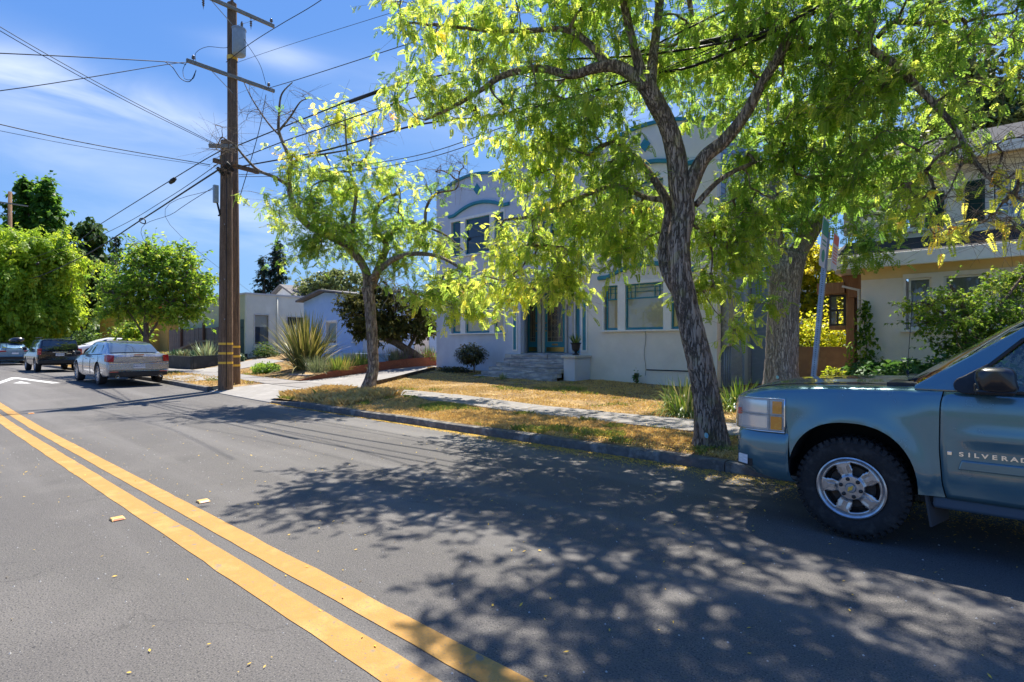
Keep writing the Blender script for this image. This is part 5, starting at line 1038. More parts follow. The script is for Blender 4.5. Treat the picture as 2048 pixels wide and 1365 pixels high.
for y in (5.5, 6.35): MB().box(.75, .95, y - .26, y + .26, .75, 1.42).box(.45, .95, y - .26, y + .26, .7, .86).box(.80, .90, y - .13, y + .13, 1.45, 1.62).build('seat', greyint, TK, bev=.05)
MB().lathe([(.18, -.012), (.192, 0), (.18, .012), (.168, 0)], (.28, 5.5, 1.22), (-.9, 0, .45), 24, closed=True).build('steering_wheel', blackp, TK, smooth=True)
# mirror
mr_ = MB(); rows = []
for i, (yy, k) in enumerate(((4.70, .72), (4.715, .9), (4.76, 1.0), (4.84, 1.0), (4.90, .93), (4.93, .75))):
    row = []
    for a in np.linspace(0, 2 * math.pi, 25)[:-1]:
        ca, sa = math.cos(a), math.sin(a); e = .55; row.append((.015 + .105 * k * math.copysign(abs(ca) ** e, ca) + (.012 if sa < 0 else -.0), yy, 1.315 + .088 * k * math.copysign(abs(sa) ** e, sa)))
    rows.append(row)
mr_.grid(rows, closed=True); n = 24; mr_.add(rows[0], [tuple(range(n))]); mr_.add(rows[-1], [tuple(range(n))[::-1]])
mo = mr_.build('mirror', mat('glossy black shell', (.014, .014, .016), .3, coat=.5), TK, smooth=40, fix=True); MB().box(-.085, .115, 4.705, 4.925, 1.222, 1.262).build('mirror_base', blackp, mo, bev=.02)
MB().bar((-.03, 4.88, 1.245), (-.04, 5.05, 1.25), .12, .07).build('mirror_arm', blackp, mo, bev=.015)
pts = [(-.135 + .075 * math.cos(a), 1.265 + .062 * math.sin(a)) for a in np.linspace(math.pi * .62, math.pi * 1.5, 12)] + [(-.02, 1.203), (-.02, 1.42)]
MB().prism([(x, YN + .045 + .3 * max(0, z - 1.22) - .0, z) for x, z in pts], (0, -.03, 0)).build('mirror_sail', blackp, TK, fix=True, bev=.006)
# mud flap
MB().add([(x + dx, y, z) for dx in (0, .014) for x, y, z in ((-.41, 5.03, .70), (-.29, 5.30, .70), (-.255, 5.26, .25), (-.345, 5.04, .22))], [(0, 1, 2, 3), (7, 6, 5, 4), (0, 4, 5, 1), (1, 5, 6, 2), (2, 6, 7, 3), (3, 7, 4, 0)]).build('mud_flap', mat('mud flap rubber', (.055, .055, .055), .8), TK, fix=True)
# rear door, bed, chassis (mostly outside the picture)
rows = [[(1.0 + (2.05 - 1.0) * i / 8, YN + sy(0.8, z), z) for i in range(9)] for z in np.linspace(.445, 1.212, 12)]; MB().grid(rows).build('rear_door', steel, TK, smooth=True)
MB().box(1.98, 2.06, 5.05, 6.85, .45, 1.24).build('cab_back', steel, TK); q = MB().box(2.12, 4.35, 5.0, 6.9, .55, 1.26); bd = q.build('bed', [steel, under], TK, bev=0)
cut = MB(); cut.prism([(2.80 + .45 * math.cos(a), 4.8, .42 + .48 * math.sin(a)) for a in np.linspace(0, math.pi, 25)] + [(2.35, 4.8, .1), (3.25, 4.8, .1)], (0, .6, 0)); cut.box(2.2, 4.27, 5.12, 6.78, .85, 1.5); boolcut(bd, cut); bevel(bd, .03)
MB().box(-1.5, 4.2, 5.35, 5.5, .38, .5).box(-1.5, 4.2, 6.3, 6.45, .38, .5).box(-1.1, .1, 5.5, 6.4, .34, .6).build('chassis', under, TK); MB().box(4.36, 4.5, 5.05, 6.85, .45, .65).build('rear_bumper', chrome, TK, bev=.03)

def truck_wheel(cx, y, sg):
    """sg = -1 near side (facing the camera)"""
    c = Vector((cx, y, WZc)); a = Vector((0, sg, 0)); R_, rr = .392, .236
    q = MB(); q.lathe([(rr - .01, -.24), (R_ * .9, -.25), (R_ - .012, -.235), (R_ - .006, -.2), (R_ - .006, -.045), (R_ - .014, -.018), (R_ * .93, -.002), (R_ * .84, .008), (R_ * .72, .008), (rr + .02, .0), (rr + .006, -.008), (rr - .01, -.02)], c, a, 72)
    ty = q.build('tyre', tyrem, TK, smooth=30, fix=True)
    tr = MB(); u = Vector((0, 0, 1)); w = a.cross(u)
    def blk(th, dth, h0, h1, r0, r1):
        vs = []
        for r in (r0, r1):
            for h, t_ in ((h0, th), (h1, th + .012), (h1, th + dth + .012), (h0, th + dth)): vs.append(c + a * h + (u * math.cos(t_) + w * math.sin(t_)) * r)
        tr.add(vs, [(0, 1, 2, 3), (7, 6, 5, 4), (0, 4, 5, 1), (1, 5, 6, 2), (2, 6, 7, 3), (3, 7, 4, 0)])
    nb = 46
    for k in range(nb):
        th = 2 * math.pi * k / nb; d = 2 * math.pi / nb
        blk(th, d * .66, -.055 - .01 * (k % 2), -.012, R_ - .02, R_ + .004)                    # shoulder blocks
        blk(th + d * .4, d * .6, -.125, -.075, R_ - .01, R_ + .004); blk(th + d * .1, d * .6, -.185, -.14, R_ - .01, R_ + .004); blk(th, d * .66, -.245, -.2, R_ - .02, R_ + .005)
        vs = [];                                                                                # lugs running down the sidewall
        for (r, h) in ((R_ + .004, -.016), (R_ * .90, .006 if k % 2 else .002)):
            for t_ in (th + .01, th + d * .6): vs.append(c + a * (h + .006) + (u * math.cos(t_) + w * math.sin(t_)) * r)
        for (r, h) in ((R_ + .0, -.03), (R_ * .90, -.012)):
            for t_ in (th + .01, th + d * .6): vs.append(c + a * h + (u * math.cos(t_) + w * math.sin(t_)) * r)
        tr.add(vs, [(0, 1, 3, 2), (4, 6, 7, 5), (0, 4, 5, 1), (2, 3, 7, 6), (0, 2, 6, 4), (1, 5, 7, 3)])
    tr.build('tread', tyrem, ty, kind='stuff', fix=True)
    q = MB().lathe([(rr + .004, -.004), (rr + .006, .006), (rr - .004, .010), (rr - .016, .004), (rr - .024, -.012), (rr - .03, -.05), (rr - .035, -.2)], c, a, 72); q.build('rim', alloy, ty, smooth=40)
    MB().lathe([(rr - .03, -.12), (.17, -.10), (.16, -.07), (.001, -.07)], c, a, 40).build('brake_drum', mat('rusty brake', (.10, .07, .05), .8, var=((.05, .045, .04), (.16, .10, .06)), vscale=14), ty, smooth=40)
    # cast face: one sheet with five windows
    ang = []; P5 = 5; face = MB(); NA = 120
    def inwin(th): # half-angle of the window at this angle, in pattern space
        k = (th / (2 * math.pi) * P5) % 1 - .5; return k
    radii = [.001, .045, .088, .100, .108, .125, .150, .175, .196, .215]
    hgt = [-.004, -.004, -.006, -.016, -.020, -.018, -.012, -.008, -.006, -.008]
    for i in range(len(radii) - 1):
        r0, r1 = radii[i], radii[i + 1]
        for j in range(NA):
            k = abs(inwin(2 * math.pi * (j + .5) / NA)); rm_ = (r0 + r1) / 2
            if .104 < rm_ < .196 and k < (.17 + .13 * (rm_ - .104) / .09): continue
            t0, t1 = 2 * math.pi * j / NA + .31, 2 * math.pi * (j + 1) / NA + .31; pt = lambda r, h, t_: c + a * h + (u * math.cos(t_) + w * math.sin(t_)) * r
            face.add([pt(r0, hgt[i], t0), pt(r1, hgt[i + 1], t0), pt(r1, hgt[i + 1], t1), pt(r0, hgt[i], t1)], [(0, 1, 2, 3)])
    fc = face.build('wheel_face', alloy, ty, smooth=35, fix=True); md = fc.modifiers.new('thick', 'SOLIDIFY'); md.thickness = .035; md.offset = -1 if sum(p.normal.dot(a) * p.area for p in fc.data.polygons) > 0 else 1
    pads = MB()
    for k in range(P5):
        th = 2 * math.pi * (k + 0) / P5 + .31; d = u * math.cos(th) + w * math.sin(th); t_ = a.cross(d)
        pads.prism([c + a * -.012 + d * r + t_ * s for r, s in ((.112, -.016), (.165, -.018), (.172, -.034), (.196, -.036), (.196, .036), (.172, .034), (.165, .018), (.112, .016))], a * .009)
    pads.build('spoke_pad', alloy, ty, fix=True, bev=.002, kind='stuff')
    for k in range(6):
        th = 2 * math.pi * k / 6 + .3; d = u * math.cos(th) + w * math.sin(th); MB().lathe([(.001, .012), (.013, .010), (.016, -.006)], c + d * .07, a, 12).build('lug_nut', blackp, ty, smooth=40)
    MB().lathe([(.001, .016), (.034, .013), (.04, -.004)], c, a, 24).build('centre_cap', alloyd, ty, smooth=40)
    gold = mat('gold emblem', (.80, .58, .12), .3, metal=.6)
    e = [(-.030, -.006), (-.012, -.006), (-.009, -.014), (.013, -.014), (.010, -.006), (.030, -.006), (.026, .006), (.010, .006), (.007, .014), (-.013, .014), (-.010, .006), (-.026, .006)]
    xd = Vector((-sg, 0, 0)); rot = .9 if sg < 0 else 0; MB().prism([c + a * .015 + (xd * (p * math.cos(rot) - r * math.sin(rot)) + u * (p * math.sin(rot) + r * math.cos(rot))) for p, r in e], a * .003).build('cap_emblem', gold, ty, fix=True)
truck_wheel(WXc, 5.045, -1); truck_wheel(WXc, 6.70, 1); truck_wheel(2.80, 5.045, -1); truck_wheel(2.80, 6.70, 1)
# ================================================================== TREES AND PLANTS
def unit(a): return a / np.maximum(np.linalg.norm(a, axis=-1, keepdims=True), 1e-9)
def frond_template(npair, w=.32, lw=.16, rach=True):
    q = []
    for i in range(npair):
        a = .14 + .80 * i / max(npair - 1, 1); ww = w * (1 - .35 * abs(a - .5) * 2 * (a > .5))
        for s in (-1, 1): q.append([(a, 0, 0), (a - lw * .35, s * ww * .5, .0), (a + lw * .2, s * ww, -.05), (a + lw * .65, s * ww * .45, 0)])
    q.append([(.9, 0, 0), (.97, .05, 0), (1.12, 0, -.03), (.97, -.05, 0)]); return np.array(q)
TEMPL = {'frond7': frond_template(7), 'frond5': frond_template(5, .36, .22), 'frond3': frond_template(3, .42, .34),
         'card': np.array([[(0, 0, 0), (.45, -.36, .06), (1, 0, -.08), (.45, .36, .06)]]),
         'maple': np.array([[(0, 0, 0), (.35, -.5, -.02), (.62, -.1, .03), (.3, 0, .03)], [(0, 0, 0), (.3, 0, .03), (.62, .1, .03), (.35, .5, -.02)], [(.3, 0, .03), (.55, -.12, .0), (1.05, 0, -.1), (.55, .12, .0)]]),
         'blade': np.array([[(0, -.03, 0), (.5, -.035, .0), (.5, .035, .0), (0, .03, 0)], [(.5, -.035, .0), (1, 0, -.12), (1, .004, -.12), (.5, .035, .0)]])}
def scatter_leaves(name, Pn, D, Ln, rnd, templ, m, parent, kind='stuff', droop=.35, width=1., seed=1, rj=.08):
    g = np.random.default_rng(seed); t = TEMPL[templ]; n = len(Pn); k = len(t); D = unit(D)
    rv = g.normal(0, 1, (n, 3)) * .35 + np.array([0, 0, 1.]); S = unit(np.cross(D, rv)); C = np.cross(S, D)
    a, b, c = t[..., 0], t[..., 1] * width, t[..., 2]
    V = Pn[:, None, None, :] + Ln[:, None, None, None] * (a[None, ..., None] * D[:, None, None, :] + b[None, ..., None] * S[:, None, None, :] + (c + (0 if droop == 0 else 0))[None, ..., None] * C[:, None, None, :])
    V[..., 2] -= (Ln[:, None, None] * droop * a[None] ** 2)
    r = np.clip(np.repeat(rnd, k) + g.normal(0, rj * .4, n * k), 0, 1)
    me = npmesh(name, V.reshape(-1, 3), np.arange(n * k * 4).reshape(-1, 4), r); return link(name, me, m, parent, kind=kind)
def catmull(pts, per=6):
    pts = [np.array(p, float) for p in pts]; out = []
    for i in range(len(pts) - 1):
        p0, p1, p2, p3 = pts[max(i - 1, 0)], pts[i], pts[i + 1], pts[min(i + 2, len(pts) - 1)]
        for t in np.linspace(0, 1, per, endpoint=False): out.append(.5 * ((2 * p1) + (-p0 + p2) * t + (2 * p0 - 5 * p1 + 4 * p2 - p3) * t * t + (-p0 + 3 * p1 - 3 * p2 + p3) * t ** 3))
    out.append(pts[-1]); return np.array(out)
def wpx(u, v, d): p = Wd(u, v, d); return np.array([p.x, p.y, p.z])

def tree(name, base, label, cat, limbs, clouds, bark, leafm, templ, flen, nsub=5, nfr=7, rsub=.3, k=.006, group=None, seed=1, px=True, droop=.35, width=1., sides=18, ridge=.05, down=.35, twig=.0028, dens=1., over=1., yoff=0.):
    """limbs: polylines of (u, v, depth, radius in px) or world (x, y, z, r); the first starts at the foot. clouds: dicts with c, r, n, leaf, y"""
    g = np.random.default_rng(seed); T = thing(name, base, label, cat, group); nodes = []; nr = []; trunk = MB()
    for li, lb in enumerate(limbs):
        if px: w = [np.append(wpx(u, v, d), r * d / F) for u, v, d, r in lb]
        else: w = [np.array(q, float) for q in lb]
        if li == 0: w[0][:3] = (base[0], base[1], base[2] - .05)
        c = catmull(w, 7); ph = g.uniform(0, 6, 4); nn = sides if li == 0 else max(8, sides - 6)
        ln = np.concatenate([[0], np.cumsum(np.linalg.norm(np.diff(c[:, :3], axis=0), axis=1))])
        def jit(i, j): 
            a = 2 * math.pi * j / nn; z = ln[i]; fl = (.35 * math.exp(-z / .18) * (.6 + .4 * math.sin(3 * a + ph[0])) if li == 0 else 0)
            return 1 + ridge * (math.sin(5 * a + 1.1 * z + ph[0]) + .8 * math.sin(9 * a - 1.7 * z + ph[1]) + .7 * math.sin(3 * a + 5 * z + ph[2]) + 1.0 * float(g.normal(0, .45))) + fl
        trunk.tube([Vector(p[:3]) for p in c], [float(p[3]) for p in c], nn, jit=jit)
        nodes += [p[:3] for p in c[(6 if li == 0 else 2):]]; nr += [p[3] for p in c[(6 if li == 0 else 2):]]
    trunk.build('trunk', bark, T, smooth=True)
    A, leaf, yb = [], [], []
    for c in clouds:
        n = max(3, int(c['n'] * ((dens if c.get('leaf', 1) > .15 else 1.15) if c.get('px', px) else over))); ctr = wpx(*c['c']) if len(c.get('r', ())) and c.get('px', px) else np.array(c['c'], float)
        q = g.normal(0, 1, (n, 3)); q = q / np.linalg.norm(q, axis=1, keepdims=True) * (g.random(n) ** (1 / 2.4))[:, None]
        if c.get('px', px):
            d = c['c'][2]; ru, rv, rd = c['r'][0] * d / F, c['r'][1] * d / F, c['r'][2]
            A.append(ctr + q[:, :1] * ru * np.array([CC, CS, 0]) + q[:, 1:2] * rv * np.array([0, 0, 1]) + q[:, 2:] * rd * np.array([-CS, CC, 0]))
        else: A.append(ctr + q * np.array(c['r']))
        leaf += [c.get('leaf', 1.)] * n; yb += [c.get('y', .3) + yoff] * n
    A = np.concatenate(A); leaf = np.array(leaf); yb = np.array(yb)
    NP = np.array(nodes); d0 = np.min(np.linalg.norm(A[:, None] - NP[None], axis=2), axis=1); order = np.argsort(d0)
    cap = len(NP) + len(A) * 5 + 10; buf = np.zeros((cap, 3)); buf[:len(NP)] = NP; own = np.full(cap, -1); cnt = len(NP); br = []; bdir = np.zeros((cap, 3)); bdir[1:len(NP)] = unit(np.diff(NP, axis=0)) if len(NP) > 1 else 0
    for ai in order:
        a = A[ai]; dd = np.linalg.norm(buf[:cnt] - a, axis=1) + .25 * np.maximum(0, buf[:cnt, 2] - a[2] - .3) * (own[:cnt] < 0); j = int(np.argmin(dd)); p = buf[j]; Ld = np.linalg.norm(a - p)
        if Ld < .03: br.append(None); continue
        mid = p + (a - p) * .45 + bdir[j] * Ld * .22 + np.array([0, 0, Ld * .10]) + g.normal(0, Ld * .07, 3)
        ts = (.25, .5, .75, 1.0); pts = [(1 - t) ** 2 * p + 2 * t * (1 - t) * mid + t * t * a + g.normal(0, Ld * .022, 3) * (t < 1) for t in ts]
        br.append([ai, int(own[j]), [p] + pts, 1]); bi = len(br) - 1
        for i, q in enumerate(pts): buf[cnt] = q; own[cnt] = bi; bdir[cnt] = unit(q - ([p] + pts)[i]); cnt += 1
    for b in reversed(br):
        if b and b[1] >= 0 and br[b[1]]: br[b[1]][3] += b[3]
    bm_ = MB()
    for b in br:
        if not b: continue
        r0, r1 = k * math.sqrt(b[3]), k * .55; n = 6 if b[3] > 6 else (4 if b[3] > 1 else 3)
        bm_.tube([Vector(q) for q in b[2]], [r0 * (1 - i / 4) + max(r1, r0 * .45) * i / 4 for i in range(5)], n, cap=False)
    # twigs and leaves
    sel = g.random(len(A)) < 2; n = len(A); sub = A[:, None, :] + g.normal(0, 1, (n, nsub, 3)) * rsub * np.array([1, 1, .75]) + np.array([0, 0, -.1 * rsub]); S0 = np.repeat(A, nsub, axis=0); S1 = sub.reshape(-1, 3)
    dv = unit(S1 - S0); si = unit(np.cross(dv, np.array([0, 0, 1.]) + g.normal(0, .01, dv.shape))); up = np.cross(si, dv); tv = []
    for P_, r in ((S0, twig), (S1, twig * .5)):
        for a in (0, 2.09, 4.19): tv.append(P_ + (si * math.cos(a) + up * math.sin(a)) * r)
    tv = np.stack(tv, 1); nt_ = len(S0); fb = np.arange(nt_)[:, None] * 6; tf = np.concatenate([fb + np.array([[0, 1, 4, 3]]), fb + np.array([[1, 2, 5, 4]]), fb + np.array([[2, 0, 3, 5]])])
    bv = np.array([tuple(v) for v in bm_.v]) if bm_.v else np.zeros((0, 3)); q4 = np.array([f for f in bm_.f if len(f) == 4]) if bm_.f else np.zeros((0, 4), int)
    me = npmesh('branches', np.concatenate([bv, tv.reshape(-1, 3)]), np.concatenate([q4, tf + len(bv)])); link('branches', me, bark, T, smooth=True, kind='stuff')
    lf = np.repeat(leaf, nsub); keep = g.random(len(lf)) < lf; S0k, S1k = S0[keep], S1[keep]; ybk = np.repeat(yb, nsub)[keep]; ns = len(S0k)
    if ns:
        t = g.uniform(.15, 1.05, (ns, nfr, 1)); Pf = S0k[:, None] + (S1k - S0k)[:, None] * t; dr = unit(unit(S1k - S0k)[:, None] * .5 + g.normal(0, .6, (ns, nfr, 3)) + np.array([0, 0, -down]))
        rn = np.clip(np.repeat(ybk + g.normal(0, .13, ns), nfr) + g.normal(0, .08, ns * nfr), 0, 1); Lf = flen * g.uniform(.6, 1.25, ns * nfr)
        scatter_leaves('crown', Pf.reshape(-1, 3), dr.reshape(-1, 3), Lf, rn, templ, leafm, T, droop=droop, width=width, seed=seed)
    return T
locust = leafmat('locust leaf', [(0, (.06, .13, .03)), (.25, (.12, .205, .042)), (.5, (.21, .285, .06)), (.75, (.36, .39, .085)), (.92, (.56, .49, .11)), (1, (.50, .29, .08))], trans=.64, tcol=2.2, rough=.55, spec=.25)
bark_l = barkmat('grey brown bark', (.235, .175, .13), (.53, .415, .32), lichen=(.42, .36, .14), sc_=8, z=.17, dist=.045)
bark_d = barkmat('dark bark', (.16, .12, .09), (.36, .27, .20), sc_=10, z=.2)
bark_g = barkmat('pale grey bark', (.32, .27, .23), (.60, .53, .47), sc_=11, z=.12, dist=.03)
cl = lambda u, v, d, ru, rv, rd, n, leaf=1., y=.35: dict(c=(u, v, d), r=(ru, rv, rd), n=n, leaf=leaf, y=y)
wc = lambda x, y_, z, rx_, ry_, rz_, n, leaf=1., y=.3: dict(c=(x, y_, z), r=(rx_, ry_, rz_), n=n, leaf=leaf, y=y, px=False)

big = [
 [(1423, 898, 7.60, 35), (1420, 860, 7.60, 30), (1413, 800, 7.60, 26.22), (1402, 740, 7.60, 24.84), (1386, 670, 7.60, 23.92), (1371, 600, 7.62, 23), (1360, 545, 7.64, 22.08), (1358, 480, 7.66, 22.08), (1368, 425, 7.68, 22.08), (1358, 370, 7.70, 20.24), (1352, 310, 7.70, 19.32), (1335, 250, 7.65, 17.48), (1308, 200, 7.60, 17.48), (1288, 165, 7.56, 15.64)],
 [(1292, 175, 7.55, 14.72), (1262, 148, 7.62, 12.88), (1225, 132, 7.67, 11.96), (1185, 138, 7.74, 10.12), (1140, 150, 7.83, 8.28), (1080, 138, 7.99, 7.36), (1010, 150, 8.18, 6.44), (960, 182, 8.29, 4.6), (905, 215, 8.43, 3.68), (850, 240, 8.56, 2.3)],
 [(1215, 134, 7.72, 8.28), (1180, 90, 7.76, 6.9), (1130, 60, 7.88, 5.52), (1050, 62, 8.01, 4.6), (960, 60, 8.19, 3.68), (880, 50, 8.33, 2.3)],
 [(1293, 180, 7.55, 12.88), (1272, 110, 7.58, 9.2), (1255, 40, 7.55, 8.28), (1235, -60, 7.43, 7.36), (1200, -200, 7.28, 5.52), (1120, -380, 7.12, 3.68)],
 [(1300, 180, 7.55, 11.96), (1308, 100, 7.70, 9.2), (1318, 20, 7.80, 8.28), (1330, -100, 7.90, 7.36), (1370, -300, 7.70, 4.6)],
 [(1372, 395, 7.68, 16.56), (1405, 320, 7.60, 13.8), (1448, 282, 7.50, 12.88), (1490, 230, 7.30, 11.04), (1522, 170, 7.15, 10.12), (1560, 108, 7.00, 9.66), (1590, 55, 6.90, 9.2), (1620, 8, 6.80, 8.28), (1700, -70, 6.50, 7.36), (1820, -170, 6.10, 5.52)],
 [(1620, 8, 6.80, 7.36), (1700, -25, 6.70, 7.36), (1745, 40, 6.60, 6.9), (1738, 92, 6.50, 6.9), (1790, 130, 6.40, 7.36), (1850, 190, 6.30, 6.44), (1905, 250, 6.20, 5.52), (1955, 330, 6.10, 4.14), (2010, 380, 6.00, 3.22), (2100, 430, 5.90, 2.3)],
 [(1755, 75, 6.55, 4.6), (1790, 45, 6.50, 5.52), (1850, 48, 6.40, 4.6), (1920, 40, 6.30, 3.68)],
 [(1355, 585, 7.75, 11.96), (1335, 545, 7.85, 12.88), (1328, 500, 7.95, 12.88), (1336, 455, 8.00, 12.88), (1338, 415, 8.00, 10.12), (1312, 365, 8.10, 7.36), (1275, 320, 8.20, 5.52), (1235, 285, 8.30, 4.6), (1190, 300, 8.40, 3.68)],
 [(1330, 400, 8.05, 6.44), (1290, 395, 8.20, 5.06), (1230, 372, 8.50, 4.6), (1150, 400, 8.90, 4.6), (1080, 430, 9.20, 3.68), (1010, 440, 9.40, 2.3)],
 [(1392, 410, 7.70, 6.44), (1440, 360, 7.80, 4.6), (1500, 330, 8.00, 4.14), (1560, 320, 8.20, 2.76)],
]
bc = [cl(900, 90, 8.55, 125, 95, 1.0, 45, y=.5), cl(860, 200, 8.72, 95, 65, .8, 28, y=.5), cl(1020, 60, 8.24, 130, 90, 1.1, 45, y=.45), cl(1020, 215, 8.34, 120, 70, .9, 36, y=.42), cl(850, 30, 8.76, 80, 50, .7, 13, y=.55),
      cl(1180, 70, 8.26, 110, 95, 1.2, 70, y=.42), cl(1160, 230, 8.00, 95, 70, 1.0, 46, y=.4), cl(1080, 330, 9.00, 90, 70, 1.0, 42, y=.5), cl(1150, 440, 9.40, 100, 90, .9, 80, y=.45), cl(1050, 500, 9.80, 75, 60, .8, 38, y=.55), cl(1000, 575, 10.20, 90, 32, .6, 30, y=.58), cl(1130, 560, 9.50, 75, 45, .7, 40, y=.5),
      cl(1250, 450, 8.60, 70, 100, .9, 66, y=.42), cl(1230, 330, 8.40, 65, 60, .8, 30, y=.4), cl(1420, 80, 7.80, 130, 90, 1.3, 74, y=.36), cl(1560, 60, 7.40, 120, 80, 1.1, 60, y=.32), cl(1450, 200, 8.20, 90, 55, 1.0, 24, y=.34),
      cl(1620, 180, 7.60, 110, 80, 1.1, 54, y=.38), cl(1530, 310, 8.20, 80, 60, 1.0, 46, y=.27), cl(1450, 480, 8.40, 62, 75, .8, 42, y=.4), cl(1420, 575, 8.40, 50, 35, .6, 18, y=.45), cl(1500, 430, 8.40, 55, 60, .7, 28, y=.35), cl(1475, 650, 8.60, 22, 40, .3, 7, y=.45),
      cl(1740, 180, 6.90, 120, 120, 1.0, 56, y=.36), cl(1850, 80, 6.60, 130, 90, 1.0, 58, leaf=.8, y=.28), cl(1740, 330, 7.40, 120, 75, 1.0, 62, y=.2), cl(1860, 350, 6.80, 80, 80, .8, 26, leaf=.5, y=.45), cl(1990, 110, 6.20, 110, 120, .9, 44, leaf=.45, y=.35), cl(1980, 330, 6.00, 90, 90, .8, 40, leaf=.07, y=.6), cl(2000, 450, 6.20, 70, 45, .6, 20, leaf=.05, y=.7), cl(1900, 440, 6.50, 50, 50, .5, 10, leaf=.3, y=.75),
      cl(1640, 60, 6.60, 90, 90, 1.0, 30, y=.3),
      wc(-3.4, 6.4, 7.2, 1.6, 1.1, .9, 44), wc(-1.6, 5.7, 7.0, 1.6, 1.1, .9, 48), wc(-3.5, 5.3, 7.5, 1.3, .8, .6, 34), wc(-3, 8, 8.30, 2.8, 1.9, 1.1, 60), wc(-.4, 5.2, 6.2, 1.2, 1.0, .7, 24), wc(-1.7, 6.0, 8.0, 1.9, 1.0, .8, 34), wc(-.2, 7.4, 7.2, 1.6, 1.6, 1.0, 30), wc(-8.0, 11.4, 7.9, 2.3, 1.3, .8, 64), wc(-4.6, 10.8, 7.4, 1.6, 1.0, .8, 40), wc(-5.0, 7.8, 7.6, 1.4, 1.2, .9, 26)]
tree('large_locust_tree', (-2.96, 7.6, G(-2.96, 7.6)), 'large honey locust with a leaning furrowed trunk beside the kerb near the pickup', 'tree', big, bc, bark_l, locust, 'frond7', .118, nsub=7, nfr=5, rsub=.27, k=.0062, seed=3, dens=.66, sides=30, ridge=.03)

sm_base = (-12.97, 8.75, G(-12.97, 8.75))
D_ = 15.2
small = [
 [(747, 785, D_, 15), (746, 740, D_, 11), (745, 700, D_, 10.5), (743, 650, D_, 10.5), (739, 605, D_, 11), (735, 575, D_, 12)],
 [(735, 580, D_, 10), (732, 545, D_, 8.5), (715, 515, D_, 8), (690, 490, D_, 8), (650, 468, D_, 8), (615, 450, D_, 7), (592, 420, D_, 6), (580, 385, D_, 5.5), (578, 350, D_, 5), (582, 325, D_, 4.5), (572, 300, D_, 3.5), (558, 265, D_, 3), (558, 230, D_, 2.4), (563, 190, D_, 1.6), (585, 165, D_, .9)],
 [(578, 372, D_, 4), (550, 355, 15, 3.2), (515, 340, 14.9, 2.8), (487, 312, 14.8, 2.2), (470, 292, 14.7, 1.8), (445, 275, 14.6, 1.2)],
 [(582, 330, D_, 3.2), (600, 318, 15.1, 2.6), (640, 310, 15.0, 2), (700, 300, 15, 1.3)],
 [(558, 262, D_, 2.4), (580, 235, 15.1, 1.8), (600, 205, 15, 1.3), (615, 198, 15, .8)],
 [(558, 270, D_, 2.0), (535, 245, 15.3, 1.6), (505, 200, 15.4, 1.2), (488, 165, 15.5, .8)],
 [(742, 575, D_, 9), (765, 515, 15.4, 7.5), (772, 490, 15.5, 6), (750, 455, 15.6, 5), (758, 410, 15.6, 4), (800, 385, 15.5, 3)],
 [(700, 495, D_, 5), (706, 440, 15, 4), (712, 385, 15, 3), (700, 340, 15, 2.4), (692, 280, 15, 1.8), (690, 225, 15, 1.2)],
 [(742, 560, D_, 7), (760, 540, 14.9, 6), (790, 518, 14.6, 5.5), (830, 508, 14.3, 4.5), (880, 515, 14.0, 3.5), (930, 545, 13.7, 2.5), (960, 590, 13.5, 1.6)],
 [(770, 480, 15.4, 4.5), (812, 445, 15.1, 4), (846, 452, 14.9, 3.6), (853, 415, 14.8, 2.8), (872, 388, 14.7, 2.2), (912, 378, 14.6, 1.5), (918, 350, 14.6, .9)],
 [(846, 452, 14.9, 2.8), (890, 470, 14.7, 2), (925, 500, 14.5, 1.4)]]
scl = [cl(640, 430, 15.2, 62, 42, 1.3, 44, y=.52), cl(640, 360, 15.2, 60, 38, 1.2, 32, y=.58), cl(700, 470, 15.2, 75, 40, 1.3, 48, y=.45), cl(770, 460, 15.4, 70, 45, 1.3, 44, y=.42), cl(740, 370, 15.2, 75, 50, 1.2, 42, y=.58), cl(690, 230, 15, 42, 30, .8, 16, y=.74), cl(800, 520, 15, 50, 30, 1, 20, y=.45), cl(600, 500, 15, 70, 20, .8, 18, y=.42), cl(560, 420, 15.2, 26, 40, .7, 9, y=.6), cl(590, 330, 15, 35, 20, .6, 8, y=.75),
       cl(900, 570, 13.8, 55, 50, .8, 40, y=.58), cl(860, 480, 14.4, 55, 40, .8, 22, y=.62), cl(940, 610, 13.4, 55, 30, .6, 22, y=.6), cl(850, 600, 14.2, 35, 30, .6, 12, y=.5), cl(830, 380, 15, 50, 30, .8, 12, leaf=.6, y=.68),
       cl(440, 300, 14.8, 65, 45, .7, 14, leaf=0), cl(530, 215, 15.2, 60, 50, .8, 12, leaf=0), cl(600, 220, 15, 50, 50, .8, 12, leaf=.05), cl(890, 350, 14.7, 55, 45, .7, 22, leaf=.05), cl(640, 260, 15, 60, 40, .8, 10, leaf=.3, y=.75), cl(520, 380, 15, 50, 40, .6, 8, leaf=.3, y=.6), cl(760, 250, 15, 60, 50, .8, 12, leaf=.12, y=.95)]
tree('small_locust_tree', sm_base, 'smaller honey locust with slim trunk and partly bare crooked branches near the utility poles', 'tree', small, scl, bark_l, locust, 'frond5', .17, nsub=6, nfr=6, rsub=.33, k=.0085, seed=5, yoff=-.1, dens=.62, down=.1, droop=.2, width=.85, sides=18, ridge=.045, twig=.004)

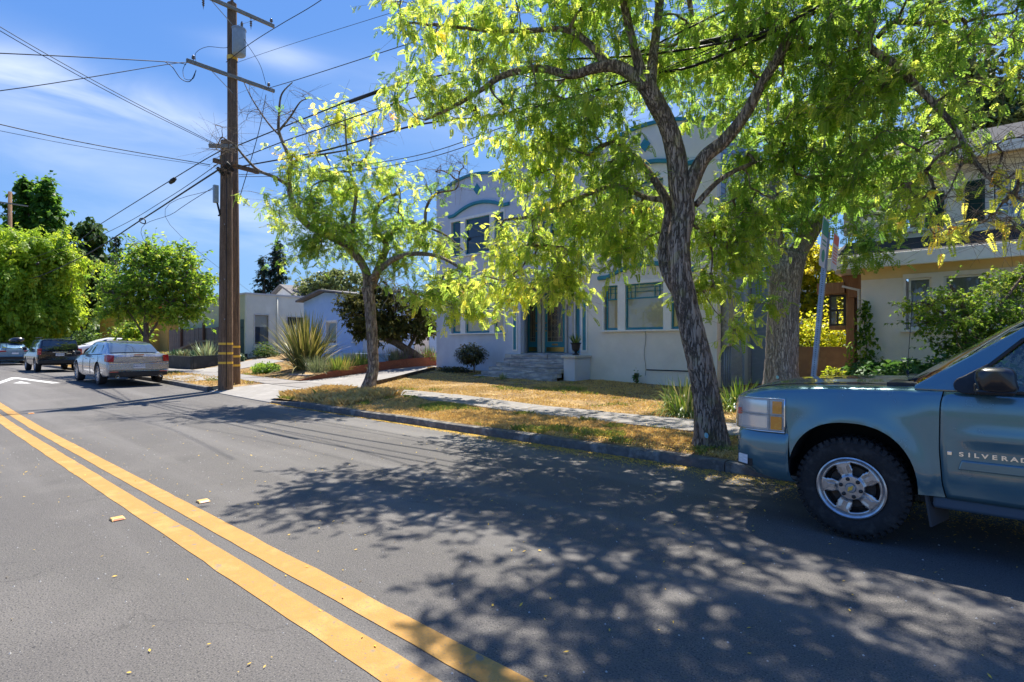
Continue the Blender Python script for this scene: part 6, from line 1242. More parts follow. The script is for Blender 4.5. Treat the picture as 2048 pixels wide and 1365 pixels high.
b2 = (-3.40, 12.8, .55)
thick = [[(1560, 780, 11.9, 36), (1562, 740, 11.9, 31), (1565, 680, 11.9, 29.5), (1568, 600, 11.9, 28), (1575, 540, 11.9, 30), (1585, 510, 11.9, 27)],
 [(1572, 545, 11.9, 20), (1552, 480, 11.9, 15), (1545, 410, 11.9, 12), (1550, 330, 11.9, 9), (1540, 240, 11.8, 6), (1520, 150, 11.6, 4)],
 [(1588, 515, 11.9, 19), (1615, 478, 11.8, 15), (1640, 440, 11.7, 12), (1665, 420, 11.6, 10), (1700, 412, 11.4, 9), (1740, 412, 11.2, 7), (1780, 400, 11, 5)],
 [(1605, 490, 11.9, 12), (1612, 430, 12, 9), (1622, 370, 12, 8), (1640, 300, 12, 6), (1670, 200, 12, 4)], [(1640, 440, 11.7, 8), (1655, 370, 11.9, 7), (1650, 300, 12, 5), (1700, 220, 12, 3)]]
tc_ = [wc(-5.2, 12.2, 8.4, 2.2, 1.8, .9, 36), cl(1600, 420, 11.5, 70, 50, .9, 34, y=.32), cl(1560, 360, 12, 90, 70, 1.2, 34, y=.35), cl(1700, 330, 11.8, 100, 70, 1.2, 34, y=.34), cl(1600, 220, 12, 130, 90, 1.4, 28, y=.36), cl(1780, 420, 10.8, 80, 45, .8, 24, y=.36), cl(1720, 500, 10.8, 30, 40, .5, 10, y=.3), cl(1520, 520, 11.2, 35, 50, .6, 12, y=.35), cl(1850, 260, 11.8, 110, 90, 1.2, 22, leaf=.5, y=.35), cl(1760, 180, 12, 110, 90, 1.2, 20, y=.35), cl(1515, 610, 11.3, 22, 36, .5, 6, y=.45)]
tree('thick_trunk_tree', b2, 'locust with a very thick straight grey trunk standing behind the pickup bonnet between the houses', 'tree', thick, tc_, bark_g, locust, 'frond5', .165, nsub=6, nfr=7, rsub=.32, k=.008, seed=8, dens=.55, down=.15, droop=.25, width=.85, sides=24, ridge=.025, twig=.0035)

# ---- simpler trees further off, each with its own habit
def simple(name, lab, u, vbase, d, crown, trunk_r, leafm, templ, flen, bark=None, n=None, lean=0, zb=None, grp=None, seed=1, nsub=5, nfr=8, rsub=.5, down=.3, droop=.3, k=.02, y=.4, forks=4, width=1., vt=None):
    g = np.random.default_rng(seed); b = Wd(u, 690, d); z0 = G(b.x, b.y) if zb is None else zb; cs = []
    zc = np.mean([wpx(c[0], c[1], d)[2] for c in crown]); top = max(wpx(c[0], c[1] - c[3] * .5, d)[2] for c in crown)
    lm = [[(b.x, b.y, z0, trunk_r * 1.2), (b.x, b.y, z0 + (zc - z0) * .3, trunk_r), (b.x + lean * .5, b.y, z0 + (zc - z0) * .6, trunk_r * .8), (b.x + lean, b.y, zc, trunk_r * .55), (b.x + lean, b.y, top, trunk_r * .15)]]
    for i in range(forks):
        c = crown[i % len(crown)]; p = wpx(c[0] + g.uniform(-.5, .5) * c[2], c[1] + g.uniform(-.3, .5) * c[3], d) + np.array([0, g.uniform(-1, 1), 0]); z1 = z0 + (zc - z0) * g.uniform(.35, .7)
        lm.append([(b.x + lean * .3, b.y, z1, trunk_r * .5), ((b.x + p[0]) / 2 + .1, (b.y + p[1]) / 2, (z1 + p[2]) / 2, trunk_r * .35), (p[0], p[1], p[2], trunk_r * .12)])
    for c in crown: cs.append(dict(c=(c[0], c[1], c[5] if len(c) > 5 else d), r=(c[2], c[3], (c[2] + c[3]) / 2 * d / F * .9), n=c[4], y=c[6] if len(c) > 6 else y, px=True))
    return tree(name, (b.x, b.y, z0), lab, 'tree', lm, cs, bark or bark_d, leafm, templ, flen, nsub=nsub, nfr=nfr, rsub=rsub, k=k, group=grp, seed=seed, px=False, droop=droop, width=width, sides=10, down=down, twig=.006)
maple_l = leafmat('street maple leaf', [(0, (.05, .12, .02)), (.3, (.11, .22, .03)), (.6, (.22, .34, .04)), (.85, (.40, .45, .06)), (1, (.55, .48, .08))], trans=.5, spec=.25)
feather = leafmat('feathery leaf', [(0, (.08, .17, .02)), (.3, (.18, .29, .03)), (.6, (.34, .44, .05)), (1, (.6, .55, .08))], trans=.52, spec=.2)
darkleaf = leafmat('dark glossy leaf', [(0, (.03, .065, .018)), (.5, (.065, .13, .03)), (1, (.16, .25, .05))], trans=.3, rough=.6, spec=.2, tcol=1.2)
conif = leafmat('conifer needle', [(0, (.014, .035, .026)), (.5, (.03, .065, .042)), (1, (.07, .12, .06))], trans=.15, tcol=1, spec=.15, rough=.7)
junip = leafmat('juniper foliage', [(0, (.04, .055, .018)), (.5, (.10, .11, .03)), (1, (.24, .21, .06))], trans=.25, tcol=1, spec=.15, rough=.7)
olive = leafmat('pale olive leaf', [(0, (.09, .13, .05)), (.5, (.17, .22, .08)), (1, (.30, .34, .12))], trans=.4, tcol=1)
sunny = leafmat('sunlit yellow leaf', [(0, (.12, .2, .02)), (.4, (.3, .36, .03)), (1, (.68, .58, .06))], trans=.5)
jm = leafmat('japanese maple leaf', [(0, (.04, .10, .018)), (.4, (.10, .2, .03)), (.7, (.22, .32, .05)), (1, (.42, .42, .08))], trans=.5, spec=.2)
simple('round_street_tree', 'rounded leafy green street tree behind the silver sedan', 292, 700, 25.5, [(310, 560, 105, 62, 120), (250, 590, 60, 50, 50), (370, 570, 60, 55, 60), (315, 510, 70, 30, 46), (350, 625, 60, 24, 34), (235, 625, 30, 18, 8)], .13, maple_l, 'maple', .17, seed=21, nsub=6, nfr=8, rsub=.44, k=.02, y=.5, down=.15)
simple('round_shrub', 'leafy green shrub at the foot of the round street tree', 268, 700, 29, [(270, 668, 32, 26, 34)], .06, maple_l, 'maple', .16, seed=22, nsub=6, nfr=9, rsub=.3, k=.015, y=.6, forks=2)
simple('feathery_tree', 'broad feathery yellow green tree at the left edge above the parked cars', 12, 700, 45, [(40, 560, 110, 75, 110), (-40, 540, 100, 90, 60), (90, 620, 52, 46, 46), (60, 500, 90, 40, 54), (20, 620, 110, 45, 66), (-60, 620, 80, 60, 30)], .35, feather, 'frond3', .62, seed=23, nsub=6, nfr=9, rsub=.75, k=.035, y=.40, down=.45, droop=.4, width=.7)
simple('tall_dark_tree', 'tall dark green tree with two pointed tops behind the feathery tree', 75, 700, 62, [(50, 382, 9, 20, 10), (48, 410, 19, 22, 18), (88, 378, 9, 20, 10), (92, 408, 20, 24, 20), (45, 440, 26, 24, 22), (98, 442, 30, 26, 28), (75, 470, 50, 34, 44), (85, 510, 58, 40, 46)], .4, maple_l, 'card', .5, seed=24, nsub=6, nfr=9, rsub=.55, k=.04, y=.12, forks=6)
simple('dark_evergreen', 'dark drooping evergreen between the feathery tree and the round street tree', 160, 700, 52, [(165, 540, 40, 80, 60), (180, 470, 22, 26, 14), (140, 600, 34, 42, 36), (190, 575, 24, 36, 18)], .35, darkleaf, 'card', .5, seed=25, nsub=6, nfr=9, rsub=.7, k=.04, y=.3, down=.8)
def conifer(lab, u, vtop, vbot, d, wpx_, seed, sparse=1.):
    g = np.random.default_rng(seed); b = Wd(u, 690, d); z0 = 0.; zt = Wd(u, vtop, d).z; zl = Wd(u, vbot, d).z; T = thing('conifer_tree', (b.x, b.y, z0), lab, 'tree')
    MB().tube([(b.x, b.y, z0), (b.x + .1, b.y, zt * .5), (b.x, b.y, zt - .1)], [.45, .3, .04], 8).build('trunk', bark_d, T, smooth=True)
    n = int(80 * sparse); P_, D_2, L_ = [], [], []; bm_ = MB(); R0 = wpx_ * d / F
    for i in range(n):
        t = i / n; z = zl + (zt - zl) * (t ** .9) + g.uniform(-.2, .2); rad = R0 * (1 - t) ** .75 * g.uniform(.45, 1.1) + .15; a = g.uniform(0, 2 * math.pi); dv = np.array([math.cos(a), math.sin(a), -.18 + .3 * t]); p0 = np.array([b.x, b.y, z])
        bm_.tube([Vector(p0), Vector(p0 + dv * rad * .6 + np.array([0, 0, .05 * rad])), Vector(p0 + dv * rad)], [.06, .04, .015], 4, cap=False); m_ = int(30 * rad / R0) + 8
        t2 = g.uniform(.12, 1.02, m_); q = p0 + dv * (rad * t2)[:, None]; P_.append(q + g.normal(0, .14, (m_, 3))); D_2.append(unit(dv + g.normal(0, .55, (m_, 3)) + np.array([0, 0, -.25]))); L_.append(g.uniform(.25, .6, m_) * (R0 / 2.4) ** .5)
    bm_.build('branches', bark_d, T, kind='stuff'); P_ = np.concatenate(P_); scatter_leaves('crown', P_, np.concatenate(D_2), np.concatenate(L_), g.random(len(P_)), 'card', conif, T, droop=.35, width=.8, seed=seed)
conifer('tall dark conifer standing behind the flat roofed cream house', 556, 484, 640, 72, 34, 31, 1.5)
conifer('slim dark conifer leaning on its taller neighbour behind the cream house', 527, 515, 620, 71, 22, 32, .8)
conifer('small far conifer top peeking above the round street tree', 232, 474, 600, 88, 26, 33)
simple('pale_tree', 'pale olive airy tree behind the light blue gabled house', 640, 700, 38, [(655, 565, 42, 28, 34), (620, 580, 26, 20, 14), (700, 560, 34, 26, 20), (580, 640, 18, 26, 10)], .15, olive, 'card', .22, seed=34, nsub=6, nfr=10, rsub=.45, k=.012, y=.5)
# leaning juniper with its bare grey branches
jb = (-19.0, 15.3, .8); g = np.random.default_rng(40)
jl = [[(862, 742, 24.3, 9), (845, 722, 24.2, 8), (820, 703, 24, 7.5), (795, 688, 23.8, 7), (770, 676, 23.6, 6), (755, 655, 23.4, 5)], [(785, 684, 23.8, 5.5), (780, 655, 23.8, 5), (790, 620, 23.8, 4), (800, 580, 23.8, 3)], [(770, 676, 23.6, 4), (735, 660, 23.4, 3), (710, 640, 23.2, 2)], [(815, 700, 24, 4), (830, 670, 24.2, 3.5), (840, 630, 24.2, 2)]]
tree('leaning_juniper', jb, 'dark leaning juniper with bare grey branches between the light blue house and the driveway', 'tree', jl, [cl(730, 630, 23.5, 52, 44, .9, 50, y=.5), cl(810, 620, 24, 60, 54, 1.0, 60, y=.45), cl(770, 660, 23.8, 60, 26, .8, 50, y=.5), cl(845, 650, 24.2, 24, 40, .6, 26, y=.45), cl(700, 610, 23.3, 20, 24, .5, 12, y=.3), cl(760, 585, 24, 40, 30, .6, 20, y=.25)], bark_d, junip, 'card', .15, nsub=7, nfr=14, rsub=.24, k=.009, seed=41, droop=.2, width=.7, down=.1, sides=12)
deadm = barkmat('bleached dead wood', (.30, .28, .25), (.55, .52, .48), sc_=12)
db = MB()
for i in range(34):
    p = Vector(wpx(790 + g.uniform(-20, 30), 560 + g.uniform(-20, 40), 23.0 + g.uniform(-.3, .3))); pts = [p]; d = Vector((g.uniform(-1, 1), g.uniform(-1, 1), g.uniform(-.9, .2))).normalized()
    for s in range(5): d = (d + Vector(g.normal(0, .35, 3)) + Vector((0, 0, -.15))).normalized(); pts.append(pts[-1] + d * .22)
    db.tube(pts, [.013, .012, .01, .008, .006, .004], 4, cap=False)
dj = db.build('dead_branches', deadm, bpy.data.objects['leaning_juniper'], kind='stuff')

# garden between the houses on the right
simple('sunlit_yard_tree', 'sunlit yellow green tree in the yard behind the street sign', 1656, 760, 19.5, [(1650, 600, 60, 60, 70, 20, .5), (1690, 540, 50, 40, 40, 21, .8), (1625, 530, 40, 50, 34, 20, .65), (1660, 660, 60, 30, 30, 20, .45), (1720, 520, 50, 30, 24, 22, .9)], .09, sunny, 'card', .13, seed=51, nsub=7, nfr=12, rsub=.3, k=.012, zb=.6)
simple('backyard_tree', 'dark leafy tree rising behind the roof of the white stucco house', 1960, 700, 30, [(1950, 250, 130, 60, 90, 30, .35), (1850, 300, 90, 60, 60, 30, .4), (2060, 220, 90, 90, 50, 30, .3), (1780, 330, 60, 70, 36, 30, .35), (1960, 150, 110, 70, 30, 30, .3)], .3, olive, 'card', .34, seed=52, nsub=6, nfr=10, rsub=.6, k=.03, zb=.6)
jmb = Wd(1935, 690, 10.6)
jml = [[(1938, 780, 10.6, 9), (1932, 720, 10.6, 7), (1930, 660, 10.6, 6), (1925, 610, 10.6, 4), (1900, 570, 10.6, 2.5)], [(1932, 700, 10.6, 5), (1975, 650, 10.5, 4), (2010, 600, 10.4, 3), (2040, 560, 10.4, 2)], [(1930, 670, 10.6, 4), (1890, 630, 10.6, 3), (1845, 605, 10.6, 2)]]
tree('japanese_maple', (jmb.x, jmb.y, .6), 'low spreading green maple in front of the white stucco house windows', 'tree', jml, [cl(1860, 605, 10.6, 55, 14, .7, 18, y=.6), cl(1920, 590, 10.7, 55, 20, .7, 20, y=.55), cl(1900, 645, 10.5, 70, 22, .7, 36, y=.45), cl(2000, 640, 10.4, 60, 40, .8, 44, y=.4), cl(2030, 560, 10.6, 36, 40, .6, 26, y=.6), cl(1940, 690, 10.4, 90, 24, .7, 46, y=.3), cl(2060, 680, 10.2, 60, 50, .8, 30, y=.35)], bark_d, jm, 'maple', .058, nsub=6, nfr=13, rsub=.2, k=.006, seed=53, dens=.85, droop=.3, sides=12)

def bush(name, lab, c, r, n, m, templ, flen, seed, y=.4, cat='shrub', stem=True, droop=.25, width=1., up=.4, par=None):
    g = np.random.default_rng(seed); T = thing(name, (c[0], c[1], c[2]), lab, cat); q = g.normal(0, 1, (n, 3)); q = q / np.linalg.norm(q, axis=1, keepdims=True) * (g.random((n, 1)) ** .45); q[:, 2] = np.abs(q[:, 2]) * 1.0
    ph = g.uniform(0, 6, 3); lump = 1 + .18 * np.sin(4 * np.arctan2(q[:, 1], q[:, 0]) + ph[0]) + .12 * np.sin(7 * q[:, 2] + ph[1]); P_ = np.array(c) + q * np.array(r) * lump[:, None] + np.array([0, 0, r[2] * .08])
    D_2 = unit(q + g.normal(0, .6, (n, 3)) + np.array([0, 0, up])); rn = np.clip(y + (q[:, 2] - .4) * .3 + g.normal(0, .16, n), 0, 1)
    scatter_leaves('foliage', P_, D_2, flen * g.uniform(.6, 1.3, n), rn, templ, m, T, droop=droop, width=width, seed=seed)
    s = MB()
    for i in range(9): a = g.uniform(0, 6.28); s.tube([(c[0], c[1], c[2] - .03), (c[0] + .3 * r[0] * math.cos(a), c[1] + .3 * r[1] * math.sin(a), c[2] + r[2] * .4), (c[0] + .7 * r[0] * math.cos(a), c[1] + .7 * r[1] * math.sin(a), c[2] + r[2] * .8)], [.02, .014, .006], 5, cap=False)
    s.build('stems', bark_d, T, kind='stuff'); return T
brz = leafmat('bronze green leaf', [(0, (.03, .035, .012)), (.4, (.08, .085, .025)), (.75, (.20, .17, .05)), (1, (.36, .26, .09))], trans=.3, rough=.3, spec=.6, tcol=1)
# bush by the steps: round crown carried on a short stem
T = thing('entry_bush', (-14.55, 14.45, G(-14.55, 14.45)), 'bronze green round bush with a short stem left of the stone steps', 'shrub'); g = np.random.default_rng(61); n = 2600; z0 = T.location.z
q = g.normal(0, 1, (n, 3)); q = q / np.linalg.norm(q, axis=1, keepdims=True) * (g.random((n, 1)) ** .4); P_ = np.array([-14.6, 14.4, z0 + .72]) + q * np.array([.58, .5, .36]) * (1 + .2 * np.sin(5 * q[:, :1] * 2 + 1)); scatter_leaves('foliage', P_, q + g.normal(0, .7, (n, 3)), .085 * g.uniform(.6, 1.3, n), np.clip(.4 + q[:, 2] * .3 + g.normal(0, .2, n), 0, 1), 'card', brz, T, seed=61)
s = MB(); s.tube([(-14.5, 14.45, z0 - .03), (-14.48, 14.45, z0 + .25), (-14.55, 14.42, z0 + .6)], [.035, .028, .02], 7); [s.tube([(-14.5, 14.45, z0 + .25), (-14.55 + .3 * math.cos(a), 14.42 + .3 * math.sin(a), z0 + .8)], [.018, .008], 5) for a in (0, 1.3, 2.6, 3.9, 5.2)]; s.build('stem', bark_d, T, smooth=True)
bush('ground_cover_plant', 'dark low creeping plant on the soil left of the round entry bush', (-15.6, 14.5, G(-15.6, 14.5)), (.8, .4, .16), 1400, brz, 'card', .07, 62, y=.25)
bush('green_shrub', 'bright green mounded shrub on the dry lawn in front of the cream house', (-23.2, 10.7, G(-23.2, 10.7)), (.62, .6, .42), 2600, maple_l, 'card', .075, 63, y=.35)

def strap_plant(name, lab, c, n, L0, L1, w, m, seed, arch=1.0, rmin=.0, rmax=.25, spread=1., yb=.4, cat='plant', segs=6):
    g = np.random.default_rng(seed); T = thing(name, c, lab, cat); V = []; Fc = []; rn = []
    for i in range(n):
        a = g.uniform(0, 2 * math.pi); el = math.pi / 2 - abs(g.normal(0, .42)) * spread; el = max(el, .12); Lb = g.uniform(L0, L1); r0 = g.uniform(rmin, rmax)
        p = np.array([c[0] + r0 * math.cos(a), c[1] + r0 * math.sin(a), c[2] - .02]); d = np.array([math.cos(a) * math.cos(el), math.sin(a) * math.cos(el), math.sin(el)]); sdv = np.array([-math.sin(a), math.cos(a), 0]); b0 = len(V); r = np.clip(yb + g.normal(0, .22), 0, 1)
        for s in range(segs + 1):
            t = s / segs; ww = w * (.55 + .9 * t if t < .45 else .95 * (1 - (t - .45) / .55) ** .8 + .02) * .5; V += [p - sdv * ww, p + sdv * ww]; d = unit(d + np.array([0, 0, -arch * .30 * (t + .1) * math.cos(el)]) + g.normal(0, .02, 3)); p = p + d * Lb / segs
            if s < segs: Fc.append((b0 + 2 * s, b0 + 2 * s + 1, b0 + 2 * s + 3, b0 + 2 * s + 2)); rn.append(r)
    link('leaves', npmesh('leaves', np.array(V), np.array(Fc), np.array(rn)), m, T, kind='stuff'); return T
flaxm = leafmat('flax leaf', [(0, (.035, .06, .02)), (.35, (.10, .13, .035)), (.6, (.26, .24, .08)), (.85, (.46, .40, .16)), (1, (.40, .34, .26))], trans=.25, rough=.4, tcol=.9)
strap_plant('flax_plant', 'big spiky yellow green flax clump in front of the light blue house', (-21.5, 11.6, G(-21.5, 11.6)), 420, 1.7, 2.75, .075, flaxm, 71, arch=1.1, rmax=.35, spread=1.35, yb=.5)
agm = leafmat('strap leaf', [(0, (.03, .09, .015)), (.5, (.09, .18, .03)), (.8, (.24, .30, .07)), (1, (.45, .42, .22))], trans=.35, rough=.35, tcol=1.1)
a1 = P(1372, 830, 10.5); strap_plant('agapanthus_plant', 'clump of pale green strap leaves left of the large trunk', (a1.x, a1.y, G(a1.x, a1.y)), 420, .4, .85, .032, agm, 72, arch=6.5, rmax=.45, spread=1.7, yb=.68)
a2 = P(1478, 800, 11.6); strap_plant('agapanthus_plant', 'darker clump of strap leaves right of the large trunk behind the pickup nose', (a2.x, a2.y, G(a2.x, a2.y)), 320, .35, .7, .03, agm, 73, arch=6.0, rmax=.4, spread=1.6, yb=.45)
# planting bed on the left of the driveway
lav = leafmat('lavender leaf', [(0, (.10, .14, .07)), (.6, (.22, .25, .15)), (.85, (.30, .28, .24)), (1, (.22, .13, .30))], trans=.3, tcol=1)
for i, (u, y_, r, m_, yy, lab) in enumerate(((690, 11.6, .55, grassm, .9, 'grassy green tuft behind the first red plank of the edging'), (722, 12.8, .6, grassm, .95, 'taller green grassy tuft behind the middle plank of the edging'), (640, 10.7, .4, lav, .3, 'greyish low tuft at the tip of the red plank edging'), (790, 14.4, .5, lav, .6, 'grey lavender mound behind the red plank edging'), (812, 15.2, .55, lav, .9, 'purple flecked lavender mound beside the leaning juniper trunk'), (858, 16.2, .55, agm, .7, 'fresh green plant against the corner of the duplex'))):
    b = P(u, 730, y_); b.x = min(b.x, -18.95); strap_plant('bed_plant', lab, (b.x, b.y, G(b.x, b.y) + .25), 420, .3, .75, .02, m_, 80 + i, arch=.9, rmax=r, spread=1.2, yb=yy)
magenta = leafmat('magenta flower', [(0, (.45, .03, .16)), (1, (.65, .12, .35))], trans=.3, tcol=.8); g = np.random.default_rng(90)
for i, (u, v, y_, lab) in enumerate(((747, 720, 14.2, 'loose magenta flowers beside the small locust trunk'), (860, 712, 16.0, 'magenta flowering plant near the duplex corner'))):
    b = P(u, v, y_); T = thing('flowering_plant', (b.x, b.y, .7), lab, 'plant'); n = 90; P_ = np.array([b.x, b.y, b.z]) + g.normal(0, .16, (n, 3)); scatter_leaves('flowers', P_, g.normal(0, 1, (n, 3)), np.full(n, .07), g.random(n), 'card', magenta, T, seed=91 + i)
    s = MB(); [s.tube([(b.x, b.y, .7), tuple(P_[k])], [.006, .003], 4, cap=False) for k in range(0, n, 6)]; s.build('stems', flaxm, T, kind='stuff')
succ = leafmat('succulent leaf', [(0, (.04, .10, .07)), (.5, (.10, .20, .12)), (.8, (.25, .22, .14)), (1, (.45, .55, .35))], trans=.15, tcol=1)
for i, (x, y_, r, yy, lab) in enumerate(((-33.2, 10.5, .5, .3, 'blue green succulent clump nearest the silver sedan'), (-32.0, 10.5, .55, .75, 'brownish succulent clump in the middle of the dark walled bed'), (-31.0, 10.7, .5, .35, 'teal succulent clump left of the tall agave'), (-30.2, 10.9, .65, .95, 'tall pale agave rosette beside the utility poles'))):
    strap_plant('succulent_plant', lab, (x, y_, .92), 150, .25, .5 if i < 3 else 1.0, .06, succ, 95 + i, arch=.4, rmax=r * .7, spread=1.3, yb=yy)
for i, (x, y_, lab) in enumerate(((-36.6, 11.8, 'dark green hedge shrub under the round street tree'), (-34.8, 12.0, 'dark green hedge shrub against the left end of the board fence'), (-51, 12.2, 'dark shrub before the ochre yellow house'), (-54.5, 10.8, 'dark hedge shrub behind the blue hatchback'))):
    bush('hedge_shrub', lab, (x, y_, G(x, y_)), (1.3 if i > 1 else .7, 1.0 if i > 1 else .4, .55 if i < 2 else 2.0), 2200, darkleaf, 'card', .2, 100 + i, y=.4)
bush('foundation_shrub', 'dark shrub at the foot of the cream house wall left of the flax', (-29.6, 13.6, G(-29.6, 13.6)), (.7, .7, .6), 1500, darkleaf, 'card', .1, 105, y=.5); bush('foundation_shrub', 'low green shrub by the cream house corner beside the poles', (-29.9, 12.2, G(-29.9, 12.2)), (.5, .5, .45), 1000, succ, 'card', .12, 106, y=.5)
# right house planting
bigleaf = leafmat('broad dark leaf', [(0, (.025, .07, .02)), (.5, (.05, .13, .035)), (1, (.12, .24, .06))], trans=.35, rough=.5, spec=.25, tcol=1.2)
for i, (u, y_, r, lab) in enumerate(((1760, 14.2, (.7, .5, .45), 'dark leafed shrub at the corner of the white stucco house'), (1800, 13.6, (.7, .5, .5), 'second dark leafed shrub below the ground floor window'), (1850, 13.2, (.8, .6, .7), 'taller dark leafed shrub behind the pickup windscreen base'), (1920, 12.8, (.9, .6, .8), 'dark leafed shrub under the low spreading maple'))):
    b = P(u, 740, y_); bush('dark_shrub', lab, (b.x, b.y, G(b.x, b.y)), r, 1500, bigleaf, 'card', .14, 110 + i, y=.45, droop=.5)
vm = []; g = np.random.default_rng(120); n = 420; T = thing('climbing_vine', (RX, RY - .05, .8), 'climbing green vine on the corner of the white stucco house', 'vine'); zz = g.uniform(.6, 2.6, n); P_ = np.stack([RX + .1 + .25 * (1 - (zz - .6) / 2.4) * g.normal(0, 1, n), RY - .06 - .1 * g.random(n), zz], 1); scatter_leaves('leaves', P_, g.normal(0, .6, (n, 3)) + np.array([0, -.6, -.4]), g.uniform(.07, .14, n), g.random(n) * .8, 'card', jm, T, seed=121)
MB().tube([(RX + .05, RY - .03, .7), (RX + .12, RY - .04, 1.5), (RX + .04, RY - .03, 2.5)], .012, 5).build('stem', bark_d, T)
for i, (u, y_, lab) in enumerate(((1620, 19, 'yellow green bush behind the low brown garden wall beside the thick trunk'), (1672, 19.5, 'yellow green bush behind the low brown garden wall near the side porch'))):
    b = P(u, 740, y_); bush('yard_bush', lab, (b.x, b.y, .6), (.95, .9, 1.9), 2600, sunny, 'card', .12, 125 + i, y=.45)
bush('weed_plant', 'small bright green weed at the foot of the brown garden wall', (P(1666, 750, 15).x, 15, G(-3, 15)), (.25, .2, .3), 300, sunny, 'card', .07, 128, y=.3)
bush('yard_bush', 'dark green leafy plant in the gap beside the duplex flank', (-4.9, 19.3, .5), (.35, .5, 1.1), 700, bigleaf, 'card', .16, 129, y=.5)
b = P(1273, 770, 15.25); bush('wall_weed', 'thin weed growing against the pale grey duplex wall', (b.x, b.y, G(b.x, b.y)), (.12, .12, .42), 60, bigleaf, 'card', .1, 130, y=.7)
strap_plant('rosette_plant', 'small green weed on the lawn before the stone steps', (-12.3, 13.6, G(-12.3, 13.6)), 60, .15, .3, .02, agm, 131, arch=1.5, rmax=.15, spread=1.5, yb=.8)
# far band of trees that closes the view down the street
wood_m = leafmat('far foliage', [(0, (.02, .05, .015)), (.5, (.05, .10, .02)), (1, (.14, .2, .035))], trans=.3, tcol=1)
g = np.random.default_rng(140); n = 9000; x = g.uniform(-150, -62, n); y_ = g.uniform(8, 60, n); h = 3.5 + 3.5 * vnoise(x, y_, .12, 3) + 2 * vnoise(x, y_, .5, 4)
P_ = np.stack([x, y_, h * g.random(n) ** .5], 1); o = scatter_leaves('distant_trees', P_, g.normal(0, 1, (n, 3)), g.uniform(.7, 1.5, n), g.random(n), 'card', wood_m, None, seed=141, width=1.2); tag(o, 'far mass of street trees closing the left end of the road', 'trees')
# ================================================================== POLES, WIRES, SIGN, URN
polem = barkmat('weathered pole wood', (.16, .095, .06), (.36, .235, .15), sc_=14, z=.035, dist=.008)
armm = mat('grey crossarm wood', (.30, .28, .24), .85, var=((.2, .185, .16), (.38, .35, .3)), vscale=5, vstretch=(3, 3, 3), bump=.4)
bandm = mat('yellow pole band', (.85, .48, .05), .5); steelm = mat('galvanised steel', (.38, .39, .40), .45, metal=.6, var=((.3, .31, .32), (.46, .47, .48)), vscale=9)
insm = mat('brown insulator', (.10, .07, .06), .3, coat=.6); cablem = mat('black cable', (.012, .012, .013), .6)
def pole(label, u, vb, d, vt, r0, r1, bands):
    b = Wd(u, vb, d); z0 = G(b.x, b.y); t = Wd(u + (2 if vt > 100 else -4), vt, d); o = thing('utility_pole', (b.x, b.y, z0), label, 'utility pole')
    n = 14; pts = [(b.x + (t.x - b.x) * i / n, b.y + (t.y - b.y) * i / n, z0 - .1 + (t.z - z0 + .1) * i / n) for i in range(n + 1)]
    MB().tube(pts, [r0 + (r1 - r0) * i / n for i in range(n + 1)], 20, jit=lambda i, j: 1 + .012 * math.sin(j * 2.1 + i)).build('shaft', polem, o, smooth=40)
    for v in bands:
        z = Wd(u, v, d).z; k = (z - z0) / (t.z - z0); r = r0 + (r1 - r0) * k + .004; MB().lathe([(r - .006, 0), (r, 0), (r, .07), (r - .006, .07)], (b.x + (t.x - b.x) * k, b.y + (t.y - b.y) * k, z - .035), n=20).build('band', bandm, o, smooth=40)
    return o, Vector(pts[0]), Vector(pts[-1])
p1_, a0, a1_ = pole('shorter brown utility pole standing in front of the tall one, its top bristling with arms', 451, 778, 17.35, 283, .215, .165, (688, 707, 726))
p2_, c0, c1 = pole('tall brown utility pole carrying a grey transformer and two long crossarms', 468, 772, 18.4, 8, .20, .145, (694, 713, 731))
P2 = lambda z: c0 + (c1 - c0) * ((z - c0.z) / (c1.z - c0.z))
def arm(z, y0, y1, off=-.16, par=p2_, s=.11, base=P2, dz=0):
    q = base(z); return MB().bar((q.x + off, q.y + y0, z - dz), (q.x + off, q.y + y1, z + dz), .09, s).build('crossarm', armm, par, bev=.008)
zt, zm = Wd(462, 22, 18.4).z, Wd(455, 158, 18.4).z
ar1 = arm(zt, -1.05, 1.35, .17); ar2 = arm(zm, -1.45, 1.35, .17)
def insul(p, par, up=1, k=1.):
    MB().lathe([(.0, 0), (.012, 0), (.012, .06), (.05, .07), (.055, .10), (.03, .11), (.045, .13), (.045, .15), (.02, .18), (.0, .18)], p, (0, 0, up), 12).build('insulator', insm, par, smooth=40)
def hanger(p, par):
    q = MB().lathe([(.0, 0), (.01, 0), (.01, .10), (.045, .12), (.02, .16), (.045, .19), (.02, .23), (.04, .26), (.015, .30), (.0, .42)], p, (0, 0, -1), 10); q.box(p[0] - .03, p[0] + .03, p[1] - .02, p[1] + .02, p[2] - .02, p[2] + .06).build('cutout', insm, par, smooth=40)
q = P2(zt); xa = q.x + .17
hanger((xa, q.y - .95, zt - .06), ar1); hanger((xa, q.y + .55, zt - .06), ar1); insul((xa, q.y + 1.25, zt + .05), ar1); insul((q.x, q.y, c1.z), p2_)
q = P2(zm); [insul((xa, q.y + dy, zm + .05), ar2) for dy in (-1.25, 1.15)]
for z, s in ((zt, 1), (zm, 1)): q = P2(z); [MB().bar((q.x + .17, q.y + sg * .75, z - .03), (q.x + .15, q.y + .04 * sg, z - .55), .03, .006).build('arm_brace', steelm, p2_) for sg in (1, -1)]
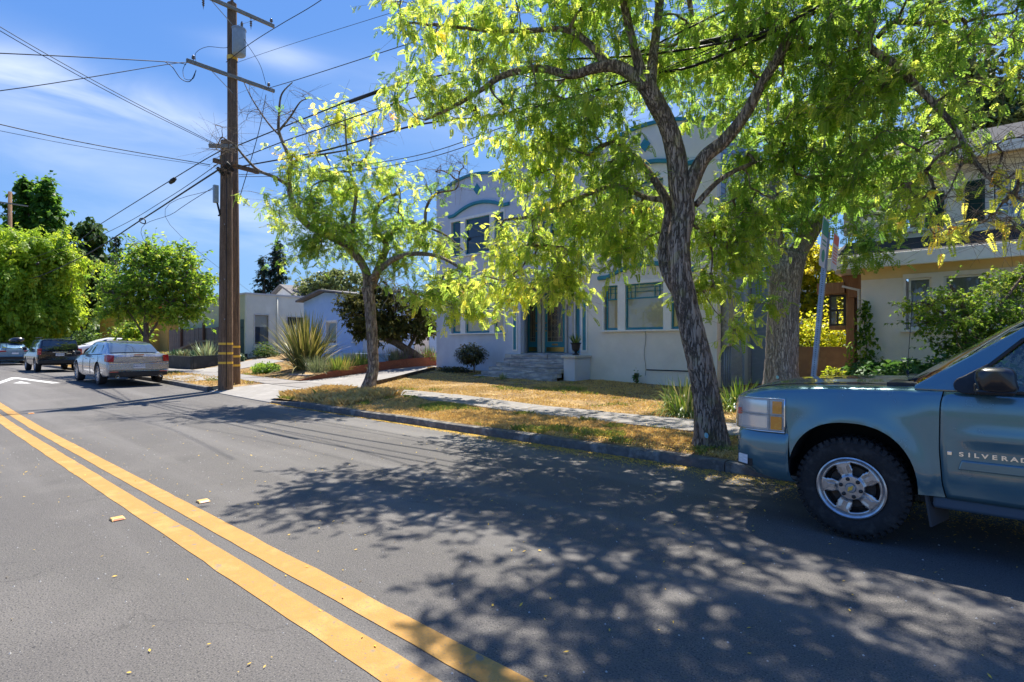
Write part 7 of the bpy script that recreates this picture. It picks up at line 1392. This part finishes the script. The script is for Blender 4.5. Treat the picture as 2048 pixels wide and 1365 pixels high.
# transformer
tz = Wd(468, 118, 18.4).z; th_ = Wd(468, 64, 18.4).z - tz; q = P2(tz + th_ / 2); tcx = Vector((q.x + .34, q.y + .08, tz)); TR = MB().lathe([(.0, 0), (.15, .0), (.19, .03), (.21, .06), (.21, th_ - .05), (.225, th_ - .05), (.225, th_), (.1, th_ + .04), (0, th_ + .04)], tcx, n=24).build('transformer', mat('pale grey transformer', (.36, .39, .42), .4, metal=.2, var=((.3, .33, .36), (.42, .45, .48)), vscale=5), p2_, smooth=40)
MB().lathe([(.0, 0), (.045, 0), (.045, .05), (.03, .07), (.045, .1), (.03, .13), (.045, .16), (.02, .24), (0, .24)], tcx + Vector((.03, .08, th_ + .03)), n=12).build('bushing', insm, TR, smooth=40); MB().box(tcx.x - .3, tcx.x - .15, tcx.y - .05, tcx.y + .05, tz + .1, tz + .2).build('bracket', steelm, TR)
q = P2(Wd(462, 122, 18.4).z); MB().lathe([(.165, 0), (.168, .13)], q, n=20).build('band', bandm, p2_, smooth=True)
# low arms, boxes, hardware
zf = Wd(440, 295, 17.35).z; q = a1_
MB().bar((q.x + .1, q.y - .55, zf - .12), (q.x + .12, q.y + .25, zf + .05), .1, .12).build('crossarm', armm, p1_, bev=.01)
z2 = Wd(445, 330, 17.35).z; MB().bar((q.x + .15, q.y - .45, z2), (q.x + .15, q.y + .95, z2 - .04), .11, .13).build('crossarm', polem, p1_, bev=.01); MB().bar((q.x - .45, q.y + .25, z2 + .1), (q.x + .75, q.y - .02, z2 - .1), .1, .1).build('crossarm', polem, p1_, bev=.01)
zb0, zb1 = Wd(437, 407, 17.2).z, Wd(437, 372, 17.2).z; w = Wd(436, 390, 17.2); MB().box(w.x - .05, w.x + .07, w.y - .14, w.y + .0, zb0, zb1).build('junction_box', steelm, p1_, bev=.01)
MB().tube([(w.x, w.y - .02, zb0), (w.x + .05, w.y + .04, zb0 - .35), (w.x + .02, w.y, zb0 - .4)], .03, 8).build('riser', cablem, p1_, smooth=True)
for v in (450, 560, 640): z = Wd(451, v, 17.35).z; MB().tube([Wd(449, v, 17.12), Wd(449, v - 2, 16.95)], .012, 6).build('step_bolt', steelm, p1_)
MB().tube([(Wd(453, v, 17.14)) for v in (775, 600, 450, 350)], .012, 6).build('ground_wire', cablem, p1_, smooth=True)
for i in range(3): w = Wd(442 + 9 * i, 344 - 5 * i, 17.1); MB().lathe([(0, -.18), (.05, -.16), (.06, 0), (.05, .16), (0, .18)], w, (.3, -.7, .5), 10).build('splice_case', cablem, p1_, smooth=True)

WIRES = []
def wire(label, pts, r=.011, group='overhead wires'):
    c = catmull([tuple(p) for p in pts], 8); o = MB().tube([Vector(p) for p in c], r, 5, cap=False).build('overhead_wire', cablem, None, tuple(pts[0]), smooth=True); return tag(o, label, 'wire', group)
far = [(-66, 7.5, 8.6), (-66, 7.7, 8.0), (-66, 7.4, 7.6)]
wire('thick black cable running left down the street, with the small loop on it', [Wd(440, 338, 17.4), Wd(360, 390, 20), P(286, 438, 7.5), P(168, 512, 7.5), P(67, 556, 7.5), (-66, 7.5, 7.6)], .028)
wire('upper black cable running left from the pole top hardware with a dark splice', [Wd(445, 300, 17.6), P(371, 343, 7.5), P(202, 448, 7.5), P(141, 488, 7.5), (-66, 7.5, 8.6)], .018)
wire('thin cable between the two thicker ones leaving the poles to the left', [Wd(445, 322, 17.6), P(330, 400, 7.6), P(202, 471, 7.6), (-66, 7.7, 8.0)], .012)
wire('low service wire dropping left towards the olive beige house', [Wd(432, 372, 17.3), P(350, 425, 8), P(286, 478, 9.5), (-44.5, 15.8, 4.6)], .011); wire('lowest thin wire dropping left behind the round street tree', [Wd(432, 376, 17.3), P(340, 450, 8.6), (-38, 17.8, 4.2)], .008)
wire('wire crossing the sky at the upper left, first below the crossarm end', [Wd(372, 130, 17.0), Wd(330, 124, 16.6), Wd(0, 107, 13.4), Wd(-500, 90, 11)], .013)
wire('wire leaving the middle crossarm down to the left edge of the picture', [Wd(374, 126, 17.0), Wd(330, 130, 16.4), Wd(0, 182, 13), Wd(-500, 230, 10.5)], .011)
wire('left one of the pair of wires rising to the upper left corner', [Wd(446, 296, 17.5), Wd(240, 190, 15), Wd(0, 54, 12.4), Wd(-300, -140, 10)], .009); wire('right one of the pair of wires rising to the upper left corner', [Wd(450, 300, 17.5), Wd(240, 196, 15), Wd(0, 62, 12.4), Wd(-300, -128, 10)], .009)
wire('long wire from the low arms sagging to the left edge', [Wd(420, 330, 17.2), Wd(200, 292, 14.8), Wd(0, 249, 12.4), Wd(-400, 150, 10)], .012); wire('faint thin wire just under the long sagging one at the left', [Wd(420, 333, 17.2), Wd(200, 300, 14.8), Wd(0, 262, 12.4), Wd(-400, 180, 10)], .006)
wire('thick spliced cable climbing right through the large tree', [Wd(474, 292, 18), P(640, 225, 7.5), P(770, 178, 7.45), P(1000, 130, 7.4), P(1290, 110, 7.3), P(1540, 60, 7.2), P(1800, -70, 7.2), (9, 7.2, 7.2)], .018)
wire('dark cable right of the poles, second below the crossarms', [Wd(478, 318, 18), P(568, 283, 7.6), P(644, 257, 7.6), P(790, 207, 7.6), P(1000, 150, 7.6), P(1300, 95, 7.5), (8, 7.4, 7.6)], .015)
wire('heavy wrapped cable passing behind the small tree to the duplex front', [Wd(478, 334, 17.8), P(600, 312, 7.7), P(682, 293, 7.7), P(832, 251, 7.7), P(1019, 226, 7.7), P(1280, 155, 7.6), P(1600, 40, 7.5), (8, 7.4, 7.0)], .022)
wire('lower thin wire of the pair crossing below the large tree crown', [Wd(478, 350, 17.8), P(640, 340, 8), P(832, 312, 8), P(1019, 250, 7.9), P(1300, 150, 7.7), (8, 7.6, 6.6)], .009); wire('lowest wire passing over the small tree to the large crown', [Wd(478, 354, 17.8), P(640, 350, 8.2), P(832, 322, 8.2), P(1019, 262, 8.1), P(1250, 175, 7.9), (8, 7.7, 6.4)], .009)
wire('high wire rising right from the top crossarm', [Wd(452, 125, 18.1), Wd(500, 88, 17.6), Wd(560, 50, 16.6), Wd(640, 2, 15), Wd(760, -90, 12)], .011)
wire('thin high wire rising right from below the transformer', [Wd(470, 127, 18.4), Wd(560, 96, 16.5), Wd(770, 30, 13), Wd(1000, -40, 10)], .006)
wire('wire rising right from the end of the middle crossarm', [Wd(533, 178, 18.9), Wd(600, 158, 17), Wd(780, 100, 13.5), Wd(900, 60, 11.5), Wd(1100, -20, 9)], .011)
wire('slender guy wire slanting from the crossarm end down behind the branches', [Wd(532, 190, 18.9), Wd(516, 270, 18.2), Wd(478, 400, 17.6)], .012)
wire('jumper looping from the transformer to the crossarm end', [Wd(478, 62, 18.2), Wd(494, 88, 18.2), Wd(520, 130, 18.6), Wd(532, 170, 18.9)], .008)
wire('jumper looping left of the pole above the middle crossarm', [Wd(460, 70, 18.0), Wd(455, 95, 17.9), Wd(415, 94, 17.4), Wd(392, 106, 17.1), Wd(392, 124, 17)], .008)
wire('hanging cable loops below the left end of the middle crossarm', [Wd(330, 124, 16.6), Wd(345, 135, 16.6), Wd(362, 158, 16.7), Wd(380, 163, 16.8), Wd(392, 142, 16.9)], .012)
wire('small cable loop beside the left end of the middle crossarm', [Wd(374, 124, 17), Wd(366, 140, 16.9), Wd(370, 158, 16.8), Wd(386, 158, 16.9), Wd(392, 140, 17)], .008)
c = P(285, 438, 7.35); lp = [(-.45, 0), (-.3, .09), (.1, .13), (.38, .06), (.42, -.04), (.25, -.1), (-.1, -.09), (-.35, -.05), (-.45, 0)]
o = MB().tube([c + Vector((a, 0, b + .0)) for a, b in [(p * 1.0, q - .22 * (p + .45)) for p, q in lp]], .024, 6).build('cable_loop', cablem, None, tuple(c), smooth=True); tag(o, 'black snowshoe shaped slack loop hanging on the thick cable', 'cable loop')
for u, v, y, lab in ((345, 362, 7.5, 'dark splice case on the upper cable left of the poles'), (75, 528, 7.5, 'small splice on the cable above the feathery tree')): c = P(u, v, y); tag(MB().lathe([(0, -.3), (.07, -.26), (.09, 0), (.07, .24), (0, .3)], c, (-1, 0, -.1), 10).build('splice', cablem, None, tuple(c), smooth=True), lab, 'splice')
for u0, v0, u1, v1, lab in ((700, 204, 768, 179, 'thick black sleeve on the cable between the two street trees'), (1400, 88, 1530, 62, 'thick black sleeve on the cable inside the large tree crown')):
    a_, b_ = P(u0, v0, 7.44), P(u1, v1, 7.40); tag(MB().tube([a_, a_.lerp(b_, .5), b_], .042, 10).build('cable_sleeve', cablem, None, tuple(a_), smooth=True), lab, 'cable sleeve')
# far pole on the left
o = thing('utility_pole', (-66, 7.5, .2), 'far utility pole with one crossarm above the tall dark tree', 'utility pole'); MB().tube([(-66, 7.5, .1), (-66, 7.5, 15.2)], [.2, .14], 12).build('shaft', polem, o, smooth=True); MB().bar((-65.8, 6.3, 14.1), (-65.8, 8.7, 14.1), .1, .12).build('crossarm', armm, o)
o = wire('wires strung between the far poles at the left edge', [(-66, 7.5, 14.2), (-90, 7.5, 13.5), (-120, 7.5, 14)], .012)

# street sign leaning behind the pickup
signw = mat('white sign sheet', (.62, .63, .62), .5, var=((.5, .5, .5), (.68, .68, .67)), vscale=6); signg = mat('sign green', (.02, .22, .14), .5); signr = mat('sign red', (.62, .13, .08), .5)
sb, st_ = Wd(1610, 936, 6.35), Wd(1655, 466, 6.35); sb.z = G(sb.x, sb.y)
SG = thing('sign_post', tuple(sb), 'leaning perforated steel post with two faded parking signs behind the bonnet', 'street sign')
ax = (st_ - sb).normalized(); MB().bar(sb, st_, .052, .052, up=(0, 1, 0)).build('post', steelm, SG); h = MB(); L_ = (st_ - sb).length
for k in range(4, int(L_ / .0254) - 1):
    p = sb + ax * (k * .0254)
    for dv, sd in ((Vector((1, 0, 0)), Vector((0, 1, 0))), (Vector((0, -1, 0)), Vector((1, 0, 0)))): n_ = (dv - ax * dv.dot(ax)).normalized(); s2 = ax.cross(n_); c = p + n_ * .0268; h.add([c + (ax * math.cos(a) + s2 * math.sin(a)) * .0055 for a in np.linspace(0, 2 * math.pi, 7)[:-1]], [tuple(range(6))])
h.build('holes', under, SG, kind='stuff')
ly = (Vector((0, 1, 0)) - ax * ax.y).normalized()
def sign(c, w, hgt, bands):
    c = Vector(c); nx = ax.cross(ly); nx = nx if nx.x > 0 else -nx
    cor = lambda a, b, o=0: c + ly * (a * w) + ax * (b * hgt) + nx * o
    out = [(-.5, -.44), (-.44, -.5), (.44, -.5), (.5, -.44), (.5, .44), (.44, .5), (-.44, .5), (-.5, .44)]
    s = MB().prism([cor(a, b) for a, b in out], nx * .003).build('sign_plate', signw, SG, fix=True)
    for a0_, b0, a1__, b1, m in bands: MB().prism([cor(a0_, b0, .0035), cor(a1__, b0, .0035), cor(a1__, b1, .0035), cor(a0_, b1, .0035)], nx * .0008).build('sign_print', m, s, fix=True)
    return s, cor, nx
sl = Wd(1648, 486, 6.22); sr = Wd(1670, 505, 6.5)
s, cor, nx = sign(sl, .30, .55, [(-.46, .14, .46, .46, signg), (-.35, .02, .35, .05, signg), (-.3, -.06, .3, -.03, signg)]); MB().prism([cor(.26 * math.cos(a), -.27 + .13 * math.sin(a), .0035) for a in np.linspace(0, 2 * math.pi, 17)[:-1]], nx * .0008).build('sign_print', signg, s, fix=True)
sign(sr, .30, .42, [(-.46, .2, .46, .46, signr)] + [(-.36, z, .36, z + .035, signr) for z in (.08, 0., -.08, -.16, -.24, -.32)])

# urn with its plant on the pillar of the steps
uc = Vector((-10.28, 14.95, 1.212)); UR = thing('urn_planter', tuple(uc), 'black iron urn with a small green succulent on the pillar beside the steps', 'urn')
MB().lathe([(0, 0), (.115, 0), (.12, .015), (.06, .05), (.04, .09), (.06, .12), (.11, .16), (.135, .24), (.14, .32), (.15, .36), (.185, .39), (.19, .405), (.17, .405), (.13, .37), (0, .37)], uc, n=28).build('urn', iron, UR, smooth=35)
g = np.random.default_rng(200); n = 46; V = []; Fc = []; rn = []
for i in range(n):
    a = g.uniform(0, 6.28); el = g.uniform(.75, 1.5); Lb = g.uniform(.2, .42); p = np.array([uc.x + .07 * math.cos(a), uc.y + .07 * math.sin(a), uc.z + .37]); d = np.array([math.cos(a) * math.cos(el), math.sin(a) * math.cos(el), math.sin(el)]); sd = np.array([-math.sin(a), math.cos(a), 0]); b0 = len(V)
    for t, w in ((0, .016), (.5, .014), (1, .001)): V += [p + d * Lb * t - sd * w, p + d * Lb * t + sd * w]
    Fc += [(b0, b0 + 1, b0 + 3, b0 + 2), (b0 + 2, b0 + 3, b0 + 5, b0 + 4)]; rn += [g.random()] * 2
link('plant', npmesh('plant', np.array(V), np.array(Fc), np.array(rn)), agm, UR, kind='stuff')
# little tags nailed to the two trunks
tagm = mat('pale blue tag', (.30, .62, .68), .4)
for nm, u, v, d in (('large_locust_tree', 1414, 872, 7.36), ('thick_trunk_tree', 1556, 755, 11.5)): c = Wd(u, v, d); MB().prism([c + Vector((CC, CS, 0)) * .018 * math.cos(a) + Vector((0, 0, .035 * math.sin(a))) for a in np.linspace(0, 2 * math.pi, 13)[:-1]], Vector((-CS, CC, 0)) * .05).build('tree_tag', tagm, bpy.data.objects[nm], fix=True)
# dry twigs lying by the pickup nose
tw = MB(); g = np.random.default_rng(210)
for i in range(120):
    x, y = g.uniform(-5.6, -3.9), g.uniform(12.4, 14.6); a = g.uniform(-.5, .5); l = g.uniform(.2, .7); z = G(x, y) + g.uniform(.01, .14); tw.tube([(x, y, z), (x + l * math.cos(a), y + l * math.sin(a), z + g.uniform(-.02, .06))], .006, 4, cap=False)
tag(tw.build('fallen_twigs', bark_l, kind='stuff'), 'heap of dry fallen twigs between the duplex corner and the thick tree', 'twigs')
